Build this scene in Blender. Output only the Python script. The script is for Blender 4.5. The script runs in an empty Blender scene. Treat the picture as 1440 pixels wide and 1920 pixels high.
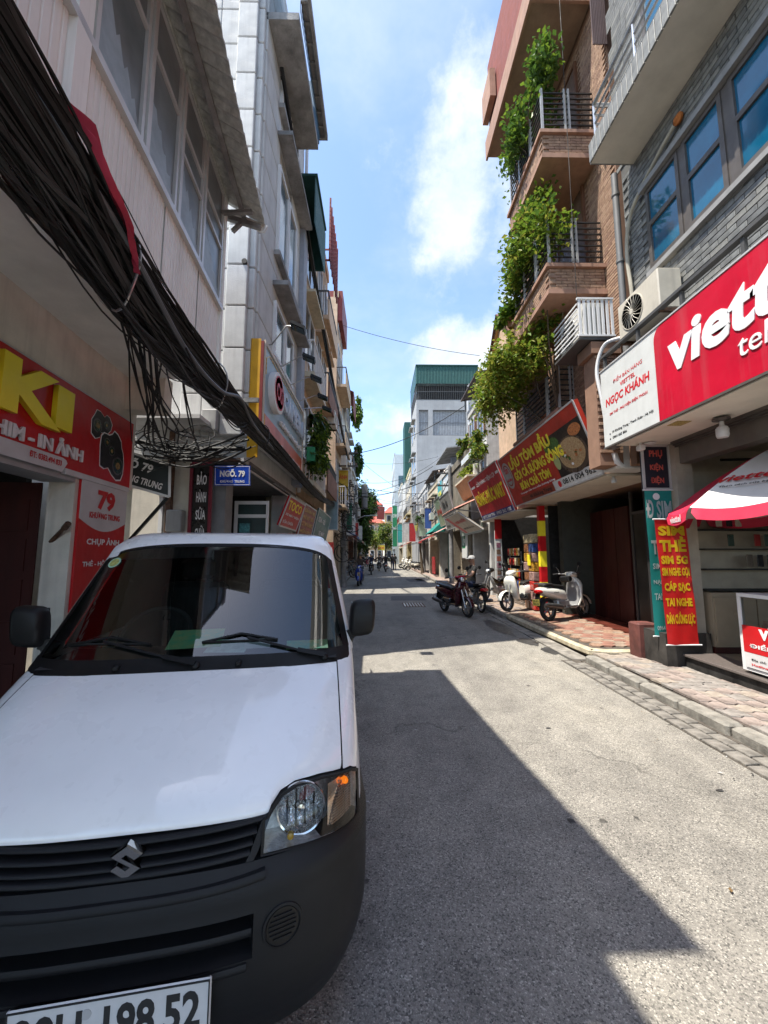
import bpy, math, random
import numpy as np
from mathutils import Vector, Matrix
from mathutils.geometry import tessellate_polygon
random.seed(7)
R = random.random
def U(a, b): return a + (b - a) * random.random()
rad = math.radians
scene = bpy.context.scene
COL = scene.collection

# ------------------------------------------------------------------ camera
F = 730.0
CAM_H = 1.65
PITCH = math.atan(80 / F); YAW = math.atan(10 / F)
cd = bpy.data.cameras.new('camera'); cam = bpy.data.objects.new('camera', cd); COL.objects.link(cam)
cd.sensor_fit = 'HORIZONTAL'; cd.sensor_width = 36; cd.lens = F / 1440 * 36
cd.clip_start = 0.05; cd.clip_end = 3000
cam.location = (0, 0, CAM_H)
cam.rotation_euler = (rad(90) + PITCH, 0, -YAW)
scene.camera = cam

# ------------------------------------------------------------------ light
SUN_D = Vector((0.40, 0.15, -1.0)).normalized()          # the way the light travels
elev = math.asin(-SUN_D.z)
sd = bpy.data.lights.new('sun', 'SUN'); sd.energy = 2.4; sd.angle = rad(0.53); sd.color = (1, 0.94, 0.84)
sun = bpy.data.objects.new('sun', sd); COL.objects.link(sun)
sun.rotation_euler = SUN_D.to_track_quat('-Z', 'Y').to_euler()
sun.location = (-10, -4, 40)
scene.view_settings.view_transform = 'Standard'; scene.view_settings.look = 'None'
scene.view_settings.exposure = 2.03; scene.view_settings.gamma = 1
scene.view_settings.use_curve_mapping = False

W = bpy.data.worlds.new('World'); scene.world = W; W.use_nodes = True
wt = W.node_tree; wn = wt.nodes; wl = wt.links; wn.clear()
def WN(t, **k):
    n = wn.new(t)
    for a, b in k.items(): setattr(n, a, b)
    return n
sky = WN('ShaderNodeTexSky', sky_type='NISHITA'); sky.sun_disc = False
sky.sun_elevation = elev; sky.sun_rotation = math.atan2(-SUN_D.x, -SUN_D.y)
sky.altitude = 10; sky.air_density = .8; sky.dust_density = .6; sky.ozone_density = 2.0
tc = WN('ShaderNodeTexCoord')
nrm = WN('ShaderNodeVectorMath', operation='NORMALIZE'); wl.new(tc.outputs['Generated'], nrm.inputs[0])
def wmath(op, a, b=None, c=None, clamp=False):
    n = WN('ShaderNodeMath', operation=op); n.use_clamp = clamp
    for i, v in enumerate((a, b, c)):
        if v is None: continue
        if isinstance(v, (int, float)): n.inputs[i].default_value = v
        else: wl.new(v, n.inputs[i])
    return n.outputs[0]
def wnoise(scale, det, rough, off=(0, 0, 0), sc=(1, 1, 1)):
    mp = WN('ShaderNodeMapping'); mp.inputs['Location'].default_value = off; mp.inputs['Scale'].default_value = sc
    wl.new(nrm.outputs[0], mp.inputs[0])
    n = WN('ShaderNodeTexNoise'); n.inputs['Scale'].default_value = scale; n.inputs['Detail'].default_value = det
    n.inputs['Roughness'].default_value = rough; wl.new(mp.outputs[0], n.inputs['Vector']); return n.outputs[0]
def blob(d, r, k):                                        # a cloud bank about direction d, radius r
    d = Vector(d).normalized()
    s = WN('ShaderNodeVectorMath', operation='SUBTRACT'); wl.new(nrm.outputs[0], s.inputs[0]); s.inputs[1].default_value = d
    m = WN('ShaderNodeVectorMath', operation='MULTIPLY'); wl.new(s.outputs[0], m.inputs[0]); m.inputs[1].default_value = (1 / r[0], 1 / r[1], 1 / r[2])
    l = WN('ShaderNodeVectorMath', operation='LENGTH'); wl.new(m.outputs[0], l.inputs[0])
    return wmath('MULTIPLY', wmath('SUBTRACT', 1.0, l.outputs['Value']), k)
nA = wnoise(6.5, 8, .64, (.3, 1.7, .2)); nB = wnoise(17, 5, .6, (3, 1, 2))
fld = blob((.150, .69, .705), (.115, .30, .155), 1.0)
for d, r, k in (((.19, .875, .445), (.17, .3, .105), 1.15), ((.30, .66, .70), (.12, .3, .2), .7), ((.13, .93, .33), (.20, .4, .07), .6),
                ((.16, .60, .80), (.12, .3, .10), .40), ((-.8, .1, .5), (.35, .5, .25), .8), ((.8, -.1, .5), (.35, .5, .25), .9), ((.25, -.8, .5), (.5, .4, .25), .9), ((-.5, -.75, .45), (.4, .4, .3), .8), 
                ((-.85, -.3, .3), (.4, .6, .25), .8), ((.9, -.3, .25), (.4, .6, .2), .8), ((-.75, .6, .3), (.3, .4, .15), .45), ((.85, .4, .25), (.25, .3, .16), .5)):  # side and rear cloud banks are out of view, added for white fill
    fld = wmath('MAXIMUM', fld, blob(d, r, k))
fld = wmath('MAXIMUM', fld, -.35)
dens = wmath('ADD', wmath('ADD', fld, wmath('MULTIPLY', wmath('SUBTRACT', nA, .5), 1.35)), wmath('MULTIPLY', wmath('SUBTRACT', nB, .5), .5))
cl = WN('ShaderNodeMapRange'); cl.interpolation_type = 'SMOOTHSTEP'; wl.new(dens, cl.inputs[0])
cl.inputs[1].default_value = -.04; cl.inputs[2].default_value = .66; cl.inputs[3].default_value = 0; cl.inputs[4].default_value = .88
wisp = WN('ShaderNodeMapRange'); wisp.interpolation_type = 'SMOOTHSTEP'; wl.new(wnoise(2.2, 6, .6, (5, 2, 9), (1, 1, 1.8)), wisp.inputs[0])
wisp.inputs[1].default_value = .42; wisp.inputs[2].default_value = .78; wisp.inputs[4].default_value = .38
mask = wmath('MAXIMUM', cl.outputs[0], wisp.outputs[0])
shade = WN('ShaderNodeMapRange'); wl.new(nA, shade.inputs[0]); shade.inputs[1].default_value = .35; shade.inputs[2].default_value = .75
shade.inputs[3].default_value = 0; shade.inputs[4].default_value = 1
CLOUD = 2.15
cc = WN('ShaderNodeMix', data_type='RGBA'); cc.inputs[6].default_value = (CLOUD * .66, CLOUD * .76, CLOUD * .90, 1); cc.inputs[7].default_value = (CLOUD * 1.05, CLOUD * 1.06, CLOUD * 1.07, 1)
wl.new(shade.outputs[0], cc.inputs[0])
mx = WN('ShaderNodeMix', data_type='RGBA'); wl.new(mask, mx.inputs[0]); tint = WN('ShaderNodeMix', data_type='RGBA', blend_type='MULTIPLY'); tint.inputs[0].default_value = 1; tint.inputs[7].default_value = (.75, .745, .71, 1); wl.new(sky.outputs[0], tint.inputs[6]); wl.new(tint.outputs[2], mx.inputs[6]); wl.new(cc.outputs[2], mx.inputs[7])
bg = WN('ShaderNodeBackground'); bg.inputs['Strength'].default_value = 0.15; wl.new(mx.outputs[2], bg.inputs[0])
wo = WN('ShaderNodeOutputWorld'); wl.new(bg.outputs[0], wo.inputs[0])

cy = scene.cycles
cy.max_bounces = 8; cy.diffuse_bounces = 6; cy.glossy_bounces = 4; cy.transmission_bounces = 6; cy.transparent_max_bounces = 12
cy.caustics_reflective = False; cy.caustics_refractive = False; cy.use_denoising = True; cy.sample_clamp_indirect = 12

# ------------------------------------------------------------------ materials
def lin(c):
    f = lambda v: v / 12.92 if v <= .04045 else ((v + .055) / 1.055) ** 2.4
    return tuple(f(x / 255) for x in c) + (1,)
MATS = {}
def mat(name, col, rough=.8, metal=0, var=.12, scale=4, bump=0, bscale=40, streak=0, spec=.5, coat=0, trans=0, ior=1.45,
        emit=None, col2=None, alpha=1, spots=0, spotcol=(.03, .03, .03, 1), sheen=0, dirt=None, stretch=(1, 1, 1), wavy=None):
    """procedural Principled: base colour broken up by noise, optional drips, bump and dirt. col is linear rgb."""
    if name in MATS: return MATS[name]
    m = bpy.data.materials.new(name); m.use_nodes = True; nt = m.node_tree; nd = nt.nodes; lk = nt.links
    b = nd['Principled BSDF']; out = nd['Material Output']
    col = tuple(col) + ((1,) if len(col) == 3 else ())
    b.inputs['Roughness'].default_value = rough; b.inputs['Metallic'].default_value = metal
    b.inputs['Specular IOR Level'].default_value = spec; b.inputs['IOR'].default_value = ior
    if coat: b.inputs['Coat Weight'].default_value = coat; b.inputs['Coat Roughness'].default_value = .04
    if trans: b.inputs['Transmission Weight'].default_value = trans
    if alpha < 1: b.inputs['Alpha'].default_value = alpha
    if emit: b.inputs['Emission Color'].default_value = tuple(emit[0]) + (1,); b.inputs['Emission Strength'].default_value = emit[1]
    t = nd.new('ShaderNodeTexCoord'); mp = nd.new('ShaderNodeMapping'); lk.new(t.outputs['Object'], mp.inputs[0])
    mp.inputs['Scale'].default_value = stretch; mp.inputs['Location'].default_value = (U(0, 9), U(0, 9), U(0, 9))
    vec = mp.outputs[0]
    def noise(s, d=4, r=.6, v=None):
        n = nd.new('ShaderNodeTexNoise'); n.inputs['Scale'].default_value = s; n.inputs['Detail'].default_value = d; n.inputs['Roughness'].default_value = r
        lk.new(v or vec, n.inputs['Vector']); return n.outputs[0]
    def rng(i, a, b_, c=0, d=1):
        n = nd.new('ShaderNodeMapRange'); lk.new(i, n.inputs[0])
        for k, v in zip((1, 2, 3, 4), (a, b_, c, d)): n.inputs[k].default_value = v
        return n.outputs[0]
    def mixc(f, a, c):
        n = nd.new('ShaderNodeMix'); n.data_type = 'RGBA'; n.clamp_factor = True
        if isinstance(f, float): n.inputs[0].default_value = f
        else: lk.new(f, n.inputs[0])
        for i, v in ((6, a), (7, c)):
            if isinstance(v, tuple): n.inputs[i].default_value = v
            else: lk.new(v, n.inputs[i])
        return n.outputs[2]
    c2 = tuple(col2) + ((1,) if len(col2) == 3 else ()) if col2 else tuple(x * (1 - var * 1.6) for x in col[:3]) + (1,)
    c1 = col if col2 else tuple(min(1, x * (1 + var * .5)) for x in col[:3]) + (1,)
    cur = mixc(rng(noise(scale, 5), .3, .7), c1, c2)
    if streak:
        m2 = nd.new('ShaderNodeMapping'); lk.new(t.outputs['Object'], m2.inputs[0]); m2.inputs['Scale'].default_value = (9, 9, .35)
        s = rng(noise(1.0, 5, .65, m2.outputs[0]), .5, .78)
        n = nd.new('ShaderNodeMath'); n.operation = 'MULTIPLY'; lk.new(s, n.inputs[0]); n.inputs[1].default_value = streak
        cur = mixc(n.outputs[0], cur, tuple(x * .32 for x in (dirt or col)[:3]) + (1,))
    if spots:
        s = rng(noise(scale * 7, 3, .5), .62, .66); n = nd.new('ShaderNodeMath'); n.operation = 'MULTIPLY'; lk.new(s, n.inputs[0]); n.inputs[1].default_value = spots
        cur = mixc(n.outputs[0], cur, spotcol)
    lk.new(cur, b.inputs['Base Color'])
    if rough > .05 and not trans:
        lk.new(rng(noise(scale * 2.3, 3), .3, .7, max(.02, rough * .8), min(1, rough * 1.15)), b.inputs['Roughness'])
    if bump or wavy:
        bm = nd.new('ShaderNodeBump'); bm.inputs['Strength'].default_value = bump or .3; bm.inputs['Distance'].default_value = .01 if not wavy else wavy[1]
        lk.new(noise(bscale if not wavy else wavy[0], 4 if not wavy else 2), bm.inputs['Height']); lk.new(bm.outputs[0], b.inputs['Normal'])
    m.diffuse_color = col
    MATS[name] = m; return m
def g(v): return (v, v, v)

# ------------------------------------------------------------------ mesh helper
WM = {}                                                    # parent object -> world matrix at build time
def tag(o, label=None, cat=None, group=None, kind=None):
    for k, v in (('label', label), ('category', cat), ('group', group), ('kind', kind)):
        if v is not None: o[k] = v
    return o
def thing(name, label, cat, loc=(0, 0, 0), rz=0, group=None):
    o = bpy.data.objects.new(name, None); COL.objects.link(o); o.location = loc; o.rotation_euler = (0, 0, rz); o.empty_display_size = .1
    WM[o.name] = Matrix.Translation(loc) @ Matrix.Rotation(rz, 4, 'Z')
    return tag(o, label, cat, group)
def V(*a): return Vector(a)
class MB:
    def __init__(s): s.v = []; s.f = []; s.m = []; s.cm = 0; s.T = None
    def add(s, vs, fs):
        n = len(s.v)
        s.v += [tuple(s.T @ Vector(p)) if s.T else tuple(p) for p in vs]
        s.f += [tuple(i + n for i in f) for f in fs]; s.m += [s.cm] * len(fs); return s
    def box(s, x0, x1, y0, y1, z0, z1):
        x0, x1 = min(x0, x1), max(x0, x1); y0, y1 = min(y0, y1), max(y0, y1); z0, z1 = min(z0, z1), max(z0, z1)
        return s.add([(x0, y0, z0), (x1, y0, z0), (x1, y1, z0), (x0, y1, z0), (x0, y0, z1), (x1, y0, z1), (x1, y1, z1), (x0, y1, z1)],
              [(0, 3, 2, 1), (4, 5, 6, 7), (0, 1, 5, 4), (1, 2, 6, 5), (2, 3, 7, 6), (3, 0, 4, 7)])
    def bbox(s, x0, x1, y0, y1, z0, z1, b=.01):            # box with chamfered edges
        x0, x1 = min(x0, x1), max(x0, x1); y0, y1 = min(y0, y1), max(y0, y1); z0, z1 = min(z0, z1), max(z0, z1)
        rings = []
        for z, i in ((z0, b), (z0 + b, 0), (z1 - b, 0), (z1, b)):
            a = [(x0 + i + b, y0 + i), (x1 - i - b, y0 + i), (x1 - i, y0 + i + b), (x1 - i, y1 - i - b), (x1 - i - b, y1 - i), (x0 + i + b, y1 - i), (x0 + i, y1 - i - b), (x0 + i, y0 + i + b)]
            rings.append([(p, q, z) for p, q in a])
        return s.loft(rings, True, True)
    def beam(s, p, q, w, h, up=(0, 0, 1)):
        p, q = Vector(p), Vector(q); d = (q - p).normalized(); u = Vector(up)
        if abs(d.dot(u)) > .98: u = Vector((1, 0, 0))
        r = d.cross(u).normalized() * w / 2; u = r.cross(d).normalized() * h / 2
        vs = [p - r - u, p + r - u, p + r + u, p - r + u, q - r - u, q + r - u, q + r + u, q - r + u]
        return s.add(vs, [(0, 3, 2, 1), (4, 5, 6, 7), (0, 1, 5, 4), (1, 2, 6, 5), (2, 3, 7, 6), (3, 0, 4, 7)])
    def quad(s, *p): return s.add(p, [tuple(range(len(p)))])
    def loft(s, rings, cap0=False, cap1=False, closed=True):
        n = len(rings[0]); vs = [p for r in rings for p in r]; fs = []
        for i in range(len(rings) - 1):
            for j in range(n if closed else n - 1):
                k = (j + 1) % n; fs.append((i * n + j, i * n + k, (i + 1) * n + k, (i + 1) * n + j))
        if cap0: fs.append(tuple(range(n))[::-1])
        if cap1: fs.append(tuple(range((len(rings) - 1) * n, len(rings) * n)))
        return s.add(vs, fs)
    def tube(s, pts, r, n=6, caps=True):
        pts = [Vector(p) for p in pts]; rs = r if isinstance(r, (list, tuple)) else [r] * len(pts); rings = []; up = None
        for i, p in enumerate(pts):
            d = (pts[min(i + 1, len(pts) - 1)] - pts[max(i - 1, 0)])
            d = d.normalized() if d.length > 1e-9 else Vector((0, 0, 1))
            if up is None: up = Vector((0, 0, 1)) if abs(d.z) < .9 else Vector((1, 0, 0))
            a = d.cross(up); a = a.normalized() if a.length > 1e-6 else Vector((1, 0, 0)); b = a.cross(d).normalized(); up = b
            rings.append([p + (a * math.cos(t) + b * math.sin(t)) * rs[i] for t in [2 * math.pi * k / n for k in range(n)]])
        return s.loft(rings, caps, caps)
    def lathe(s, prof, c=(0, 0, 0), axis=(0, 0, 1), n=16, a0=0, a1=2 * math.pi, cap=True):
        z = Vector(axis).normalized(); x = z.orthogonal().normalized(); y = z.cross(x); c = Vector(c); full = abs(a1 - a0 - 2 * math.pi) < 1e-6
        rings = [[c + z * h + (x * math.cos(a0 + (a1 - a0) * k / n) + y * math.sin(a0 + (a1 - a0) * k / n)) * r for k in range(n if full else n + 1)] for r, h in prof]
        return s.loft(rings, cap and prof[0][0] > 1e-5 and full, cap and prof[-1][0] > 1e-5 and full, closed=full)
    def cyl(s, p, q, r, r1=None, n=12):
        return s.tube([p, q], [r, r if r1 is None else r1], n)
    def grid(s, fn, us, vs, thick=0):
        P = [[Vector(fn(u, v)) for u in us] for v in vs]; n = len(us)
        s.add([p for r in P for p in r], [(i * n + j, i * n + j + 1, (i + 1) * n + j + 1, (i + 1) * n + j) for i in range(len(vs) - 1) for j in range(n - 1)]); return s
    def prism(s, poly, fn, lo, hi):                        # poly: 2-D outline; fn(a, b, t) -> point
        n = len(poly); vs = [fn(a, b, lo) for a, b in poly] + [fn(a, b, hi) for a, b in poly]
        tr = tessellate_polygon([[Vector((a, b, 0)) for a, b in poly]])
        fs = [tuple(t) for t in tr] + [tuple(i + n for i in t) for t in tr] + [(i, (i + 1) % n, (i + 1) % n + n, i + n) for i in range(n)]
        return s.add(vs, fs)
    def build(s, name, m, parent=None, smooth=False, kind=None, label=None, loc=None, subd=0, recalc=False):
        vs = s.v
        if parent is not None:
            inv = WM[parent.name].inverted(); vs = [tuple(inv @ Vector(p)) for p in vs]
        elif loc: vs = [(a - loc[0], b - loc[1], c - loc[2]) for a, b, c in vs]
        me = bpy.data.meshes.new(name); me.from_pydata(vs, [], s.f)
        for q in (m if isinstance(m, (list, tuple)) else [m]): me.materials.append(q)
        if any(s.m): me.polygons.foreach_set('material_index', s.m)
        if recalc:
            import bmesh
            bm = bmesh.new(); bm.from_mesh(me); bmesh.ops.remove_doubles(bm, verts=bm.verts, dist=1e-5); bmesh.ops.recalc_face_normals(bm, faces=bm.faces); bm.to_mesh(me); bm.free()
        if smooth:
            me.polygons.foreach_set('use_smooth', [True] * len(me.polygons))
            if smooth != 'all':
                try: me.set_sharp_from_angle(angle=rad(42))
                except Exception: pass
        me.update()
        o = bpy.data.objects.new(name, me); COL.objects.link(o)
        if parent is not None: o.parent = parent; WM[o.name] = WM[parent.name]
        else:
            if loc: o.location = loc
            WM[o.name] = Matrix.Translation(loc or (0, 0, 0))
        if kind: o['kind'] = kind
        if label: o['label'] = label
        if subd:
            md = o.modifiers.new('s', 'SUBSURF'); md.levels = subd; md.render_levels = subd
        return o
def part(name, m, parent, fn, *a, **k):
    b = MB(); fn(b, *a); return b.build(name, m, parent, **k)
def box(name, m, parent, x0, x1, y0, y1, z0, z1, **k): return MB().box(x0, x1, y0, y1, z0, z1).build(name, m, parent, **k)
def copy_tree(o, parent=None):
    c = o.copy(); COL.objects.link(c)
    if parent: c.parent = parent
    for ch in [x for x in KIDS.get(o.name, [])]: copy_tree(ch, c)
    return c
KIDS = {}
def index_kids():
    KIDS.clear()
    for o in bpy.data.objects:
        if o.parent: KIDS.setdefault(o.parent.name, []).append(o)
def dup(root, loc, rz, label=None, group=None):
    r = copy_tree(root); r.location = loc; r.rotation_euler = (0, 0, rz)
    if label: r['label'] = label
    if group: r['group'] = group
    return r

# ------------------------------------------------------------------ lettering
def text_mesh(s, bold=0, shear=0, ext=0, spacing=1, res=2):
    cu = bpy.data.curves.new('lettering', 'FONT'); cu.body = s; cu.offset = bold; cu.shear = shear; cu.extrude = ext; cu.space_character = spacing
    cu.resolution_u = res; cu.size = 1; cu.align_x = 'LEFT'
    o = bpy.data.objects.new('lettering', cu); me = bpy.data.meshes.new_from_object(o)
    bpy.data.objects.remove(o); bpy.data.curves.remove(cu); return me
def text(s, m, parent, o, xd, ud, width, height=None, name='lettering', bold=.02, shear=0, depth=.002, off=.003, res=2, fit='left'):
    """Put the words s on a surface: o = lower-left corner, xd / ud unit vectors along and up, width (and height) in metres."""
    me = text_mesh(s, bold, shear, .5, 1, res)
    n = len(me.vertices)
    co = np.empty(n * 3); me.vertices.foreach_get('co', co); co = co.reshape(-1, 3)
    mn = co.min(0); mxx = co.max(0); sz = mxx - mn
    sx = width / sz[0]; sy = height / sz[1] if height else sx
    xd = Vector(xd).normalized(); ud = Vector(ud).normalized(); nd = xd.cross(ud).normalized(); o = Vector(o)
    q = np.outer((co[:, 0] - mn[0]) * sx, xd) + np.outer((co[:, 1] - mn[1]) * sy, ud) + np.outer((co[:, 2] + .5) * depth + off, nd) + np.array(o)
    if parent is not None:
        inv = np.array(WM[parent.name].inverted()); q = q @ inv[:3, :3].T + inv[:3, 3]
    me.vertices.foreach_set('co', q.reshape(-1)); me.materials.clear(); me.materials.append(m); me.update()
    ob = bpy.data.objects.new(name, me); COL.objects.link(ob)
    if parent is not None: ob.parent = parent; WM[ob.name] = WM[parent.name]
    return ob
def tri3(a, b, c):
    return lambda u, v, t: Vector(a) + (Vector(b) - Vector(a)) * u + (Vector(c) - Vector(a)) * v
# ================================================================== materials of the street
m_white = mat('white_paint', g(.72), .5, var=.08, scale=3, streak=.25)
m_black = mat('black_plastic', g(.010), .5, var=.2, spec=.3, bump=.15, bscale=500)
m_rubber = mat('tyre_rubber', g(.02), .85)
m_chrome = mat('chrome', g(.75), .12, 1, var=.02)
m_steel = mat('steel', g(.45), .35, .9, var=.2)
m_rust = mat('rusty_steel', (.16, .09, .06), .8, .3, var=.5, scale=9)
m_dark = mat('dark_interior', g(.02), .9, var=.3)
m_darkred = mat('dark_red_wood', (.06, .012, .01), .5, var=.3, scale=3, stretch=(1, 1, .2))
m_glass = mat('window_glass', (.03, .045, .05), .04, spec=.9, var=.1)
m_alu = mat('aluminium_frame', g(.58), .4, .3, var=.08)
m_cable = mat('cable_sheath', g(.010), .75, var=.35, scale=2)
m_cable2 = mat('dusty_cable_sheath', (.022, .022, .022), .7, var=.4, scale=3)
m_lettw = mat('white_lettering', g(.75), .45, var=.04)
m_letty = mat('yellow_lettering', (.88, .74, .03), .45, var=.05)
m_lettr = mat('red_lettering', (.55, .012, .02), .45, var=.05)
m_lettk = mat('dark_lettering', g(.03), .5)
m_bred = mat('red_sign_vinyl', (.50, .010, .014), .38, var=.12, scale=2, streak=.15, wavy=(5, .03))
m_plaster = mat('cream_plaster', (.74, .69, .60), .9, var=.15, scale=2, bump=.3, bscale=60, streak=.3)
m_conc = mat('weathered_concrete', g(.30), .92, var=.35, scale=2.5, bump=.6, bscale=35, streak=.45)
m_grayp = mat('grey_plaster', (.60, .605, .60), .9, var=.14, scale=2, bump=.35, bscale=45, streak=.35)
m_leafs = [mat('leaf_green_%s' % k, c, .45, var=.3, scale=5, spec=.4) for k, c in (('dark', (.035, .075, .016)), ('mid', (.075, .15, .025)), ('bright', (.17, .27, .03)), ('yellow', (.30, .32, .05)))]
for m in m_leafs:                                         # leaves let some light through
    nt = m.node_tree; b_ = nt.nodes['Principled BSDF']; o_ = nt.nodes['Material Output']; tl = nt.nodes.new('ShaderNodeBsdfTranslucent'); ms_ = nt.nodes.new('ShaderNodeMixShader'); ms_.inputs[0].default_value = .38
    nt.links.new(b_.inputs['Base Color'].links[0].from_socket, tl.inputs[0]); nt.links.new(b_.outputs[0], ms_.inputs[1]); nt.links.new(tl.outputs[0], ms_.inputs[2]); nt.links.new(ms_.outputs[0], o_.inputs[0])
m_bark = mat('bark', (.12, .09, .06), .9, var=.4, scale=12, bump=.6)

def asphalt():
    m = bpy.data.materials.new('asphalt'); m.use_nodes = True; nt = m.node_tree; nd = nt.nodes; lk = nt.links; b = nd['Principled BSDF']
    t = nd.new('ShaderNodeTexCoord'); o = t.outputs['Object']
    def vor(s, feat='F1', rnd=1):
        n = nd.new('ShaderNodeTexVoronoi'); n.feature = feat; n.inputs['Scale'].default_value = s; lk.new(o, n.inputs['Vector']); return n
    def noi(s, d=5, r=.6):
        n = nd.new('ShaderNodeTexNoise'); n.inputs['Scale'].default_value = s; n.inputs['Detail'].default_value = d; n.inputs['Roughness'].default_value = r; lk.new(o, n.inputs['Vector']); return n.outputs[0]
    def ramp(i, st):
        n = nd.new('ShaderNodeValToRGB'); lk.new(i, n.inputs[0]); e = n.color_ramp.elements
        e[0].position, e[0].color = st[0][0], tuple(st[0][1]) + (1,); e[1].position, e[1].color = st[-1][0], tuple(st[-1][1]) + (1,)
        for p, c in st[1:-1]: x = e.new(p); x.color = tuple(c) + (1,)
        return n.outputs[0]
    def mx(f, a, c, bl='MIX'):
        n = nd.new('ShaderNodeMix'); n.data_type = 'RGBA'; n.blend_type = bl
        (lk.new(f, n.inputs[0]) if not isinstance(f, float) else setattr(n.inputs[0], 'default_value', f)); lk.new(a, n.inputs[6]); lk.new(c, n.inputs[7]); return n.outputs[2]
    v = vor(150); sep = nd.new('ShaderNodeSeparateColor'); lk.new(v.outputs['Color'], sep.inputs[0])
    stone = ramp(sep.outputs[0], [(0, (.09, .085, .076)), (.10, (.15, .141, .124)), (.28, (.24, .225, .195)), (.85, (.31, .29, .25)), (1, (.48, .45, .39))])
    crack = ramp(vor(150, 'DISTANCE_TO_EDGE').outputs['Distance'], [(0, (.62, .62, .62)), (.09, (1, 1, 1))])
    big = ramp(noi(.55, 6), [(.3, (.72, .72, .73)), (.55, (1, 1, 1)), (.75, (1.12, 1.10, 1.06))])
    med = ramp(noi(4.5, 4), [(.30, (.82, .82, .82)), (.6, (1.05, 1.05, 1.05))])
    st = nd.new('ShaderNodeMapping'); lk.new(o, st.inputs[0]); st.inputs['Scale'].default_value = (1.6, .12, 1)
    n2 = nd.new('ShaderNodeTexNoise'); n2.inputs['Scale'].default_value = 1; n2.inputs['Detail'].default_value = 4; lk.new(st.outputs[0], n2.inputs['Vector'])
    lane = ramp(n2.outputs[0], [(.35, (.84, .84, .85)), (.6, (1.04, 1.04, 1.03))])
    spot = ramp(noi(9, 2, .4), [(.235, (.35, .35, .35)), (.25, (1, 1, 1))])
    wp = nd.new('ShaderNodeMapping'); wn_ = nd.new('ShaderNodeTexNoise'); wn_.inputs['Scale'].default_value = 2.5; wn_.inputs['Detail'].default_value = 6; lk.new(o, wn_.inputs['Vector'])
    va = nd.new('ShaderNodeVectorMath'); va.operation = 'MULTIPLY_ADD'; lk.new(wn_.outputs['Color'], va.inputs[0]); va.inputs[1].default_value = (.7, .7, .7); lk.new(o, va.inputs[2])
    cv = nd.new('ShaderNodeTexVoronoi'); cv.feature = 'DISTANCE_TO_EDGE'; cv.inputs['Scale'].default_value = .42; lk.new(va.outputs[0], cv.inputs['Vector'])
    ck = ramp(cv.outputs['Distance'], [(0, (.45, .45, .45)), (.004, (.75, .75, .75)), (.008, (1, 1, 1))]); ckm = ramp(noi(.35, 3), [(.50, (0, 0, 0)), (.56, (1, 1, 1))])
    one = nd.new('ShaderNodeRGB'); one.outputs[0].default_value = (1, 1, 1, 1); ck = mx(ckm, one.outputs[0], ck)
    oil = ramp(noi(1.7, 5, .7), [(.27, (.62, .61, .60)), (.36, (1, 1, 1))])
    c = mx(1.0, stone, crack, 'MULTIPLY'); c = mx(1.0, c, ck, 'MULTIPLY'); c = mx(1.0, c, oil, 'MULTIPLY')
    for l in (big, med, lane, spot): c = mx(1.0, c, l, 'MULTIPLY')
    lk.new(c, b.inputs['Base Color']); b.inputs['Roughness'].default_value = .82
    bm = nd.new('ShaderNodeBump'); bm.inputs['Strength'].default_value = .6; bm.inputs['Distance'].default_value = .0035; lk.new(v.outputs['Distance'], bm.inputs['Height']); lk.new(bm.outputs[0], b.inputs['Normal'])
    return m
m_asph = asphalt()
m_patch = mat('asphalt_repair', g(.13), .9, var=.4, scale=60, bump=.8, bscale=120)
m_stain = mat('damp_stain', g(.055), .45, var=.4, scale=8)
m_kerb = mat('kerb_stone', (.25, .235, .205), .9, var=.4, scale=6, bump=.8, bscale=30)
m_gut = mat('gutter_stone', (.27, .25, .22), .9, var=.4, scale=5, bump=.7, bscale=40)
m_paver = [mat('paver_%s' % n, c, .9, var=.35, scale=7, bump=.6, bscale=60) for n, c in (('pink', (.30, .245, .215)), ('grey', (.28, .255, .23)), ('tan', (.34, .29, .24)))]
m_redp = [mat('red_paver_%s' % n, c, .85, var=.35, scale=8, bump=.5, bscale=60) for n, c in (('red', (.29, .145, .105)), ('orange', (.35, .22, .15)), ('dull', (.30, .225, .17)))]
m_earth = mat('dirt_bed', (.10, .085, .07), .95, var=.4, scale=10, bump=.5)

# ================================================================== ground, road, pavements
def sheet(name, m, pts, z, kind='structure'):
    return MB().add([(x, y, z) for x, y in pts], [tuple(range(len(pts)))]).build(name, m, kind=kind)
sheet('ground', m_earth, [(-400, -400), (400, -400), (400, 600), (-400, 600)], -.03)
sheet('road', m_asph, [(-2.05, -8), (3.0, -8), (3.0, 6), (3.1, 12), (3.3, 20), (3.6, 30), (3.7, 50), (3.0, 75), (2.0, 100), (-2.5, 100), (-2.4, 60), (-1.95, 20), (-1.9, 8)], 0)
def ragged(cx, cy, rx, ry, n=22, j=.22):
    return [(cx + rx * math.cos(t) * U(1 - j, 1 + j), cy + ry * math.sin(t) * U(1 - j, 1 + j)) for t in [2 * math.pi * i / n for i in range(n)]]
for cx, cy, rx, ry in ((2.72, 9.1, .22, .95), (2.86, 7.6, .18, .30), (2.5, 11.6, .3, .5), (2.95, 6.9, .12, .25), (2.9, 26, .5, 1.1)):
    tag(sheet('damp_patch', m_stain, ragged(cx, cy, rx, ry), .004), kind='structure')
sheet('asphalt_repair', m_patch, [(.45, 14.3), (1.75, 14.35), (1.72, 15.9), (.50, 15.85)], .004)
sheet('asphalt_repair', m_patch, [(1.9, 24), (3.0, 24.2), (2.9, 27), (1.8, 26.8)], .004)
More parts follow.
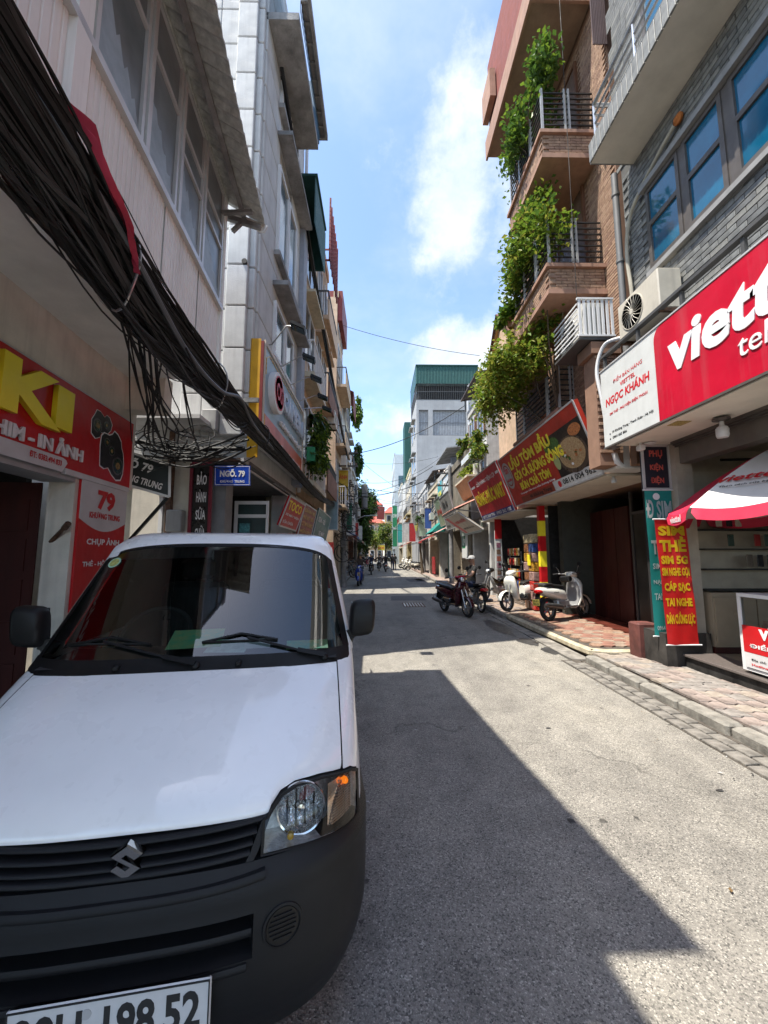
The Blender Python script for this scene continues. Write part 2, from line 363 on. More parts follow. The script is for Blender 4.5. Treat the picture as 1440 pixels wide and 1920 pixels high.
# manhole cover with bars
mh = thing('manhole_cover', 'square iron manhole cover with grid bars in the shaded road', 'manhole cover', (1.15, 13.1, 0))
box('rim', m_rust, mh, .80, 1.50, 12.6, 13.6, 0, .008)
for i in range(7): box('bar', m_steel, mh, .84 + i * .095, .88 + i * .095, 12.66, 13.54, .009, .013)
for x, y, r in ((1.62, 3.9, .012), (1.2, 2.6, .014), (.75, 3.35, .011), (2.4, 2.9, .013), (.62, 17.6, .05), (1.9, 5.1, .012), (1.7, 33, .2)):
    tag(sheet('road_debris', m_stain, ragged(x, y, r * 2, r, 8, .4), .006), kind='structure')

def poly_piece(b, pts, z0, z1, inset=.006):               # a stone with a softened top edge
    cx = sum(p[0] for p in pts) / len(pts); cy = sum(p[1] for p in pts) / len(pts)
    def ins(k): return [(cx + (x - cx) * (1 - k), cy + (y - cy) * (1 - k)) for x, y in pts]
    a = ins(.01); c = ins(.01 + inset * 6)
    return b.loft([[(x, y, z0) for x, y in a], [(x, y, z1 - .006) for x, y in a], [(x, y, z1) for x, y in c]], False, True)
def piece(name, m, parent, fn, loc, mesh_cache, key, rot=0):
    """instances of one shared mesh as separate part objects"""
    if key not in mesh_cache:
        b = MB(); fn(b); me = bpy.data.meshes.new(name); me.from_pydata(b.v, [], b.f); me.materials.append(m); mesh_cache[key] = me
    o = bpy.data.objects.new(name, mesh_cache[key]); COL.objects.link(o)
    if parent is not None: o.parent = parent; o.matrix_local = WM[parent.name].inverted() @ Matrix.Translation(loc) @ Matrix.Rotation(rot, 4, 'Z'); WM[o.name] = WM[parent.name]
    else: o.location = loc
    return o
PC = {}
# right pavement, near part: grey-pink interlocking pavers
pav = box('pavement', m_earth, None, 3.34, 4.6, -6, 6.25, -.02, .10, kind='structure')
def hexpts(cx, cy, s, w): return [(cx - w, cy - s * .5), (cx, cy - s * .72), (cx + w, cy - s * .5), (cx + w, cy + s * .5), (cx, cy + s * .28 + s * .0 + s * .44), (cx - w, cy + s * .5)]
def paver_shape(b): poly_piece(b, [(x, y) for x, y in [(-.098, -.075), (-.03, -.105), (.03, -.075), (.098, -.105), (.098, .075), (.03, .105), (-.03, .075), (-.098, .105)]], 0, .03)
rest = MB()
for i in range(6):
    for j in range(46):
        x = 3.45 + i * .20; y = 6.14 - j * .185 - (i % 2) * .09
        if y < -3: continue
        z = .098 + U(0, .010) + .012 * math.sin(y * 2 + x * 3)
        k = random.choice((0, 0, 1, 1, 2))
        o = piece('paver', m_paver[k], pav, paver_shape, (x, y, z), PC, ('pv', k), U(-.04, .04))
        o.rotation_euler.x += U(-.035, .035); o.rotation_euler.y += U(-.035, .035)
# kerb stones and the stone gutter strip
kb = MB().box(3.13, 3.34, -6, 6.2, -.02, .02).build('kerb', m_earth, kind='structure')
for j in range(16):
    y0 = 6.15 - (j + 1) * .62
    def ks(b): b.bbox(-.085, .085, -.30, .30, 0, .13, .022)
    o = piece('kerb_stone', m_kerb, kb, ks, (3.25 + U(-.006, .006), y0 + .31, -.015 + U(-.008, .008)), PC, 'kerb', U(-.012, .012)); o.rotation_euler.x += U(-.01, .01)
gt = MB().box(2.86, 3.155, -6, 6.3, -.02, .003).build('gutter', m_earth, kind='structure')
for i in range(2):
    for j in range(42):
        def gs(b): poly_piece(b, [(-.062, -.10), (.062, -.095), (.066, .10), (-.06, .098)], 0, .016)
        o = piece('gutter_stone', m_gut, gt, gs, (2.93 + i * .145, 6.1 - j * .215 - i * .1, .001 + U(0, .008)), PC, 'gs', U(-.06, .06)); o.rotation_euler.y += U(-.05, .05)
# raised red-tiled pavement in front of the restaurant
pv2 = MB().add([(3.42, 6.42, .0), (4.75, 6.30, .0), (4.75, 10.2, 0), (3.30, 10.2, 0), (3.42, 6.42, .14), (4.75, 6.30, .14), (4.75, 10.2, .14), (3.30, 10.2, .14)],
               [(4, 5, 6, 7), (0, 1, 5, 4), (3, 0, 4, 7), (1, 2, 6, 5)]).build('pavement', m_earth, kind='structure')
def red_shape(b): poly_piece(b, [(-.095, -.055), (0, -.108), (.095, -.055), (.095, .055), (0, .108), (-.095, .055)], 0, .028)
for i in range(6):
    for j in range(22):
        x = 3.62 + i * .195; y = 6.62 + j * .165 + 0
        x += (j % 2) * .0975
        if x > 4.7: continue
        k = random.choice((0, 0, 1, 2))
        piece('paver', m_redp[k], pv2, red_shape, (x, y, .135 + U(0, .006)), PC, ('rv', k), U(-.03, .03))
lip = MB()                                               # broken cement lip round it
path = [(4.70, 6.28), (4.3, 6.33), (3.95, 6.37), (3.62, 6.36), (3.44, 6.46), (3.40, 6.9), (3.38, 7.6), (3.35, 8.4), (3.33, 9.4), (3.31, 10.2)]
lip.tube([(x, y, .085) for x, y in path], [.07 + U(-.008, .012) for _ in path], 7); lip.build('cement_edge', mat('pale_cement', (.48, .42, .30), .9, var=.3, scale=6, bump=.8, bscale=30), pv2, smooth=True)
g2 = MB().box(3.05, 3.34, 6.3, 20, -.02, .012).build('gutter', m_gut, kind='structure')
# far right pavement
pv3 = MB().add([(3.30, 10.2, .12), (5.4, 10.2, .12), (5.4, 32, .12), (5.2, 60, .12), (3.72, 60, .12), (3.62, 30, .12), (3.42, 20, .12), (3.32, 14, .12)], [(0, 1, 2, 3, 4, 5, 6, 7)]).add(
    [(3.30, 10.2, .12), (3.32, 14, .12), (3.42, 20, .12), (3.62, 30, .12), (3.72, 60, .12), (3.30, 10.2, -.02), (3.32, 14, -.02), (3.42, 20, -.02), (3.62, 30, -.02), (3.72, 60, -.02)],
    [(0, 1, 6, 5), (1, 2, 7, 6), (2, 3, 8, 7), (3, 4, 9, 8)]).build('pavement', mat('worn_pink_paving', (.33, .25, .21), .9, var=.35, scale=3, bump=.5), kind='structure')
for j in range(34):
    y = 10.4 + j * .62; xk = 3.31 + max(0, y - 12) * .0165
    o = piece('kerb_stone', m_kerb, pv3, lambda b: b.bbox(-.08, .08, -.30, .30, 0, .13, .022), (xk - .03, y, .003 + U(-.01, .01)), PC, 'kerb2', U(-.02, .02) - .016)
for i in range(6):
    for j in range(44):
        y = 10.35 + j * .22; x = 3.52 + i * .22 + (j % 2) * .11 + max(0, y - 12) * .0165
        if j < 44 and x < 4.75: piece('paver', m_redp[2] if R() < .6 else m_paver[0], pv3, lambda b: poly_piece(b, [(-.105, -.1), (.105, -.1), (.105, .1), (-.105, .1)], 0, .02), (x, y, .112 + U(0, .005)), PC, ('fv', R() < .6), 0)
# left pavement
MB().add([(-2.06, -8, 0), (-2.03, 7, 0), (-2.0, 20, 0), (-2.35, 60, 0), (-2.06, -8, .165), (-2.03, 7, .165), (-2.0, 20, .13), (-2.35, 60, .12), (-4.5, -8, .165), (-4.5, 7, .165), (-4.5, 20, .13), (-4.5, 60, .12)],
         [(0, 1, 5, 4), (1, 2, 6, 5), (2, 3, 7, 6), (4, 5, 9, 8), (5, 6, 10, 9), (6, 7, 11, 10)]).build('pavement', mat('grey_pavement', g(.34), .9, var=.3, scale=3, bump=.4), kind='structure')

# ================================================================== left building: camera shop with panelled upper storey
C0 = Matrix.Translation((0, 0, CAM_H))
TL = C0 @ Matrix.Scale(.9, 4) @ C0.inverted() @ Matrix.Translation((0, 4.7, 0)) @ Matrix.Rotation(rad(5.4), 4, 'Z')
def LB(): b = MB(); b.T = TL; return b
def lb(name, m, parent, x0, x1, y0, y1, z0, z1, **k): return LB().box(x0, x1, y0, y1, z0, z1).build(name, m, parent, **k)
def ltext(s, m, parent, x, y, z, width, height=None, **k):   # on the street face (normal +x): reads towards +y
    o = TL @ Vector((x, y, z)); xd = (TL @ Vector((x, y + 1, z))) - o; ud = (TL @ Vector((x, y, z + 1))) - o
    return text(s, m, parent, o, xd, ud, width * .9, height * .9 if height else None, **k)
m_panel = mat('white_ribbed_panel', (.82, .81, .78), .6, var=.06, scale=1.5, streak=.34, dirt=(.8, .76, .68))
m_soff = mat('soffit_plaster', (.84, .82, .78), .9, var=.12, scale=2, bump=.2, streak=0)
m_dustglass = mat('dusty_glass', (.20, .235, .25), .35, var=.5, scale=1.8, spec=.6, col2=(.09, .11, .115))
m_film = mat('torn_film_on_glass', (.36, .45, .52), .5, var=.3, scale=5, col2=(.25, .32, .36))
m_asb = mat('fibre_cement', (.62, .61, .58), .95, var=.25, scale=14, bump=.5, bscale=60, spots=.4, spotcol=(.3, .3, .28, 1))
shop = thing('camera_shop_building', 'shop house with white ribbed panels and dusty windows over the red photo sign', 'building', tuple(TL @ Vector((-4, 0, 0))))
# ground floor
lb('wall', m_plaster, shop, -7, -3.55, .98, 1.1, -.1, 4.1)                       # lane side wall
lb('wall', m_plaster, shop, -3.62, -3.40, -.06, .98, -.1, 2.55)                   # corner pier
lb('door_jamb', m_plaster, shop, -3.67, -3.62, -.06, .05, -.1, 2.5)
lb('wall', m_plaster, shop, -3.75, -3.40, -8, 1.1, 2.55, 4.1)
lb('lintel', mat('painted_lintel', g(.42), .7), shop, -3.74, -3.40, -8, -.06, 2.45, 2.548)
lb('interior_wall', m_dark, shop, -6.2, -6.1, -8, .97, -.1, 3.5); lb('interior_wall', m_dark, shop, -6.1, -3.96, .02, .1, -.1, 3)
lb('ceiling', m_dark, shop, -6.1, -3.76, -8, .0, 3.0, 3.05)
dl = lb('door', m_darkred, shop, -4.6, -3.78, -.0, .018, .0, 2.45)
for k in range(5): lb('door_panel', m_darkred, dl, -4.5, -3.88, -.015, -.001, .15 + k * .44, .5 + k * .44)
lb('door', m_darkred, shop, -3.94, -3.86, -1.35, -.75, .0, 2.4)
bb = LB(); bb.cyl((-3.62, -.03, 1.78), (-3.36, -.20, 1.96), .025, .018, 8).cyl((-3.40, -.17, 1.93), (-3.33, -.22, 1.98), .03, .03, 8); bb.build('bracket', m_rust, shop)
# soffit and upper floor
SX = -2.2
lb('soffit', m_soff, shop, -3.75, SX + .02, -8, .80, 4.08, 4.2)
lb('soffit_beam', m_plaster, shop, -3.4, -2.9, .78, 1.02, 3.62, 4.12)
lb('wall', m_plaster, shop, -7, SX - .12, .70, .80, 4.2, 7.1)
def ribbed(y0, y1, z0, z1, pitch=.062):
    b = LB(); y = y0; pts = []
    while y < y1 - 1e-3:
        p = min(pitch, y1 - y); pts += [(SX, y), (SX, y + p * .72), (SX - .010, y + p * .78), (SX - .010, y + p * .94)]; y += p
    pts.append((SX, y1))
    for (xa, ya), (xb, yb) in zip(pts, pts[1:]): b.quad((xa, ya, z0), (xb, yb, z0), (xb, yb, z1), (xa, ya, z1))
    b.box(SX - .04, SX - .015, y0, y1, z0, z1); return b
for y0, y1 in ((-3.9, -2.36), (-2.2, -1.02), (-.99, -.12), (-.09, .66)):
    ribbed(y0, y1, 4.2 - (.6 if y1 < -2.3 else 0), 5.06, .062 if y1 > -2.3 else .075).build('ribbed_panel', m_panel, shop)
lb('corner_post', m_panel, shop, SX - .12, SX + .03, .68, .76, 4.18, 6.95)
lb('post', m_panel, shop, SX - .1, SX + .05, -2.36, -2.22, 3.6, 6.95)
lb('sill_rail', m_alu, shop, SX - .06, SX + .05, -3.9, .68, 5.06, 5.13)
lb('bottom_rail', m_alu, shop, SX - .06, SX + .02, -2.22, .68, 4.17, 4.2)
lb('wall', m_panel, shop, SX - .12, SX - .01, -3.9, .68, 6.85, 7.1)
wins = [(-3.8, -2.4), (-2.16, -1.50), (-1.43, -.83), (-.76, -.14), (-.07, .64)]
for i, (a, b_) in enumerate(wins):
    fr = LB()
    for p, q, z0, z1 in ((a, b_, 5.13, 5.17), (a, b_, 6.78, 6.85), (a, b_, 6.22, 6.27)): fr.box(SX - .03, SX + .02, p, q, z0, z1)
    for yy in (a, b_ - .04): fr.box(SX - .03, SX + .025, yy, yy + .04, 5.17, 6.78)
    if i in (3, 4): fr.box(SX - .03, SX + .022, a + .04, b_ - .04, 5.93, 5.97)
    f = fr.build('window', m_alu, shop)
    lb('pane', m_dustglass, f, SX - .012, SX - .004, a + .04, b_ - .04, 6.27, 6.78)
    lb('pane', m_dustglass, f, SX - .012, SX - .004, a + .04, b_ - .04, 5.17, 6.22)
    bb = LB(); n = 14; w = b_ - a - .08                                         # ragged film on the lower pane
    top = [5.85 - .55 * (k / n) + .05 * math.sin(k * 2.1 + i) + U(-.02, .02) for k in range(n + 1)]
    for k in range(n):
        ya, yb = a + .04 + w * k / n, a + .04 + w * (k + 1) / n
        bb.quad((SX - .001, ya, 5.17), (SX - .001, yb, 5.17), (SX - .001, yb, top[k + 1]), (SX - .001, ya, top[k]))
    bb.build('film', m_film, f)
for yy in (-1.47, -.80, -.11): lb('mullion', m_alu, shop, SX - .05, SX + .035, yy + .0, yy + .04, 5.13, 6.85)
# eave: corrugated fibre-cement sheet
bb = LB(); n = 90
ys = [-3.6 + (.9 + 3.6) * k / n for k in range(n + 1)]
def ev(y, t, dz=0):
    x = SX - .2 + (.75 + .09 * (max(0, -y) / 3.3) ** 2) * t; return (x, y, 7.02 - .42 * t + dz + .022 * math.sin(y * 2 * math.pi / .14))  # unseen near end flares outward, shaped to place the shadow edge on the road
bb.grid(lambda u, v: ev(u, v), ys, [0, .5, 1]); bb.grid(lambda u, v: ev(u, v, .03), ys, [0, .5, 1])
bb.grid(lambda u, v: ev(u, 1, v), ys, [0, .03])
bb.build('eave_sheet', m_asb, shop, smooth=True)
lb('eave_batten', m_conc, shop, SX + .20, SX + .26, -3.3, .9, 6.70, 6.76)
lb('eave_soffit', m_asb, shop, SX, SX + .03, -3.3, .78, 6.83, 7.0)
bb = LB(); bb.beam((SX, .80, 6.62), (SX + .50, .80, 6.50), .06, .07).beam((SX + .1, .80, 6.40), (SX + .28, .80, 6.62), .05, .05).beam((SX, .60, 6.50), (SX + .42, .60, 6.56), .05, .05); bb.build('eave_bracket', m_conc, shop)
bb = LB(); bb.beam((SX - .1, .89, 6.80), (SX + .56, .89, 6.55), .03, .12); bb.build('eave_board', m_panel, shop)
lb('roof', m_asb, shop, -7, SX - .2, -3.3, .8, 7.1, 7.16)
# lower sheet fixings and a ledge seen on the neighbour are elsewhere

# fascia sign ---------------------------------------------------------------
fs = thing('photo_shop_sign', 'red fascia sign with big yellow letters and printed cameras over the dark doorway', 'sign', tuple(TL @ Vector((-3.4, 0, 2.5))))
lb('panel', m_bred, fs, -3.39, -3.35, -5, .94, 2.56, 3.46)
lb('edge_trim', m_alu, fs, -3.39, -3.342, -5, .95, 3.46, 3.475)
lb('panel', mat('white_strip', g(.6), .5, var=.08), fs, -3.395, -3.352, -.30, .94, 2.50, 2.56)
b = LB(); pts = [(-5, 2.56), (-.36, 2.56), (-.31, 2.58), (-.29, 2.61), (-.31, 2.64), (-.36, 2.655), (-5, 2.655)]
b.prism([(p, q - .055 if q < 2.57 else q) for p, q in pts], lambda a_, c_, t: (-3.349 + t, a_, c_), 0, .004).build('white_band', mat('white_strip', g(.6)), fs)
for ch, y0, z0, w, h in (('K', -1.22, 2.885, .72, .50), ('I', -.58, 2.925, .24, .43)):
    ltext(ch, m_letty, fs, -3.35, y0, z0, w, h, name='letter', bold=.045, depth=.045, off=.004)
for ch, y0, w in (('O', -2.0, .66), ('R', -2.75, .62)): ltext(ch, m_letty, fs, -3.35, y0, 2.885, w, .5, name='letter', bold=.045, depth=.045, off=.004) if ch == 'O' else None
ltext('PHIM - IN ẢNH', m_lettw, fs, -3.35, -1.30, 2.675, 1.22, .175, bold=.03, depth=.02)
ltext('CHỤP ẢNH - TRÁNG', m_lettw, fs, -3.35, -3.0, 2.69, 1.55, .17, bold=.03, depth=.02)
ltext('ĐT: 0383.494 833', m_lettr, fs, -3.344, -.80, 2.562, .42, .062, bold=.02, depth=.001)
# printed cameras, white outline
def outline(pts, k): 
    cx = sum(p[0] for p in pts) / len(pts); cz = sum(p[1] for p in pts) / len(pts); return [(cx + (a - cx) * k, cz + (c - cz) * k) for a, c in pts]
cam_big = [(.26, 2.72), (.34, 2.70), (.42, 2.73), (.50, 2.66), (.60, 2.61), (.70, 2.63), (.74, 2.72), (.75, 2.85), (.72, 2.98), (.68, 3.04), (.66, 3.12), (.58, 3.19), (.50, 3.21), (.46, 3.16), (.40, 3.13), (.30, 3.13), (.25, 3.08), (.24, 2.95), (.25, 2.82)]
cam_sm = [(.06, 3.06), (.14, 3.02), (.22, 3.06), (.24, 3.12), (.36, 3.14), (.42, 3.20), (.44, 3.28), (.38, 3.35), (.32, 3.36), (.28, 3.32), (.20, 3.36), (.13, 3.36), (.10, 3.30), (.05, 3.22)]
m_cprint = mat('printed_camera_body', g(.02), .4, var=.5, scale=20); m_clens = mat('printed_lens', (.04, .07, .05), .2, var=.4, scale=30); m_cgold = mat('printed_lens_core', (.30, .20, .06), .3, var=.5, scale=30)
pr = lambda x: (lambda a_, c_, t: (x + t, a_, c_))
for pts, x, rings in ((cam_sm, -3.3495, [(.16, 3.18, .085), (.33, 3.24, .05)]), (cam_big, -3.3465, [(.36, 3.03, .055), (.62, 2.79, .12), (.47, 2.95, .06)])):
    LB().prism(outline(pts, 1.06), pr(x), 0, .001).build('printed_outline', m_lettw, fs)
    bodyp = LB().prism(pts, pr(x + .0012), 0, .001).build('printed_camera', m_cprint, fs)
    for (yy, zz, r) in rings:
        LB().lathe([(r, 0), (r, .001)], (x + .0024, yy, zz), (1, 0, 0), 20).build('printed_ring', mat('printed_grey', g(.09), .3), bodyp)
        LB().lathe([(r * .82, 0), (r * .82, .001)], (x + .0036, yy, zz), (1, 0, 0), 20).build('printed_glass', m_clens, bodyp)
        LB().lathe([(r * .4, 0), (r * .4, .001)], (x + .0048, yy, zz), (1, 0, 0), 14).build('printed_glint', m_cgold, bodyp)
# pier sign with the house number
ps = thing('pier_sign', 'white and red printed pier sign with house number 79 beside the doorway', 'sign', tuple(TL @ Vector((-3.4, .4, 0))))
lb('panel', m_bred, ps, -3.398, -3.37, 0, .94, .1, 2.50)
b = LB(); arc = [(0, 2.5), (.94, 2.5), (.94, 2.06)] + [(.94 - .94 * k / 12, 2.06 - .13 * math.sin(math.pi * k / 12)) for k in range(1, 12)] + [(0, 2.06)]
b.prism(arc, pr(-3.3695), 0, .002).build('white_field', mat('white_strip', g(.6)), ps)
ltext('79', m_lettr, ps, -3.366, .30, 2.19, .36, .24, bold=.05, depth=.001); ltext('KHƯƠNG TRUNG', m_lettr, ps, -3.366, .17, 2.08, .62, .085, bold=.03, depth=.001)
ltext('CHỤP ẢNH', m_lettw, ps, -3.368, .16, 1.75, .66, .11, bold=.03, depth=.001); ltext('THẺ - HỘ CHIẾU', m_lettw, ps, -3.368, .12, 1.5, .74, .1, bold=.03, depth=.001)
# ================================================================== white van in the foreground
def shader(name, fn):
    m = bpy.data.materials.new(name); m.use_nodes = True; nt = m.node_tree; nt.nodes.clear(); out = nt.nodes.new('ShaderNodeOutputMaterial'); fn(nt, out); MATS[name] = m; return m
def _clear(tint, ior=1.5, rough=.0, add=0.0):
    def fn(nt, out):
        tr = nt.nodes.new('ShaderNodeBsdfTransparent'); tr.inputs[0].default_value = tint
        gl = nt.nodes.new('ShaderNodeBsdfGlossy'); gl.inputs['Roughness'].default_value = rough
        fr = nt.nodes.new('ShaderNodeFresnel'); fr.inputs[0].default_value = ior
        mr = nt.nodes.new('ShaderNodeMath'); mr.operation = 'ADD'; mr.use_clamp = True; nt.links.new(fr.outputs[0], mr.inputs[0]); mr.inputs[1].default_value = add
        mx = nt.nodes.new('ShaderNodeMixShader'); nt.links.new(mr.outputs[0], mx.inputs[0]); nt.links.new(tr.outputs[0], mx.inputs[1]); nt.links.new(gl.outputs[0], mx.inputs[2]); nt.links.new(mx.outputs[0], out.inputs[0])
    return fn
m_wind = shader('windscreen_glass', _clear((.62, .70, .66, 1), 1.65, 0, .05))
m_lens = shader('clear_lens', _clear((.93, .95, .95, 1), 1.45))
m_paint = mat('white_van_paint', (.87, .88, .87), .30, var=.035, scale=3, coat=1.0, spec=.5, spots=.05, spotcol=(.4, .38, .34, 1))
m_trim = mat('grained_bumper_plastic', (.0105, .011, .0125), .40, var=.1, scale=3, spec=.35, bump=.3, bscale=900)
m_grille = mat('grille_plastic', g(.006), .38, var=.2, bump=.2, bscale=600)
m_refl = mat('headlight_reflector', g(.84), .18, .12, var=.25, scale=40, coat=.6, wavy=(90, .03))
m_bowl = mat('headlight_bowl', g(.92), .06, 1, var=.35, scale=50, wavy=(60, .06))
m_orange = mat('amber_bulb', (.9, .22, .01), .2, var=.1, emit=((.9, .2, .01), .25))
m_ambl = mat('amber_tinted_reflector', (.90, .80, .72), .10, .75, var=.2, scale=18, col2=(.80, .50, .30))
m_plate = mat('number_plate', g(.62), .45, var=.10, scale=8, streak=.1)
Z_ = [.20, .26, .34, .42, .62, .70, .735, .83, .87, .92, 1.0, 1.08, 1.15, 1.17, 1.70, 1.74, 1.78]
Y_ = [.12, .06, .02, .0, .0, .015, .03, .06, .085, .135, .27, .43, .62, .66, 1.12, 1.17, 1.30]
W_ = [.64, .68, .715, .735, .738, .735, .73, .728, .725, .723, .723, .727, .734, .736, .632, .60, .52]
D_ = [.40, .44, .48, .5, .5, .5, .48, .46, .45, .42, .38, .33, .28, .27, .22, .22, .22]
def sm_itp(z, A):                                         # smoothed interpolation of the profile tables
    if z > 1.165 or z < .3: return float(np.interp(z, Z_, A))
    return float(np.mean([np.interp(z + d, Z_, A) for d in (-.022, -.011, 0, .011, .022)])) if z < 1.14 else float(np.interp(z, Z_, A))
def skY(x, z, off=0):
    w = sm_itp(z, W_); u = min(abs(x) / w, 1); return sm_itp(z, Y_) + sm_itp(z, D_) * (1 - (1 - u ** 3) ** (1 / 3)) - off
def skin(x, z, off=0):
    """point of the body at x, z pushed out along the local plan normal"""
    w = sm_itp(z, W_); D = sm_itp(z, D_); u = min(abs(x) / w, .9999); y = skY(x, z)
    gx = (u ** 2) / w; gy = ((1 - u ** 3) ** (2 / 3)) / D; l = math.hypot(gx, gy)
    return (x + math.copysign(1, x) * gx / l * off, y - gy / l * off, z)
def arc(s, z, off=0):
    """s in -1..1 round the front, beyond: along the side"""
    w = sm_itp(z, W_) + off; D = sm_itp(z, D_); y0 = sm_itp(z, Y_) - off
    t = max(0, abs(s) - 1); a = min(abs(s), 1) * math.pi / 2
    return (math.copysign(w * math.sin(a) ** (2 / 3) if a > 0 else 0, s), y0 + D * (1 - abs(math.cos(a)) ** (2 / 3)) + t, z)
def s_of(x, z): return math.copysign(math.asin(min(1, (abs(x) / sm_itp(z, W_))) ** 1.5) / (math.pi / 2), x)
def frange(a, b, n): return [a + (b - a) * i / n for i in range(n + 1)]
van = thing('parked_van', 'white delivery van with black bumper filling the left foreground', 'van')
# bumper with two openings
b = MB()
xs = sorted(set([round(v, 4) for v in frange(-.985, .985, 70)])); S_lo = lambda z: None
zsb = [.20, .23, .26, .30, .34, .38, .42, .47, .515, .57, .628, .66, .68, .70, .715, .728, .738]
HX, HZ0, HZ1 = .372, .515, .628
def bump_pt(s, z):
    off = .012
    if z > .69: off = .012 - .014 * (z - .69) / .05
    if .66 < z <= .705: off += .004
    x, y, zz = arc(s, z, off)
    return (x, y, zz)
sl = frange(-1.35, -1, 3)[:-1] + frange(-1, 1, 64) + frange(1, 1.35, 3)[1:]
# snap two columns to the opening's ends
sh = s_of(HX, .57); sl = sorted([s for s in sl if abs(abs(s) - sh) > .02] + [sh, -sh])
idx = {}
vs = [bump_pt(s, z) for z in zsb for s in sl]; n = len(sl); fs = []
for i in range(len(zsb) - 1):
    for j in range(n - 1):
        sm = (sl[j] + sl[j + 1]) / 2
        if abs(sm) < sh and HZ0 - .001 <= zsb[i] < HZ1 - .001: continue
        fs.append((i * n + j, i * n + j + 1, (i + 1) * n + j + 1, (i + 1) * n + j))
b.add(vs, fs)
for s0, s1 in zip([s for s in sl if abs(s) <= sh + 1e-6][:-1], [s for s in sl if abs(s) <= sh + 1e-6][1:]):
    for z, dz in ((HZ0, .012), (HZ1, -.012)):
        p, q = bump_pt(s0, z), bump_pt(s1, z); b.quad(p, q, (q[0], q[1] + .07, z + dz), (p[0], p[1] + .07, z + dz))
for sg in (-1, 1):
    p, q = bump_pt(sg * sh, HZ0), bump_pt(sg * sh, HZ1); b.quad(p, q, (q[0] - sg * .02, q[1] + .07, HZ1), (p[0] - sg * .02, p[1] + .07, HZ0))
b.grid(lambda s, v: (lambda p: (p[0] * (1 - .06 * v), p[1] + .05 * v, p[2] + (.004 if v else 0)))(bump_pt(s, .738)), sl, [0, 1])
bumper = b.build('bumper', m_trim, van, smooth=True)
MB().grid(lambda x, z: (x, skY(x, .57) + .062, z), frange(-.38, .38, 12), [.50, .64]).build('opening_back', m_grille, bumper)
def xbar(b, zc, h, x0, x1, o0, o1, zfn=lambda x: 0, n=26):
    """horizontal moulded bar following the skin; o0 inner, o1 outer offset"""
    rings = []
    for x in frange(x0, x1, n):
        z = zc + zfn(x)
        rings.append([skin(x, z + dz, o)[:2] + (z + dz,) for dz, o in ((-h, o0), (-h * .85, o1 - .004), (-h * .3, o1), (h * .3, o1), (h * .85, o1 - .004), (h, o0))])
    b.loft(rings, True, True)
b = MB(); xbar(b, .572, .013, -.372, .372, -.055, .004); b.build('opening_bar', m_trim, bumper, smooth=True)
b = MB(); xbar(b, .500, .012, -.36, .36, -.01, .022); b.build('opening_lip', m_trim, bumper, smooth=True)
b = MB(); xbar(b, .700, .012, -.40, .40, -.02, .022, lambda x: .012 * (abs(x) / .4) ** 3); b.build('bumper_rib', m_trim, bumper, smooth=True)
for sg in (-1, 1):                                        # round fog-lamp blanks
    c = Vector(skin(sg * .455, .572, .012)); d = (Vector(skin(sg * .455, .572, .05)) - c).normalized()
    b = MB().lathe([(.060, -.004), (.058, .003), (.052, .004), (.050, -.006)], c, d, 36, cap=False); fb = b.build('fog_lamp_blank', m_trim, bumper, smooth=True)
    MB().lathe([(.0497, -.004), (.047, .0015), (0, .002)], c, d, 32).build('blank_disc', m_grille, fb, smooth=True)
    for k in range(6):
        zz = -.030 + k * .012; w = math.sqrt(max(0, .040 ** 2 - zz ** 2)); rx = Vector((0, 0, 1)).cross(d).normalized()
        MB().beam(c + Vector((0, 0, zz)) - rx * w + d * .003, c + Vector((0, 0, zz)) + rx * w + d * .003, .004, .004).build('blank_rib', m_trim, fb)
# dark structure just behind panel gaps
b = MB(); b.grid(lambda s, z: arc(s, z, -.014 if z > .895 else -.105 if z > .69 else -.014), frange(-1.1, 1.1, 50), [.66, .69, .70, .74, .78, .83, .87, .89, .90, .92, 1.0, 1.08, 1.15]); b.build('inner_frame', m_grille, van, smooth=True)
# grille
b = MB(); 
def gz(x): return .012 * (abs(x) / .4) ** 2
b.grid(lambda x, v: skin(x, .738 + v * .095 + gz(x) * (1 - v), -.032), frange(-.40, .40, 24), [0, .3, .6, 1]); grille = b.build('grille', m_grille, van)
for zc, hw, half in ((.822, .007, .398), (.795, .006, .372), (.770, .006, .362), (.749, .008, .355)):
    b = MB(); xbar(b, zc, hw, -half, half, -.03, .004 if zc < .82 else .003, gz); b.build('grille_bar', m_trim, grille, smooth=True)
for sg in (-1, 1):
    b = MB(); b.loft([[skin(sg * x, z, o) for x, o in ((xa, -.03), (xa, .004), (xa + .022, .004), (xa + .024, -.02))] for z, xa in ((.742, .345), (.76, .356), (.79, .368), (.82, .380), (.838, .388))], True, True)
    b.build('grille_surround', m_trim, grille, smooth=True)
# chrome emblem
Sp = [(.95, .38), (.55, .12), (0, .50), (-.30, .31), (.95, -.42), (0, -1), (-.95, -.38), (-.55, -.12), (0, -.50), (.30, -.31), (-.95, .42), (0, 1)]
yc = skY(0, .79) - .010
b = MB(); n = 12
outer = [(x * .044 + .024, yc, .789 + z * .046) for x, z in Sp]; inner = [(x * .040 + .024, yc - .005, .789 + z * .042) for x, z in Sp]; back = [(x, yc + .02, z) for x, _, z in outer]
b.loft([back, outer, inner]); tr = tessellate_polygon([[Vector((x, z, 0)) for x, _, z in inner]]); b.add(inner, [tuple(t) for t in tr])
b.build('emblem', m_chrome, van)
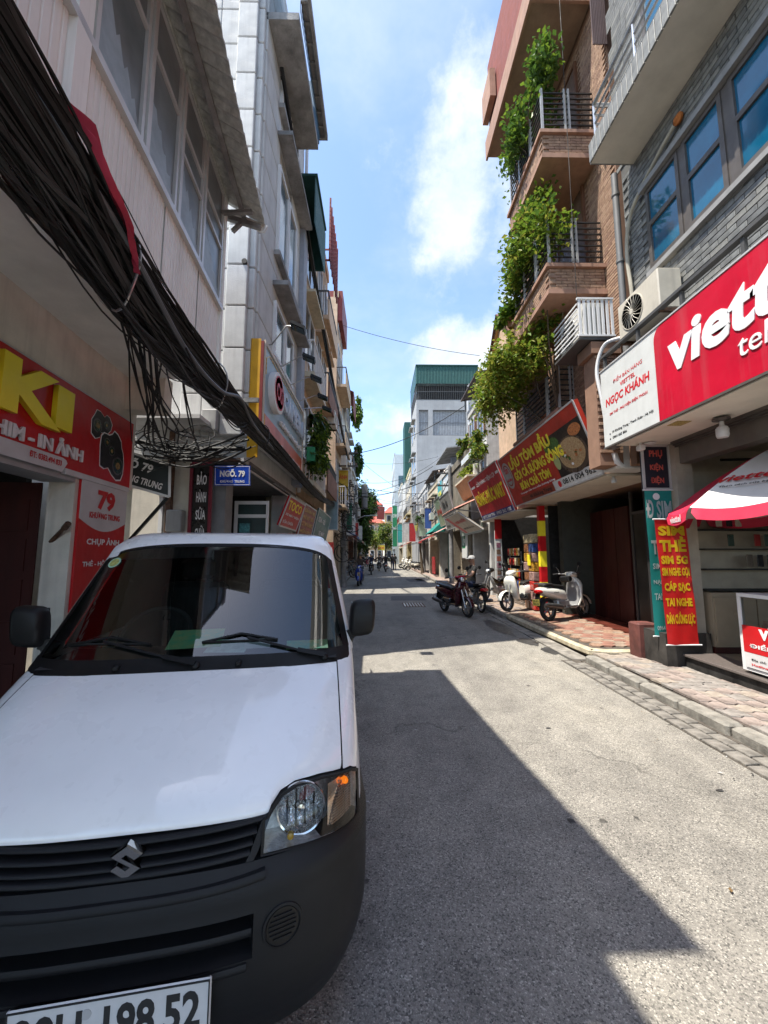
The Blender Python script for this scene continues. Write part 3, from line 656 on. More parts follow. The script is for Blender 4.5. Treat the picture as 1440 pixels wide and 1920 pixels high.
# hood
HLT = ([0, .35, .392, .404, .41, .436, .483, .57, .638, .674, .712, .73], [.834, .834, .834, .838, .852, .879, .892, .889, .876, .866, .833, .80])
HLB = ([.384, .476, .573, .644, .694, .72, .73], [.749, .745, .734, .723, .716, .719, .72])
def hlt(x): return float(np.interp(abs(x), *HLT))
def hlb(x): return float(np.interp(abs(x), *HLB))
hx = sorted(set(frange(-.640, .640, 48) + [.392, .404, .41, .436, -.392, -.404, -.41, -.436]))
def hood_pt(x, v, off=0):
    zl = hlt(x) + .004; zh = 1.150 - .010 * (abs(x) / .64) ** 2; z = zl + (zh - zl) * v
    edge = .006 * max(0, 1 - v * 14) ** 2
    return skin(x, z, off - edge)
b = MB(); b.grid(lambda x, v: hood_pt(x, v), hx, [0, .012, .03, .06] + frange(.12, 1, 16)); b.grid(lambda x, v: skin(x, hlt(x) + .004, -.006 - v), hx, [0, .02])
hood = b.build('bonnet', m_paint, van, smooth=True)
# fenders and sides
for sg in (-1, 1):
    b = MB()
    def fen(k, z):
        s0 = abs(s_of(.6455, z)); s = s0 + (1 - s0) * min(k, 1) + max(0, k - 1)
        return arc(sg * s, z, 0)
    b.grid(fen, frange(0, 1, 14) + [1.1, 1.3, 1.6], [.88, .90, .92, .96, 1.0, 1.04, 1.08, 1.12, 1.15, 1.185])
    b.grid(lambda x, v: (lambda p: (sg * p[0], p[1], p[2]))(skin(x, hlt(x) + .004 + v * (.88 - hlt(x) - .004), 0)), frange(.6455, .7015, 8), [0, .5, 1])
    def fen3(k, z):
        s0 = abs(s_of(.7015, z)); return arc(sg * (s0 + (1 - s0) * min(k, 1) + max(0, k - 1)), z, 0)
    b.grid(fen3, frange(0, 1, 8) + [1.1, 1.3, 1.6], [.70, .735, .78, .83, .86, .88])
    b.build('fender', m_paint, van, smooth=True)
    b = MB(); b.grid(lambda t, z: arc(sg * (1 + t), z, 0), [.62, .9, 1.6, 2.4, 3.1], [.34, .5, .7, .9, 1.1, 1.185]); b.build('side_panel', m_paint, van, smooth=True)
    b = MB(); b.grid(lambda t, z: arc(sg * (1 + t), z, 0), [.30, .9, 1.6, 2.4, 3.1], [.28, .34]); b.build('sill', m_trim, van, smooth=True)
# glasshouse
def ztop(u): return 1.715 - .055 * abs(u) ** 3 - .045 * abs(u) ** 14
def gpt(u, v, off=0, e=.965):
    z = 1.185 + v * (ztop(u) - 1.185); return arc(math.copysign(abs(s_of(abs(u) * e * sm_itp(z, W_), z)), u), z, off)
us = frange(-1, 1, 40)
b = MB(); b.grid(lambda u, v: gpt(u * .972, .0 + v * .985, .001), us, frange(0, 1, 16)); ws = b.build('windscreen', m_wind, van, smooth='all')
b = MB()                                                  # black ceramic border and rubber seal
for a0, a1, fn in ((0, 0, 0),):
    b.grid(lambda u, v: gpt(u, .965 + v * .035, .002), us, [0, 1])
    for sg in (-1, 1): b.grid(lambda k, v: gpt(sg * (.955 + .045 * k), v, .002), [0, 1], frange(0, 1, 16))
b.build('windscreen_seal', m_black, van, smooth=True)
for sg in (-1, 1):
    b = MB()
    def pil(k, z):
        s0 = abs(s_of(.965 * sm_itp(z, W_), z)); s = s0 + (1 - s0) * min(k, 1) + max(0, k - 1); return arc(sg * s, z, .003)
    b.grid(pil, frange(0, 1, 8) + [1.06, 1.10], [1.165, 1.185] + frange(1.25, 1.74, 10)); b.build('windscreen_pillar', m_paint, van, smooth=True)
    b = MB(); b.grid(lambda t, z: arc(sg * (1 + t), z, -.006), [.09, .8, 1.5, 2.4, 3.0], [1.17, 1.3, 1.45, 1.62]); b.build('side_window', m_glass, van, smooth=True)
    b = MB(); b.grid(lambda t, z: arc(sg * (1 + t), z, .003), [.09, .8, 1.5, 2.4, 3.05], [1.60, 1.66, 1.70, 1.74]); b.grid(lambda t, z: arc(sg * (1 + t), z, .003), [.78, .84], [1.17, 1.62]); b.build('side_frame', m_paint, van, smooth=True)
b = MB(); b.grid(lambda u, v: (lambda z: arc(math.copysign(abs(s_of(abs(u) * .966 * sm_itp(z, W_), z)), u), z, .003))(ztop(u) + v * (1.742 - ztop(u))), us, [0, .3, .65, 1]); b.build('roof_header', m_paint, van, smooth=True)
rings = []
for z, sc, yo in ((1.742, 1, 0), (1.758, .985, .02), (1.772, .955, .06), (1.784, .90, .13), (1.793, .8, .24), (1.799, .6, .42), (1.803, .3, .8)):
    w = .590 * sc + .0; y0 = 1.172 + yo; D = .24 * sc; yb = 3.55 - yo * .8; r = []
    for s in frange(-1, 1, 32):
        a = abs(s) * math.pi / 2; r.append((math.copysign(w * math.sin(a) ** (2 / 3) if a else 0, s), y0 + D * (1 - abs(math.cos(a)) ** (2 / 3)), z))
    r += [(w, 2.2, z), (w, yb - .1, z), (w - .1, yb, z), (-w + .1, yb, z), (-w, yb - .1, z), (-w, 2.2, z)]; rings.append(r)
b = MB(); b.loft(rings, False, True); b.build('roof', m_paint, van, smooth=True)
box('rear_panel', m_paint, van, -.68, .68, 3.5, 3.56, .35, 1.74)
# roof ribs
# headlights
for sg in (-1, 1):
    cols = frange(.386, .699, 26)
    top = [(x, hlt(x) - .004) for x in cols]; bot = [(x, hlb(x) + .003) for x in cols]
    F_ = lambda x, z, o: (lambda p: (sg * p[0], p[1], p[2]))(skin(x, z, o))
    b = MB(); b.grid(lambda x, v: F_(x, hlb(x) + .003 + v * (hlt(x) - hlb(x) - .007), .006), cols, frange(0, 1, 6)); hl = b.build('headlight', m_lens, van, smooth='all')
    loop = [(x, hlb(x)) for x in cols] + [(x, hlt(x)) for x in reversed(cols)]
    cx, cz = .56, .80
    b = MB(); b.loft([[F_(x, z, .010) for x, z in loop], [F_(cx + (x - cx) * .955, cz + (z - cz) * .93, .008) for x, z in loop]]); b.loft([[F_(x, z, .010) for x, z in loop], [F_(x, z, -.03) for x, z in loop]]); b.build('headlight_rim', m_black, hl)
    b = MB(); b.loft([[F_(cx + (x - cx) * .965, cz + (z - cz) * .95, .002) for x, z in loop], [F_(cx + (x - cx) * .93, cz + (z - cz) * .85, -.095) for x, z in loop]])
    b.grid(lambda x, v: F_(cx + (x - cx) * .93, cz + ((hlb(x) + v * (hlt(x) - hlb(x))) - cz) * .85, -.094), cols, [0, .33, .66, 1]); b.build('reflector_housing', m_refl, hl, smooth=True)
    c = Vector(F_(.520, .818, -.052)); d = Vector((sg * .10, -1, .10)).normalized()
    b = MB(); n = 46; prof = [(.012, -.036), (.03, -.030), (.052, -.014), (.066, .006), (.074, .030)]
    z_ = d; x_ = z_.orthogonal().normalized(); y_ = z_.cross(x_)
    b.loft([[c + z_ * h + (x_ * math.cos(2 * math.pi * k / n) + y_ * math.sin(2 * math.pi * k / n)) * (r + (.0045 if k % 2 else 0)) for k in range(n)] for r, h in prof]); b.build('reflector_bowl', m_bowl, hl)
    MB().lathe([(.073, .030), (.078, .032), (.079, .024)], c, d, 40, cap=False).build('bowl_ring', m_chrome, hl, smooth=True)
    rx_ = Vector((0, 0, 1)).cross(d).normalized(); uz_ = d.cross(rx_).normalized(); bd_ = MB(); bl_ = MB()
    for kk in range(-4, 5):
        hh_ = math.sqrt(max(.0002, .062 ** 2 - (kk * .0145) ** 2)) * .92; dep = .014 - .030 * (1 - (kk / 4.6) ** 2)
        tgt = bd_ if kk % 2 else bl_
        tgt.grid(lambda u, v: c + rx_ * (kk * .0145 + (u - .5) * .0075) + uz_ * (hh_ * v) + d * (dep + .028 * v * v + (.002 if u == .5 else 0)), [0, .5, 1], frange(-1, 1, 8))
    bd_.build('reflector_facet', mat('facet_painted_dark', g(.10), .15, .7, var=.5, scale=60), hl); bl_.build('reflector_facet', m_bowl, hl)  # every other facet is coloured dark, imitating contrast of reflections in the bowl
    MB().lathe([(0, .034), (.011, .032), (.014, .022), (.014, .004)], c, d, 16).build('bulb_shield', m_chrome, hl, smooth=True)
    MB().lathe([(0, .012), (.009, .010), (.012, 0), (.012, -.02)], c + d * .012, d, 14).build('bulb', mat('bulb_glass', (.5, .5, .52), .05, .6), hl, smooth=True)
    b = MB()
    for k in range(15):
        z = .742 + k * .0075
        xa = .612 + .045 * ((z - .742) / .105) ** 1.5; pts = [F_(x, z, -.018) for x in frange(xa, .690, 6)]
        b.tube(pts, .0040, 6)
    b.build('ribbed_reflector', m_ambl, hl, smooth=True)
    b = MB(); b.grid(lambda x, z: F_(x, z, -.024), frange(.605, .692, 6), frange(.728, .852, 6)); b.build('side_reflector', m_ambl, hl, smooth=True)
    q = Vector(F_(.660, .840, -.010)); MB().lathe([(0, .014), (.009, .010), (.012, 0), (.010, -.012)], q, (sg * .5, -1, 0), 14).build('indicator_bulb', m_orange, hl, smooth=True)
    q = Vector(F_(.478, .762, -.02)); MB().lathe([(0, .010), (.010, .006), (.011, -.006)], q, (0, -1, 0), 12).build('side_bulb', mat('amber_dot', (.6, .35, .03), .2), hl, smooth=True)
# cowl, washer nozzles, wipers
b = MB(); b.grid(lambda u, v: (lambda z: arc(math.copysign(abs(s_of(abs(u) * .955 * sm_itp(z, W_), z)), u), z, .007 - .012 * (v < .05)))(1.140 - .006 * u * u + v * (.052 + .010 * abs(u) ** 6)), us, [0, .04, .3, .7, 1]); b.build('cowl', m_black, van, smooth=True)
for x in (-.30, .20): 
    p = skin(x, 1.158, .010); MB().bbox(p[0] - .012, p[0] + .012, p[1] - .012, p[1] + .02, 1.155, 1.178, .005).build('washer_nozzle', m_black, van)
for xp, xe_, bl0, bl1 in ((.02, -.40, -.56, -.20), (.575, .22, .02, .36)):
    p = Vector(skin(xp, 1.165, .022)); wp = MB().lathe([(.018, -.02), (.018, .006), (.010, .014), (0, .015)], p, (0, -.7, .7), 14).build('wiper', m_black, van, smooth=True)
    def gp(x, z, o): y = skY(x, z) - o; return Vector((x, y, z))
    e = gp(xe_, 1.262, .030); MB().beam(p + Vector((0, -.01, .01)), p.lerp(e, .35), .022, .012, (0, -.7, .7)).beam(p.lerp(e, .33), e, .010, .007, (0, -.7, .7)).build('wiper_arm', m_black, wp)
    MB().tube([gp(x, 1.245 + .03 * (1 - abs((x - (bl0 + bl1) / 2) / ((bl1 - bl0) / 2))), .014) for x in frange(bl0, bl1, 10)], .006, 6).build('wiper_blade', m_black, wp)
    MB().beam(gp(bl0, 1.243, .008), gp(bl1, 1.243, .008), .004, .018, (0, -.7, .7)).build('blade_rubber', m_rubber, wp)
# mirrors
for sg in (-1, 1):
    cx, cz, cyy = sg * .785, 1.315, .86; rings = []
    for k, (dy, s) in enumerate(((-.045, .72), (-.035, .90), (-.01, 1.0), (.03, 1.0), (.04, .95))):
        r = []
        for t in range(24):
            a = 2 * math.pi * t / 24; ca, sa = math.cos(a), math.sin(a)
            x = math.copysign(abs(ca) ** .45, ca) * .068 * s; z = math.copysign(abs(sa) ** .45, sa) * .094 * s
            r.append((cx + x + sg * z * .06, cyy + dy + abs(x) * .1, cz + z + sg * x * .10))
        rings.append(r)
    b = MB(); b.loft(rings, True, True); mir = b.build('wing_mirror', m_black, van, smooth=True)
    MB().beam((sg * .68, .90, 1.205), (sg * .74, .88, 1.235), .05, .05).tube([(sg * .715, .885, 1.19), (sg * .722, .885, 1.225)], [.022, .026], 10).build('mirror_arm', m_black, mir)
    MB().grid(lambda x, z: (cx + x, cyy + .041, cz + z), [-.058, .058], [-.08, .08]).build('mirror_glass', m_chrome, mir)
# number plate
pl = MB(); pl.bbox(-.20, .280, -.034, -.022, .392, .524, .004).build('number_plate', m_plate, van); pl = KIDS  # placeholder
plo = [o for o in bpy.data.objects if o.name == 'number_plate'][0]
b = MB()
for x0, x1, z0, z1 in ((-.197, .277, .518, .521), (-.197, .277, .395, .398), (-.197, -.194, .398, .518), (.274, .277, .398, .518)): b.box(x0, x1, -.0362, -.033, z0, z1)
b.build('plate_border', m_lettk, plo)
text('29H-198.52', m_lettk, plo, (-.180, -.034, .410), (1, 0, 0), (0, 0, 1), .435, .092, bold=.028, depth=.0015, off=.0002, name='plate_number', res=3)
MB().lathe([(.012, 0), (.012, .0012)], (-.018, -.0342, .49), (0, -1, 0), 20).build('plate_seal', mat('seal_grey', g(.45), .5), plo)
box('plate_bracket', m_trim, van, -.20, .275, -.022, .01, .41, .50)
# inside: dash, papers, seats, steering wheel, hanging ornament
inn = mat('van_interior', g(.03), .8, var=.2)
box('floor_pan', m_dark, van, -.66, .66, .35, 3.45, .22, .42)
b = MB(); b.loft([[(x, y, z) for x in frange(-.64, .64, 4)] for y, z in ((.68, 1.16), (.80, 1.175), (.98, 1.18), (1.06, 1.12), (1.08, .7))], closed=False); b.build('dashboard', inn, van, smooth=True)
for x in (-.34, .34):
    st = MB().bbox(x - .24, x + .24, 1.35, 1.85, .75, .90, .04).build('seat', inn, van); MB().bbox(x - .23, x + .23, 1.82, 1.95, .9, 1.45, .04).bbox(x - .12, x + .12, 1.85, 1.95, 1.47, 1.62, .03).build('seat_back', inn, st)
MB().lathe([(.18 + .013 * math.cos(a), .013 * math.sin(a)) for a in frange(0, 2 * math.pi, 8)], (-.34, 1.15, 1.20), (0, -.75, .66), 28).build('steering_wheel', inn, van, smooth=True)
box('rear_cabin_wall', m_dark, van, -.6, .6, 3.4, 3.45, .4, 1.7); MB().grid(lambda x, y: (x, y, 1.735), [-.55, .55], [1.3, 3.4]).build('headlining', mat('headlining', g(.12)), van)
for (x0, y0, x1, y1, m_, a) in ((-.16, .76, .08, .94, mat('green_leaflet', (.16, .62, .34), .5, var=.5, scale=25, col2=(.55, .6, .25)), .1), (.03, .72, .22, .84, mat('pale_card', (.70, .85, .80), .5, var=.2, scale=30), -.15), (.20, .74, .32, .83, mat('white_card', (.8, .82, .80), .5), .05), (.40, .72, .60, .80, mat('green_leaflet', g(.3)), .02)):
    cx, cy_ = (x0 + x1) / 2, (y0 + y1) / 2; ca, sa = math.cos(a), math.sin(a)
    MB().add([(cx + (x - cx) * ca - (y - cy_) * sa, cy_ + (x - cx) * sa + (y - cy_) * ca, z) for x, y in ((x0, y0), (x1, y0), (x1, y1), (x0, y1)) for z in ((1.19 + a * .02 + (y - .7) * .30),)], [(0, 1, 2, 3)]).build('paper', m_, van)
# stickers on the glass
c = Vector(gpt(-.885, .86, .004)); c2 = Vector(gpt(-.80, .86, .004)); c3 = Vector(gpt(-.885, .93, .004)); ax = (c2 - c).normalized(); az = (c3 - c).normalized(); nn = ax.cross(az).normalized()
for r, m_, o in ((.034, mat('sticker_green', (.35, .60, .45), .4), 0), (.026, mat('sticker_gold', (.50, .50, .16), .4, var=.4, scale=60), .001)):
    MB().lathe([(r, 0), (r, .0008)], c + nn * (.003 + o) + ax * .015, nn, 28).build('inspection_sticker', m_, van)
p = c - ax * .040 + az * .05 + nn * .003; MB().quad(p, p + ax * .045, p + ax * .045 + az * .035, p + az * .035).build('paper_tag', mat('paper_tag', g(.6)), van)
# wheels
for sg in (-1, 1):
    for y in (.78, 3.1):
        w = MB().lathe([(.17, -.08), (.26, -.08), (.285, -.05), (.285, .05), (.26, .08), (.17, .08)], (sg * .62, y, .285), (sg, 0, 0), 28, cap=False).build('wheel', m_rubber, van, smooth=True)
        MB().lathe([(.17, .06), (.12, .04), (.05, .06), (0, .06)], (sg * .62, y, .285), (sg, 0, 0), 20).build('rim', m_steel, w, smooth=True)
van.location = (-.728, 1.168, 0); van.rotation_euler = (0, 0, rad(9))
# ================================================================== motorbikes
def ering(cx, cy, cz, a, b_, axis, n=14, p=1.0):
    r = []
    for k in range(n):
        t = 2 * math.pi * k / n; c, s = math.cos(t), math.sin(t)
        u, v = math.copysign(abs(c) ** p, c) * a, math.copysign(abs(s) ** p, s) * b_
        r.append((cx + u, cy + v, cz) if axis == 'z' else (cx, cy + u, cz + v) if axis == 'x' else (cx + u, cy, cz + v))
    return r
def make_bike(label, body, second, kind='scooter', group=None, plate=None, name='scooter', tail=True, mirrors=True, cat='motorbike'):
    t = thing(name, label, cat, (0, 0, 0), 0, group)
    Rw = .26 if kind == 'scooter' else .29; Tw = .045 if kind == 'scooter' else .032; xf, xr = .66, -.58
    for x in (xf, xr):
        w = MB().lathe([(Rw - Tw * 1.6 + Tw * .9 * math.cos(a), Tw * math.sin(a)) for a in []] or [(Rw - Tw * 1.7, -Tw * .8), (Rw - Tw * .7, -Tw), (Rw - Tw * .15, -Tw * .6), (Rw, 0), (Rw - Tw * .15, Tw * .6), (Rw - Tw * .7, Tw), (Rw - Tw * 1.7, Tw * .8)], (x, 0, Rw), (0, 1, 0), 26, cap=False).build('wheel', m_rubber, t, smooth=True)
        b = MB().lathe([(Rw - Tw * 1.9, -Tw * .8), (Rw - Tw * 1.6, 0), (Rw - Tw * 1.9, Tw * .8)], (x, 0, Rw), (0, 1, 0), 24, cap=False)
        ns = 5 if kind == 'scooter' else 12
        for k in range(ns):
            a = 2 * math.pi * k / ns; b.beam((x, 0, Rw), (x + (Rw - Tw * 1.7) * math.cos(a), 0, Rw + (Rw - Tw * 1.7) * math.sin(a)), .022 if ns == 5 else .006, .03 if ns == 5 else .006, (0, 1, 0))
        b.cyl((x, -.05, Rw), (x, .05, Rw), .035); b.build('rim', m_steel, w)
    b = MB()                                              # front mudguard
    for r_, w_ in ((Rw + .03, .06),):
        b.grid(lambda a, v: (xf + (Rw + .035 - .02 * v * v) * math.cos(a), v * .062, Rw + (Rw + .035 - .02 * v * v) * math.sin(a)), frange(.15, 2.5, 14), [-1, -.6, 0, .6, 1])
    b.build('front_mudguard', body if kind == 'scooter' else second, t, smooth=True)
    b = MB()
    for sy in (-1, 1): b.tube([(xf, sy * .065, Rw), (xf - .10, sy * .065, .62), (xf - .20, sy * .05, .85)], [.018, .022, .02], 8)
    b.build('front_fork', m_steel, t, smooth=True)
    if kind == 'scooter':
        b = MB(); b.loft([ering(x, 0, z, th, w, 'z', 16, .75) for z, x, w, th in ((.24, .24, .12, .04), (.32, .33, .17, .05), (.45, .40, .20, .055), (.62, .44, .205, .06), (.76, .47, .20, .085), (.86, .47, .16, .10), (.93, .44, .10, .09), (.97, .41, .06, .06))], True, True); ls = b.build('leg_shield', body, t, smooth=True)
        b = MB(); b.loft([ering(x, 0, z, .012, w, 'z', 14, .75) for z, x, w in ((.30, .275, .14), (.45, .345, .175), (.62, .375, .18), (.76, .375, .165), (.84, .37, .12))], True, True); b.build('inner_panel', second, ls, smooth=True)
        MB().bbox(-.12, .34, -.15, .15, .27, .33, .02).build('footboard', second, t)
        b = MB(); b.loft([ering(x, 0, z, w, h, 'x', 16, .8) for x, z, w, h in ((.02, .50, .10, .17), (-.10, .54, .15, .17), (-.30, .60, .17, .14), (-.50, .63, .175, .12), (-.70, .665, .15, .095), (-.82, .69, .10, .065), (-.88, .70, .05, .035))], True, True); bd = b.build('rear_body', body, t, smooth=True)
        MB().bbox(-.40, .02, -.155, .155, .30, .46, .03).build('engine_cover', second, t)
    else:
        b = MB(); b.loft([ering(x, 0, z, w, h, 'x', 12, .9) for x, z, w, h in ((.40, .80, .06, .07), (.25, .68, .06, .09), (.05, .58, .07, .10), (-.15, .60, .10, .12), (-.45, .66, .12, .09), (-.70, .70, .09, .06), (-.84, .74, .04, .03))], True, True); bd = b.build('rear_body', body, t, smooth=True)
        b = MB()
        for sy in (-1, 1): b.loft([ering(x, sy * y, z, .02, w, 'z', 10, .9) for z, x, y, w in ((.30, .22, .15, .03), (.45, .30, .17, .07), (.62, .38, .15, .09), (.78, .44, .10, .08), (.88, .45, .06, .04))], True, True)
        b.build('leg_shield', second, t, smooth=True)
        b = MB(); b.bbox(-.15, .16, -.13, .13, .24, .44, .03).cyl((.10, 0, .36), (.30, 0, .40), .065, .055, 12); b.build('engine', m_steel, t)
    b = MB(); b.loft([ering(x, 0, z, w, h, 'x', 14, .7) for x, z, w, h in ((.02, .70, .07, .03), (-.08, .745, .12, .04), (-.30, .765, .145, .045), (-.50, .785, .14, .045), (-.66, .80, .12, .04), (-.72, .79, .08, .02))], True, True); b.build('seat', mat('seat_vinyl', g(.018), .45, var=.1), t, smooth=True)
    b = MB(); b.loft([ering(x, 0, z, w, h, 'x', 16, .8) for x, z, w, h in ((.27, 1.02, .05, .03), (.32, 1.03, .12, .06), (.40, 1.02, .135, .075), (.48, .995, .11, .07), (.53, .98, .06, .045))], True, True); hc = b.build('handlebar_cover', body, t, smooth=True)
    MB().lathe([(0, .045), (.035, .038), (.058, .02), (.064, 0)], (.505, 0, .985), (1, 0, .12), 20).build('headlight', mat('bike_headlamp', g(.7), .1, .3), hc, smooth=True)
    b = MB(); b.tube([(.22, -.35, 1.04), (.28, -.22, 1.05), (.34, 0, 1.03), (.28, .22, 1.05), (.22, .35, 1.04)], .014, 8).cyl((.36, 0, .98), (.42, 0, .82), .03, .035); b.build('handlebar', m_steel, t, smooth=True)
    for sy in (-1, 1):
        MB().cyl((.215, sy * .365, 1.04), (.265, sy * .25, 1.05), .020, .020, 10).beam((.27, sy * .24, 1.045), (.30, sy * .36, 1.035), .008, .012).build('grip', m_rubber, t, smooth=True)
        if mirrors:
            MB().tube([(.29, sy * .23, 1.05), (.30, sy * .27, 1.16), (.29, sy * .31, 1.22)], .006, 6).build('mirror_stem', m_steel, t)
            MB().lathe([(0, .02), (.045, .014), (.058, 0), (.052, -.004), (0, -.004)], (.295, sy * .33, 1.25), (1, 0, 0), 16).build('mirror', m_black, t, smooth=True)
    if tail: MB().loft([ering(x, 0, .665, w, h, 'x', 12, .8) for x, w, h in ((-.78, .11, .05), (-.87, .10, .05), (-.91, .06, .03))], True, True).build('tail_light', mat('red_tail_lens', (.45, .008, .01), .15), t, smooth=True)
    MB().tube([(-.50, -.13, .82), (-.72, -.13, .84), (-.84, -.07, .85), (-.84, .07, .85), (-.72, .13, .84), (-.50, .13, .82)], .012, 8).build('grab_rail', m_steel, t, smooth=True)
    b = MB(); b.tube([(.0, -.14, .27), (-.25, -.17, .25), (-.36, -.18, .28)], .018, 8).tube([(-.32, -.185, .30), (-.38, -.19, .315), (-.80, -.20, .37), (-.88, -.20, .38)], [.045, .058, .052, .035], 12); b.build('muffler', m_steel if kind != 'scooter' else mat('muffler_grey', g(.10), .35, .6), t, smooth=True)
    b = MB(); b.bbox(-.62, -.28, .06, .16, .22, .38, .03).tube([(-.62, .14, .30), (-.70, .13, .62)], .02, 8); b.build('swing_arm', mat('engine_grey', g(.12), .5, .5), t)
    b = MB(); b.grid(lambda a, v: (xr + (Rw + .03) * math.cos(a), v * .05, Rw + (Rw + .03) * math.sin(a)), frange(1.0, 2.9, 8), [-1, 0, 1]).beam((-.84, 0, .62), (-.92, 0, .38), .12, .01, (1, 0, 0)); b.build('rear_mudguard', m_black, t)
    if plate is not None:
        pp = MB().bbox(-.945, -.935, -.095, .095, .36, .50, .003).build('number_plate', plate, t)
        for k, s in enumerate(('29-X1', '452.16')): text(s, m_lettk, pp, (-.9455, .075, .44 - k * .06), (0, -1, 0), (0, 0, 1), .15, .045, bold=.02, depth=.001, off=.0005, name='plate_number')
    MB().tube([(-.10, .12, .26), (-.14, .20, .13), (-.16, .27, .012)], .010, 6).build('side_stand', m_steel, t)
    return t
bikes_col = dict(white=mat('scooter_white', (.74, .73, .66), .22, coat=.8, var=.03), cream=mat('scooter_cream', (.66, .62, .52), .25, coat=.7, var=.03), black=mat('scooter_black', g(.012), .2, coat=.8), red=mat('scooter_red', (.35, .02, .05), .25, coat=.6), blue=mat('scooter_blue', (.02, .05, .28), .25, coat=.6), grey=mat('scooter_grey', g(.18), .3, .4), dark=mat('scooter_dark_panel', g(.03), .4), teal=mat('scooter_teal', (.05, .28, .28), .3), maroon=mat('scooter_maroon', (.045, .006, .012), .25, coat=.6), silverp=mat('scooter_silver_panel', g(.34), .35, .3))
bc = bikes_col; m_yplate = mat('yellow_plate', (.72, .58, .12), .5); m_wplate = mat('white_bike_plate', g(.65), .5)
sc1 = make_bike('white scooter seen from the rear side with yellow number plate, parked on red pavers', bc['white'], bc['silverp'], plate=m_yplate)
sc1.location = (4.36, 9.2, .16); sc1.rotation_euler = (rad(-6), 0, rad(28))
text('Grande', m_lettk, None, (0, 0, 0), (1, 0, 0), (0, 0, 1), .1, name='lettering').name = 'tmp_word'
bpy.data.objects.remove(bpy.data.objects['tmp_word'])
for sy in (-1,): 
    w0 = WM[sc1.name]; WM[sc1.name] = Matrix.Identity(4)
    text('Grande', m_lettk, sc1, (-.52, -.176, .615), (1, 0, 0), (0, -.15, 1), .17, .03, name='side_badge', shear=.3, depth=.002, off=.002)
    MB().bbox(.10, .26, -.13, .13, .85, .99, .03).build('inner_pocket', m_black, sc1)
sc2 = make_bike('white scooter facing the road behind the first, front wheel at the kerb', bc['white'], bc['dark'])
sc2.location = (4.02, 10.9, .14); sc2.rotation_euler = (rad(5), 0, rad(180 + 30))
sc3 = make_bike('dark red and black scooter parked on the road by the kerb, front wheel forward', bc['maroon'], bc['black'], plate=m_wplate)
MB().beam((.44, .02, .35), (.56, .02, .80), .05, .02).build('silver_stripe', m_chrome, sc3); MB().bbox(.36, .50, -.14, .14, 1.03, 1.09, .02).build('red_cowl', bc['red'], sc3)
sc3.location = (2.14, 11.1, 0); sc3.rotation_euler = (rad(4), 0, rad(-70))
sc4 = make_bike('black underbone motorbike parked nose to the road before the dark doorway', bc['black'], bc['silverp'], 'moto', name='motorbike')
sc4.location = (3.95, 13.0, .14); sc4.rotation_euler = (rad(-5), 0, rad(205))
sc5 = make_bike('blue scooter ridden towards the camera by a man in brown', bc['blue'], bc['dark'], plate=m_wplate)
MB().beam((.545, 0, .50), (.52, 0, .86), .10, .02, (1, 0, 0)).build('silver_front_panel', m_chrome, sc5)
sc5.location = (-1.02, 21.4, 0); sc5.rotation_euler = (0, 0, rad(-94))

# ================================================================== people
def skin_body(joints, edges, rootk):
    me = bpy.data.meshes.new('body'); ks = list(joints); me.from_pydata([joints[k][0] for k in ks], [(ks.index(a), ks.index(b)) for a, b in edges], [])
    o = bpy.data.objects.new('body', me); COL.objects.link(o)
    o.modifiers.new('k', 'SKIN'); sv = me.skin_vertices
    if not sv:
        return None
    for i, k in enumerate(ks):
        r = joints[k][1]; sv[0].data[i].radius = (r, r) if not isinstance(r, tuple) else r; sv[0].data[i].use_root = (k == rootk)
    s = o.modifiers.new('s', 'SUBSURF'); s.levels = 2; s.render_levels = 2
    bpy.context.view_layer.update(); dg = bpy.context.evaluated_depsgraph_get(); dg.update()
    out = bpy.data.meshes.new_from_object(o.evaluated_get(dg)); bpy.data.objects.remove(o); return out
E0 = [('pelvis', 'spine'), ('spine', 'chest'), ('chest', 'neck'), ('neck', 'head'), ('head', 'crown')]
for q in 'LR': E0 += [('chest', 'sh' + q), ('sh' + q, 'el' + q), ('el' + q, 'wr' + q), ('wr' + q, 'ha' + q), ('pelvis', 'hip' + q), ('hip' + q, 'kn' + q), ('kn' + q, 'an' + q), ('an' + q, 'to' + q)]
def pose(pelvis, lean, armL, armR, legL, legR, head=(0, 0)):
    """forward = +x, left = +y; arms/legs = elbow, wrist, knee, ankle positions"""
    P = Vector(pelvis); up = Vector((math.sin(lean), 0, math.cos(lean))); fw = Vector((math.cos(lean), 0, -math.sin(lean)))
    J = {'pelvis': (P, .135), 'spine': (P + up * .20, .125), 'chest': (P + up * .40, .150), 'neck': (P + up * .545, .058)}
    hd = J['neck'][0] + up * .06 + Vector((.025 + head[0], head[1], .04)); J['head'] = (hd, .085); J['crown'] = (hd + Vector((.012, 0, .125)), .090)
    for q, s, (el, wr), (kn, an) in (('L', 1, armL, legL), ('R', -1, armR, legR)):
        J['sh' + q] = (P + up * .47 + Vector((0, s * .175, 0)), .062); J['el' + q] = (Vector(el), .045); J['wr' + q] = (Vector(wr), .032)
        d = (Vector(wr) - Vector(el)).normalized(); J['ha' + q] = (Vector(wr) + d * .10, .034)
        J['hip' + q] = (P + Vector((.01, s * .09, -.04)), .098); J['kn' + q] = (Vector(kn), .066); J['an' + q] = (Vector(an), .045); J['to' + q] = (Vector(an) + Vector((.15, s * .01, -.045)), .038)
    return J
rider_pose = pose((-.22, 0, .90), rad(6), ((.02, .30, 1.15), (.22, .30, 1.08)), ((.02, -.30, 1.15), (.22, -.30, 1.08)), ((.26, .17, .78), (.18, .15, .40)), ((.26, -.17, .78), (.18, -.15, .40)))
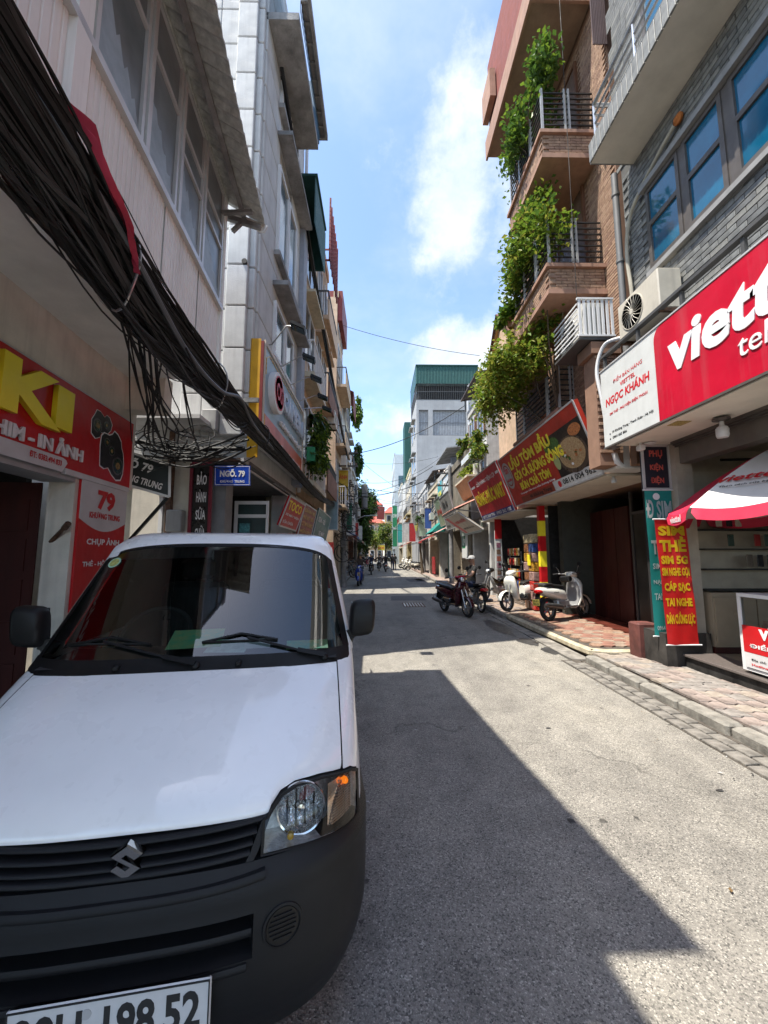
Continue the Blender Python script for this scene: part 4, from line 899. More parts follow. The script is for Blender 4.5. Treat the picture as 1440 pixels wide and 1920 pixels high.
walk_pose = pose((0, 0, .94), 0, ((.02, .25, 1.14), (.12, .24, .92)), ((-.08, -.24, 1.14), (-.06, -.25, .90)), ((.14, .09, .52), (.08, .09, .09)), ((-.05, -.09, .50), (-.25, -.09, .12)))
sit_pose = pose((0, 0, .80), rad(-8), ((.16, .27, 1.05), (.40, .20, .98)), ((-.05, -.27, 1.02), (.14, -.20, .86)), ((.42, .13, .82), (.62, .12, .52)), ((.40, -.10, .78), (.60, -.10, .42)))
def body_mesh(J, short):
    me = skin_body(J, E0, 'pelvis'); 
    if me is None: return None
    seg = [(k, Vector(J[a][0]), Vector(J[b_][0])) for (a, b_) in E0 for k in [cls(a, b_, short)]]
    for i in range(4): me.materials.append(None)
    for p in me.polygons:
        c = Vector(p.center); best = None
        for k, a, b_ in seg:
            ab = b_ - a; t = max(0, min(1, (c - a).dot(ab) / ab.length_squared)); d = (c - a - ab * t).length
            if k == 'U': k2 = 0 if t > .55 and short else 1
            else: k2 = {'S': 0, 'T': 1, 'P': 2, 'B': 3}[k]
            if best is None or d < best[0]: best = (d, k2)
        p.material_index = best[1]; p.use_smooth = True
    return me
def cls(a, b_, short):
    if 'head' in (a, b_) or 'crown' in (a, b_): return 'S'
    if a.startswith('wr'): return 'S'
    if a.startswith('el'): return 'S' if short else 'T'
    if a.startswith('sh'): return 'U' if short else 'T'
    if a.startswith('an'): return 'B'
    if a.startswith('hip') or a.startswith('kn') or b_.startswith('hip'): return 'P'
    return 'T'
m_skin = mat('skin', (.42, .24, .16), .55, var=.08)
def garment(n, c): return mat('cloth_' + n, c, .85, var=.2, scale=12, bump=.3, bscale=30)
BM = {}
def person(label, J, key, cloth, loc, rz, short=True, hat='helmet', hatm=None, name='person', group=None, mask=False, bag=None):
    if (key, short) not in BM: BM[(key, short)] = body_mesh(J, short)
    t = thing(name, label, 'person', (0, 0, 0), 0, group); WM[t.name] = Matrix.Identity(4)
    me = BM[(key, short)].copy()
    for i, m_ in enumerate((m_skin, cloth[0], cloth[1], cloth[2] if len(cloth) > 2 else mat('shoe', g(.03), .6))): me.materials[i] = m_
    o = bpy.data.objects.new('body', me); COL.objects.link(o); o.parent = t
    h = Vector(J['head'][0]) + Vector((.005, 0, .07))
    if hat == 'helmet':
        MB().lathe([(0, .145), (.06, .135), (.105, .10), (.128, .04), (.130, -.01), (.120, -.04)], h, (0, 0, 1), 20).add([tuple(h + Vector(v)) for v in ((.10, -.07, .03), (.18, -.04, .01), (.18, .04, .01), (.10, .07, .03))], [(0, 1, 2, 3)]).build('helmet', hatm or bc['dark'], t, smooth=True)
    elif hat == 'cap':
        MB().lathe([(0, .125), (.06, .118), (.095, .085), (.112, .03), (.112, .015)], h, (0, 0, 1), 18).add([tuple(h + Vector(v)) for v in ((.09, -.075, .03), (.20, -.05, .015), (.20, .05, .015), (.09, .075, .03), (.09, -.075, .036), (.20, -.05, .022), (.20, .05, .022), (.09, .075, .036))], [(3, 2, 1, 0), (4, 5, 6, 7), (0, 1, 5, 4), (1, 2, 6, 5), (2, 3, 7, 6)]).build('cap', hatm or bc['grey'], t, smooth=True)
    elif hat == 'hat':
        MB().lathe([(0, .15), (.09, .14), (.10, .05), (.20, .03), (.20, .02), (.10, .03)], h, (0, 0, 1), 20).build('hat', hatm, t, smooth=True)
    else:
        MB().lathe([(0, .122), (.06, .115), (.098, .075), (.104, .02), (.09, -.06), (.07, -.07)], h + Vector((-.02, 0, 0)), (0, 0, 1), 16).build('hair', mat('black_hair', g(.012), .5), t, smooth=True)
    b = MB().lathe([(0, .022), (.010, .012), (.014, 0)], h + Vector((.085, 0, -.015)), (1, 0, -.3), 8)
    b.build('nose', m_skin, t, smooth=True)
    for sy in (-1, 1): MB().lathe([(0, .006), (.009, .002), (.010, -.004)], h + Vector((.086, sy * .032, .015)), (1, 0, 0), 8).build('eye', m_black, t, smooth=True)
    if mask: MB().loft([ering(h.x + .03 + x, h.y, h.z - .06 + dz, r_, r2, 'z', 14) for dz, x, r_, r2 in ((-.03, .005, .055, .05), (0, .01, .072, .068), (.035, .01, .075, .072))], True, True).build('face_mask', mat('mask_cloth', (.35, .18, .12), .8), t, smooth=True)
    t.location = loc; t.rotation_euler = (0, 0, rz); return t
gb, gw, gk, gbr, gbl, gt = garment('black', g(.012)), garment('white', g(.55)), garment('khaki', (.30, .26, .17)), garment('brown', (.075, .055, .045)), garment('navy', (.02, .03, .07)), garment('teal', (.03, .16, .17))
person('rider in a dark brown shirt and helmet on the blue scooter', rider_pose, 'ride', (gbr, gbl), (-1.02, 21.4, 0), rad(-94), False, 'helmet', mat('helmet_olive', (.09, .08, .06), .4))
person('man in black T-shirt and grey cap lounging sideways behind the red scooter', sit_pose, 'sit', (gb, gbl, m_skin), (2.74, 11.7, .0), rad(200), True, 'cap', mat('cap_grey', g(.32), .8), mask=True)
seatb = make_bike('dark motorbike by the kerb that the man in black sits on', bc['black'], bc['dark'], 'moto', name='motorbike'); seatb.location = (2.86, 11.9, .0); seatb.rotation_euler = (0, 0, rad(98))
# traffic farther down the street
far_bikes = [('oncoming scooter, silver, right of the blue one, rider in navy', -.62, 33, -88, bc['black'], bc['silverp'], gbl, 'helmet', mat('helmet_white', g(.6), .3)),
             ('white scooter ridden away down the middle by a person in black', .68, 38, 92, bc['white'], bc['dark'], gb, 'helmet', mat('helmet_black', g(.02), .3)),
             ('black scooter ridden towards the camera left of the white one', .05, 40, -90, bc['black'], bc['grey'], gbr, 'helmet', None),
             ('teal scooter farther off in the left lane, oncoming', -.95, 48, -88, bc['teal'], bc['dark'], gt, 'hat', mat('straw_hat', (.55, .48, .33), .8)),
             ('red scooter farther off beside the tree, rider in white', -1.55, 55, -90, bc['red'], bc['dark'], gw, 'helmet', MATS['helmet_white']),
             ('dark scooter oncoming behind the blue one at the left kerb', -1.55, 36, -88, bc['black'], bc['dark'], gb, 'helmet', None),
             ('grey scooter leaving, farthest along the road', .2, 62, 90, bc['grey'], bc['dark'], gw, 'helmet', None)]
for lb_, x, y, a, c1, c2, cl_, hat, hm in far_bikes:
    k = make_bike(lb_, c1, c2, plate=m_wplate if a > 0 else None); k.location = (x, y, 0); k.rotation_euler = (0, 0, rad(a))
    person('rider of the ' + lb_.split(',')[0].split(' ridden')[0], rider_pose, 'ride', (cl_, gbl), (x, y, 0), rad(a), False, hat, hm)
person('pedestrian dressed all in black walking away on the right', walk_pose, 'walk', (gb, gb), (1.72, 42, 0), rad(92), False, 'hair')
person('pedestrian in black jacket beside the first one, nearer the shops', walk_pose, 'walk', (gb, gbl), (1.42, 41.2, 0), rad(85), False, 'hair')
person('pedestrian in a white shirt walking beyond the riders', walk_pose, 'walk', (gw, gbl), (.45, 52, 0), rad(90), True, 'hat', mat('straw_hat'  if 0 else 'pale_hat', g(.5)))
# parked bikes: row on the left pavement and by the right-hand shops
index_kids()
base = make_bike('black motorbike parked on the left pavement', bc['black'], bc['grey'], 'moto', 'bikes parked along the left pavement', name='motorbike'); base.location = (-2.3, 26, .12); base.rotation_euler = (rad(-6), 0, rad(20))
index_kids()
words = ['second', 'third', 'fourth', 'fifth', 'sixth', 'seventh']
base['label'] = 'dark motorbike on the left pavement, nearest of the row beyond the van'
for i in range(6):
    dup(base, (-2.35 - .02 * i, 28.3 + i * 1.6 + U(-.2, .2), .12), rad(20 + U(-12, 14)), 'dark motorbike on the left pavement, %s of the row beyond the van' % words[i])
base2 = make_bike('cream scooter parked before the right-hand shops', bc['cream'], bc['dark'], group='bikes parked by the far shops'); base2.location = (3.5, 38.5, .1); base2.rotation_euler = (0, 0, rad(190))
index_kids()
base2['label'] = 'cream scooter parked by the far right shops, nearest of its row'
for i, (x, y, a) in enumerate(((3.3, 40.4, 200), (3.4, 42.5, 185), (3.2, 45, 175), (3.3, 47.2, 195))):
    dup(base2, (x, y, .1), rad(a), 'cream scooter parked by the far right shops, %s of its row' % words[i])
# ================================================================== vegetation
def foliage(parent, c, r, n, size, mats=(0, 1), clumps=14, name='foliage', shell=.45, droop=0, seed=None, long=1.7):
    """loose crown: leaves spread round many clump centres inside an ellipsoid, so light and dark clumps and gaps form"""
    c = Vector(c); cs = []
    for k in range(clumps):
        d = Vector((random.gauss(0, 1), random.gauss(0, 1), random.gauss(0, 1))).normalized() * (shell + (1 - shell) * R()) 
        cs.append((Vector((d.x * r[0], d.y * r[1], d.z * r[2])) * .9, U(.18, .42)))
    b = MB()
    for k in range(n):
        cc_, cr = random.choice(cs); p = cc_ + Vector((random.gauss(0, 1) * r[0], random.gauss(0, 1) * r[1], random.gauss(0, 1) * r[2])) * cr * .5
        if p.x ** 2 / r[0] ** 2 + p.y ** 2 / r[1] ** 2 + p.z ** 2 / r[2] ** 2 > 1.5: continue
        p = c + p; s = size * U(.6, 1.25)
        d = Vector((U(-1, 1), U(-1, 1), U(-1, .6) - droop)).normalized(); w = d.cross(Vector((U(-.6, .6), U(-.6, .6), 1))).normalized(); nn = w.cross(d).normalized()
        b.cm = random.randrange(len(mats))
        q = p + d * s * .5 + nn * s * .10; e = p + d * s
        b.add([tuple(p), tuple(q + w * s / long * .5), tuple(e), tuple(q - w * s / long * .5)], [(0, 1, 2), (0, 2, 3)])
    return b.build(name, [m_leafs[i] for i in mats], parent, kind='stuff'), [c + x[0] for x in cs]
def stems(parent, base, tips, r0=.02, name='stem', m=None):
    b = MB(); base = Vector(base)
    for t in tips:
        t = Vector(t); mid = base.lerp(t, .5) + Vector((U(-.1, .1), U(-.1, .1), U(.0, .15))) * (t - base).length; b.tube([base, base.lerp(mid, .6), mid, mid.lerp(t, .6), t], [r0, r0 * .8, r0 * .6, r0 * .45, r0 * .25], 5)
    return b.build(name, m or m_bark, parent, smooth=True, kind='stuff' if len(tips) > 1 else None)
def shrub(label, base, c, r, n, size, mats=(0, 1), clumps=12, name='plant', pot=True, group=None, cat='plant', droop=0):
    t = thing(name, label, cat, base, 0, group)
    _, cs = foliage(t, c, r, n, size, mats, clumps, droop=droop); stems(t, base, cs[:7], .016)
    if pot: MB().lathe([(.08, 0), (.13, .20), (.14, .21), (.14, .24), (.12, .24), (.11, .20)], base, (0, 0, 1), 14).build('pot', mat('terracotta', (.30, .13, .07), .85), t, smooth=True)
    return t

# ================================================================== generic street house
m_pane_dk = mat('dim_pane', (.025, .03, .035), .08, spec=.8, var=.3); m_pane_bl = mat('bluish_pane', (.10, .16, .20), .08, spec=.9, var=.3)
m_iron = mat('painted_iron', g(.10), .5, .3); m_shut = mat('roller_shutter', (.34, .31, .27), .6, .2, var=.2, streak=.3)
def house(side, X, Y0, Y1, H, wall, label, floors, base=3.2, win=None, name='town_house', frame=None, shop='open', roofm=None, trim=None, depth=6, group=None, shopcol=None, endm=None, jut=.55):
    """side -1 left / +1 right. floors: list of dicts (z, h, kind, ...)"""
    t = thing(name, label, 'building', (X + side * 3, (Y0 + Y1) / 2, 0), 0, group)
    xo = lambda d: X - side * d
    frame = frame or m_alu; trim = trim or wall
    box('wall', wall, t, X, X + side * depth, Y0 + .003, Y1 - .003, base, H)
    xg = X + side * jut
    for a, b_ in ((Y0 + .004, Y0 + .26), (Y1 - .26, Y1 - .004)): box('pier', trim, t, X + side * .05, X + side * depth, a, b_, -.1, base - .002)
    box('lintel', trim, t, X + side * .06, xg + side * .12, Y0 + .26, Y1 - .26, base - .45, base - .002)
    if shop == 'open':
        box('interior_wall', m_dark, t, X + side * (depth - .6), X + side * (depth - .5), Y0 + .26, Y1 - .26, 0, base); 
        b = MB(); yy = Y0 + .5
        while yy < Y1 - .7: b.box(xg + side * .5, xg + side * 1.0, yy, yy + .45, .1, U(.7, 1.9)); yy += .6
        b.build('shelving', mat('shop_goods_%d' % random.randrange(4), (U(.05, .35), U(.03, .2), U(.02, .15)), .7, var=.8, scale=9, col2=(U(.02, .3), U(.05, .3), U(.05, .3))), t, kind='stuff')
    else:
        f = MB(); z = .12
        while z < base - .5:
            f.loft([[(xg - side * o, yy, zz) for o, zz in ((0, z), (.016, z + .02), (.02, z + .05), (.004, z + .085))] for yy in (Y0 + .26, Y1 - .26)], closed=False); z += .088
        f.build('roller_shutter', shopcol or m_shut, t)
    box('parapet', trim, t, xo(.06), X + side * .2, Y0 + .01, Y1 - .01, H + .002, H + .35)
    for fl in floors:
        z, h = fl['z'], fl.get('h', 1.5); n = fl.get('n', 2); k = fl.get('kind', 'win'); w = (Y1 - Y0) / n
        for i in range(n):
            a = Y0 + w * i + w * .18; b_ = Y0 + w * (i + 1) - w * .18
            f = MB()
            for p, q, r_, s in ((a, b_, z, z + .06), (a, b_, z + h - .06, z + h), (a, a + .06, z + .06, z + h - .06), (b_ - .06, b_, z + .06, z + h - .06), ((a + b_) / 2 - .025, (a + b_) / 2 + .025, z + .06, z + h - .06)): f.box(xo(.05), X - side * .003, p, q, r_, s)
            fr = f.build('window', fl.get('frame', frame), t); box('pane', fl.get('pane', m_pane_dk), fr, xo(.018), xo(.01), a + .06, b_ - .06, z + .06, z + h - .06)
            if fl.get('shade'): box('sunshade', trim, t, xo(.35), X - side * .002, a - .12, b_ + .12, z + h + .08, z + h + .16)
            if fl.get('shutters'):
                for p in (a - .02 - w * .14, b_ + .02): 
                    sh = MB(); zz = z
                    while zz < z + h - .03: sh.beam((xo(.03), p, zz + .02), (xo(.03), p + w * .14, zz + .02), .025, .03); zz += .06
                    sh.build('shutter', fl['shutters'], t)
        if fl.get('cage'):
            d = fl['cage']; f = MB(); a, b_ = Y0 + .15, Y1 - .15; z0, z1 = z - .15, z + h + .2; step = fl.get('cstep', .13); yy = a
            while yy <= b_: f.box(xo(d), xo(d) + .014, yy, yy + .014, z0, z1); yy += step
            for zz in (z0, (z0 + z1) / 2, z1 - .02):
                f.box(xo(d + .01), xo(d) + .016, a, b_, zz, zz + .025)
                for yy in (a, b_): f.box(min(xo(d), X), max(xo(d), X), yy, yy + .025, zz, zz + .025)
            for dd in frange(0, d, max(2, int(d / step))):
                for yy in (a, b_): f.box(xo(dd), xo(dd) + .014, yy, yy + .014, z0, z1)
            f.build('window_cage', fl.get('cagem', m_iron), t)
        if fl.get('balcony'):
            d = fl['balcony']; zb = fl.get('zb', z - .75); sl = MB().box(xo(d), X - side * .002, Y0 + .08, Y1 - .08, zb - .14, zb).build('balcony', fl.get('slab', trim), t)
            f = MB(); hh = .85; yy = Y0 + .1
            while yy < Y1 - .1: f.cyl((xo(d - .04), yy, zb), (xo(d - .04), yy, zb + hh), fl.get('br', .010), n=5); yy += fl.get('bs', .14)
            for dd in frange(.05, d - .04, 4):
                for yy in (Y0 + .1, Y1 - .1): f.cyl((xo(dd), yy, zb), (xo(dd), yy, zb + hh), .010, n=5)
            f.box(xo(d - .02), xo(d - .07), Y0 + .08, Y1 - .08, zb + hh, zb + hh + .04)
            for yy in (Y0 + .08, Y1 - .12): f.box(xo(d - .07), X, yy, yy + .04, zb + hh, zb + hh + .04)
            f.build('railing', fl.get('rail', m_iron), sl)
            if fl.get('solid'): box('balcony_front', fl['solid'], sl, xo(d + .004), xo(d - .05), Y0 + .07, Y1 - .07, zb - .17, zb + .55)
        if fl.get('band'): box('string_course', trim, t, xo(.09), X - side * .001, Y0 + .02, Y1 - .02, z - .55, z - .43)
    if roofm:
        f = MB(); f.add([(xo(.35), Y0 - .05, H + .9), (xo(.35), Y1 + .05, H + .9), (X + side * 4, Y1 + .05, H + 1.7), (X + side * 4, Y0 - .05, H + 1.7), (xo(.35), Y0 - .05, H + .96), (xo(.35), Y1 + .05, H + .96), (X + side * 4, Y1 + .05, H + 1.76), (X + side * 4, Y0 - .05, H + 1.76)], [(3, 2, 1, 0), (4, 5, 6, 7), (0, 1, 5, 4), (1, 2, 6, 5), (2, 3, 7, 6), (3, 0, 4, 7)])
        f.build('roof', roofm, t); f = MB()
        for yy in (Y0 + .1, Y1 - .15): f.box(X - side * .2, X - side * .14, yy, yy + .05, H + .35, H + .95)
        f.build('roof_post', m_iron, t)
    return t
def aircon(label, c, out=(-1, 0, 0), w=.80, h=.55, d=.30, group=None, m=None):
    """outdoor unit at centre c, fan towards out"""
    c = Vector(c); o = Vector(out).normalized(); r = Vector((0, 0, 1)).cross(o).normalized(); t = thing('air_conditioner', label, 'air conditioner', tuple(c - Vector((0, 0, h / 2))), 0, group)
    Mx = Matrix((r, o, Vector((0, 0, 1)))).transposed().to_4x4(); Mx.translation = c
    def L(): b = MB(); b.T = Mx; return b
    m = m or mat('aircon_casing', (.58, .57, .52), .5, var=.1, streak=.3)
    L().bbox(-w / 2, w / 2, -d / 2, d / 2, -h / 2, h / 2, .015).build('casing', m, t)
    cx = -w * .12; rr = h * .42
    L().lathe([(rr, 0), (rr, .012), (rr * .96, .012), (rr * .96, .002), (0, .002)], (cx, d / 2, 0), (0, 1, 0), 28).build('fan_ring', m, t, smooth=True)
    L().lathe([(rr * .95, .003), (0, .003)], (cx, d / 2, 0), (0, 1, 0), 24).build('fan_recess', m_dark, t)
    b = L()
    for k in range(20): a = 2 * math.pi * k / 20; b.tube([(cx + .03 * math.cos(a), d / 2 + .014, .03 * math.sin(a)), (cx + rr * .5 * math.cos(a + .12), d / 2 + .018, rr * .5 * math.sin(a + .12)), (cx + rr * .95 * math.cos(a + .3), d / 2 + .014, rr * .95 * math.sin(a + .3))], .0035, 4)
    b.lathe([(.04, .012), (.035, .02), (0, .02)], (cx, d / 2, 0), (0, 1, 0), 14); b.build('fan_grille', m, t)
    b = L(); b.box(-w / 2 - .0, -w / 2 + .04, -d / 2, d / 2, -h / 2 - .05, -h / 2 - .001).box(w / 2 - .04, w / 2, -d / 2, d / 2, -h / 2 - .05, -h / 2 - .001); b.build('foot', m_rust, t)
    return t
def tilt_sign(name, label, p_bl, p_br, p_tr, p_tl, m, thick=.06, backm=None, cat='sign', frame=True):
    """flat sign board from its four corners (as read from the street: left, right)"""
    P = [Vector(q) for q in (p_bl, p_br, p_tr, p_tl)]; P[3] = P[0] + (P[2] - P[1]); n = (P[1] - P[0]).cross(P[3] - P[0]).normalized(); t = thing(name, label, cat, tuple(P[0]))
    Q = [p - n * thick for p in P]; MB().add([tuple(p) for p in P + Q], [(0, 1, 2, 3), (7, 6, 5, 4), (0, 4, 5, 1), (1, 5, 6, 2), (2, 6, 7, 3), (3, 7, 4, 0)]).build('panel', m, t)
    if frame:
        b = MB()
        for i in range(4): b.beam(P[i] + n * .002, P[(i + 1) % 4] + n * .002, .035, .02, n)
        b.build('frame', m_alu, t)
    def put(s, mm, u, v, w, h=None, **k):
        o = P[0].lerp(P[1], u).lerp(P[3].lerp(P[2], u), v); X_ = (P[1] - P[0]); U_ = (P[3] - P[0])
        return text(s, mm, t, o, X_, (U_ - X_ * (U_.dot(X_) / X_.length_squared)), w * X_.length, h * U_.length if h else None, **k)
    def patch(mm, u0, v0, u1, v1, nm='printed_field', off=.003):
        pt = lambda u, v: tuple(P[0].lerp(P[1], u).lerp(P[3].lerp(P[2], u), v) + n * off)
        return MB().quad(pt(u0, v0), pt(u1, v0), pt(u1, v1), pt(u0, v1)).build(nm, mm, t)
    def disc(mm, u, v, ru, rv, off=.004, nm='printed_disc', nn=28):
        pt = lambda a: tuple(P[0].lerp(P[1], u + ru * math.cos(a)).lerp(P[3].lerp(P[2], u + ru * math.cos(a)), v + rv * math.sin(a)) + n * off)
        return MB().quad(*[pt(2 * math.pi * k / nn) for k in range(nn)]).build(nm, mm, t)
    t2 = dict(t=t, put=put, patch=patch, disc=disc, P=P, n=n); return t2

# ================================================================== lane sign and things at the lane mouth
al = thing('lane_wall', 'shaded cream wall along the lane behind the tangled cables', 'wall', (-3.6, 6.2, 0))
box('wall', m_plaster, al, -3.9, -2.75, 6.15, 6.3, -.1, 3.6); box('canopy', mat('white_tin', g(.6), .5, var=.1), al, -3.9, -2.6, 5.5, 6.4, 3.62, 3.68)
box('wall', m_plaster, al, -7, -3.9, 7.4, 7.5, -.1, 6.5); box('drainpipe', m_rust, al, -3.32, -3.24, 6.05, 6.13, 0, 3.6); box('drainpipe', m_white, al, -3.42, -3.36, 6.06, 6.12, 0, 2.6)
ng = tilt_sign('lane_sign', 'black lane sign with white letters between the photo shop and the lane', (-3.86, 5.45, 2.72), (-3.10, 5.75, 2.50), (-3.12, 5.75, 2.98), (-3.90, 5.45, 3.28), mat('black_sign', (.012, .018, .018), .4), .08)
ng['put']('NGÕ 79', m_lettw, .08, .54, .62, .34, bold=.03, depth=.001); ng['put']('KHƯƠNG TRUNG', m_lettw, .06, .13, .80, .25, bold=.03, depth=.001)
MB().beam((-3.75, 5.6, 1.6), (-3.15, 5.8, 2.5), .06, .04).build('strut', m_black, ng['t'])

# ================================================================== grey building at the lane corner
gb2 = thing('grey_building', 'tall grey rendered house at the lane corner behind the blue street sign', 'building', (-5, 8, 0))
GX, GY0, GY1, GH = -2.06, 6.06, 9.7, 13.2
box('wall', m_grayp, gb2, -8, GX - .02, GY0 + .02, GY1, 3.15, GH)
def blk(w, h, d): return lambda b: b.bbox(-w / 2, w / 2, -d / 2, d / 2, -h / 2, h / 2, .012)
z = 3.5; k = 0
while z < GH - .3:                                        # rendered blocks of the corner pier and of both faces
    piece('render_block', m_grayp, gb2, blk(.34, .70, .16), (-2.32 - .0, GY0 - .06, z + .36), PC, 'blk1')
    piece('render_block', m_grayp, gb2, blk(.11, .70, .10), (GX - .045, GY0 - .01, z + .36), PC, 'blk3')
    for j, xx in enumerate((-2.76, -3.10, -3.44)): piece('render_block', m_grayp, gb2, blk(.335, .70, .08), (xx + .1, GY0 + .0, z + .36), PC, 'blk4') if j < 2 else None
    for yy in (6.62, 7.68, 8.74): 
        if not (7.2 < z < 9.9 and yy == 7.68) : piece('render_block', m_grayp, gb2, lambda b: b.bbox(-.04, .04, -.52, .52, -.35, .35, .010), (GX + .0, yy + .0, z + .36), PC, 'blk2')
    z += .72; k += 1
for zz, d in ((4.02, .12),):
    box('ledge', m_conc, gb2, -2.62, GX + .06 + d, GY0 - .18, GY0 - .145, zz, zz + .07)
for zz in (6.75, 9.95):
    box('sunshade', m_conc, gb2, GX + .04, GX + .34, 6.9, 9.2, zz, zz + .09); box('sill', m_conc, gb2, GX + .045, GX + .16, 6.9, 9.2, zz + .72 - .1, zz + .72)
for z0, z1 in ((7.5, 9.4), (10.6, 12.3), (5.4, 6.5)):
    for a, b_ in ((7.0, 7.75), (7.82, 8.55)):
        f = MB()
        for p, q, r_, s in ((a, b_, z0, z0 + .07), (a, b_, z1 - .07, z1), (a, a + .06, z0 + .07, z1 - .07), (b_ - .06, b_, z0 + .07, z1 - .07)): f.box(GX + .04, GX + .10, p, q, r_, s)
        f = f.build('window', m_white, gb2); box('pane', m_pane_bl, f, GX + .055, GX + .065, a + .06, b_ - .06, z0 + .07, z1 - .07)
box('pilaster', mat('blue_grey_render', (.33, .36, .42), .85, var=.1, streak=.3), gb2, GX - .02, GX + .16, 9.15, 9.55, 3.3, 10.4)
for a, zz in ((6.2, 12.0),):
    box('balcony_slab', m_conc, gb2, GX - .02, -1.47, 6.1, 8.4, 11.35, 11.5)
    b = MB(); y = 6.1
    while y < 8.35: b.loft([[(-1.45, y + dy, z) for dy in (0, .05)] for z in (11.5, 13.2)], closed=False); b.loft([[(-1.43, y + dy, z) for dy in (.05, .10)] for z in (11.5, 13.2)], closed=False); y += .1
    b.build('cladding', mat('blue_tin_cladding', (.10, .19, .27), .5, .3, streak=.3), gb2)
    b = MB(); 
    for k in range(8): b.box(-1.45, -1.32, 6.1 + k * .3, 6.1 + k * .3 + .04, 11.75, 11.79)
    b.box(-1.32, -1.26, 6.05, 8.5, 11.72, 11.86).box(-2.0, -1.32, 8.44, 8.5, 11.72, 11.86).box(-1.45, -1.32, 6.05, 8.5, 11.80, 11.84); b.build('eave', m_conc, gb2)
    box('end_cladding', MATS['blue_tin_cladding'], gb2, -2.0, -1.45, 8.36, 8.4, 11.5, 13.2)
MB().cyl((-2.20, 5.90, 6.42), (-2.20, 6.0, 6.42), .045, .045).build('drain_spout', m_black, gb2)
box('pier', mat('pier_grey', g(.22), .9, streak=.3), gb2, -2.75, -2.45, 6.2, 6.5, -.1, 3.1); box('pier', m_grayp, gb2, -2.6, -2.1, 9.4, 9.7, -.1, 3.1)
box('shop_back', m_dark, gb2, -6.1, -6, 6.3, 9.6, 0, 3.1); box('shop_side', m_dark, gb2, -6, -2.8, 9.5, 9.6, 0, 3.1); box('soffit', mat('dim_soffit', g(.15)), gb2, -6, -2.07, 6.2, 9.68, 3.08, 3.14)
b = MB()
for x0, x1, z0, z1 in ((-2.56, -2.50, 1.0, 2.6), (-2.0, -1.96, 1.0, 2.6), (-2.5, -2.0, 2.30, 2.36), (-2.5, -2.0, 2.54, 2.6)): b.box(x0, x1, 6.9, 6.94, z0, z1)
sf = b.build('shop_window', m_alu, gb2); box('pane', mat('dim_shop_glass', (.03, .05, .05), .1), sf, -2.5, -2.0, 6.915, 6.925, .9, 2.54)
box('shop_poster', mat('teal_poster', (.06, .22, .24), .5, var=.5, scale=20), sf, -2.46, -2.28, 6.905, 6.912, 1.85, 2.2)
# awning edge over its shopfront
aw = thing('shop_awning', 'dark shop awning with a thin silver edge under the cables', 'awning', (-2.2, 8, 3.0))
MB().beam((-2.12, 5.95, 3.12), (-2.08, 13.2, 3.06), .05, .05).beam((-2.16, 5.95, 3.05), (-2.12, 10.5, 3.0), .03, .03).build('edge_rail', m_alu, aw); MB().add([(-2.12, 5.95, 3.10), (-2.10, 13.2, 3.04), (-3.2, 13.2, 3.3), (-3.2, 5.95, 3.36), (-2.12, 5.95, 3.115), (-2.10, 13.2, 3.055), (-3.2, 13.2, 3.315), (-3.2, 5.95, 3.375)], [(0, 1, 2, 3), (7, 6, 5, 4), (0, 4, 5, 1), (2, 6, 7, 3), (0, 3, 7, 4), (1, 5, 6, 2)]).build('awning_sheet', mat('awning_dark', g(.05), .6, streak=.3), aw)
MB().beam((-3.1, 5.98, 3.12), (-2.1, 5.98, 3.12), .04, .05).build('front_rail', m_rust, aw)
# blue street sign
bs = tilt_sign('street_name_sign', 'blue enamel street sign with white letters and border at the corner', (-2.51, 5.9, 2.70), (-1.965, 5.9, 2.70), (-1.975, 5.9, 3.01), (-2.52, 5.9, 3.02), mat('blue_enamel', (.012, .06, .42), .3, coat=.3), .012, frame=False)
for u0, v0, u1, v1 in ((.02, .03, .98, .055), (.02, .945, .98, .97), (.02, .055, .032, .945), (.968, .055, .98, .945)): bs['patch'](m_lettw, u0, v0, u1, v1, 'border_line')
bs['put']('NGÕ. 79', m_lettw, .15, .42, .70, .40, bold=.045, depth=.001); bs['put']('KHƯƠNG  TRUNG', m_lettw, .16, .14, .68, .15, bold=.03, depth=.001)
# vertical repair-shop sign
bh = tilt_sign('vertical_shop_sign', 'narrow upright black sign with dark red frame left of the blue street sign', (-2.86, 5.95, .6), (-2.56, 5.95, .6), (-2.585, 5.95, 3.05), (-2.885, 5.95, 3.06), mat('sign_black_glossy', g(.015), .3), .06, frame=False)
b = MB(); P_ = bh['P']; 
for i in range(4): b.beam(P_[i] + bh['n'] * .01, P_[(i + 1) % 4] + bh['n'] * .01, .045, .03, bh['n'])
b.build('frame', mat('dark_red_frame', (.16, .015, .03), .4), bh['t'])
for s, v, h in (('BẢO', .865, .085), ('HÀNH', .755, .08), ('SỬA', .645, .08), ('CHỮA', .53, .08)): bh['put'](s, m_lettw, .27, v, .50, h, bold=.02, depth=.001)

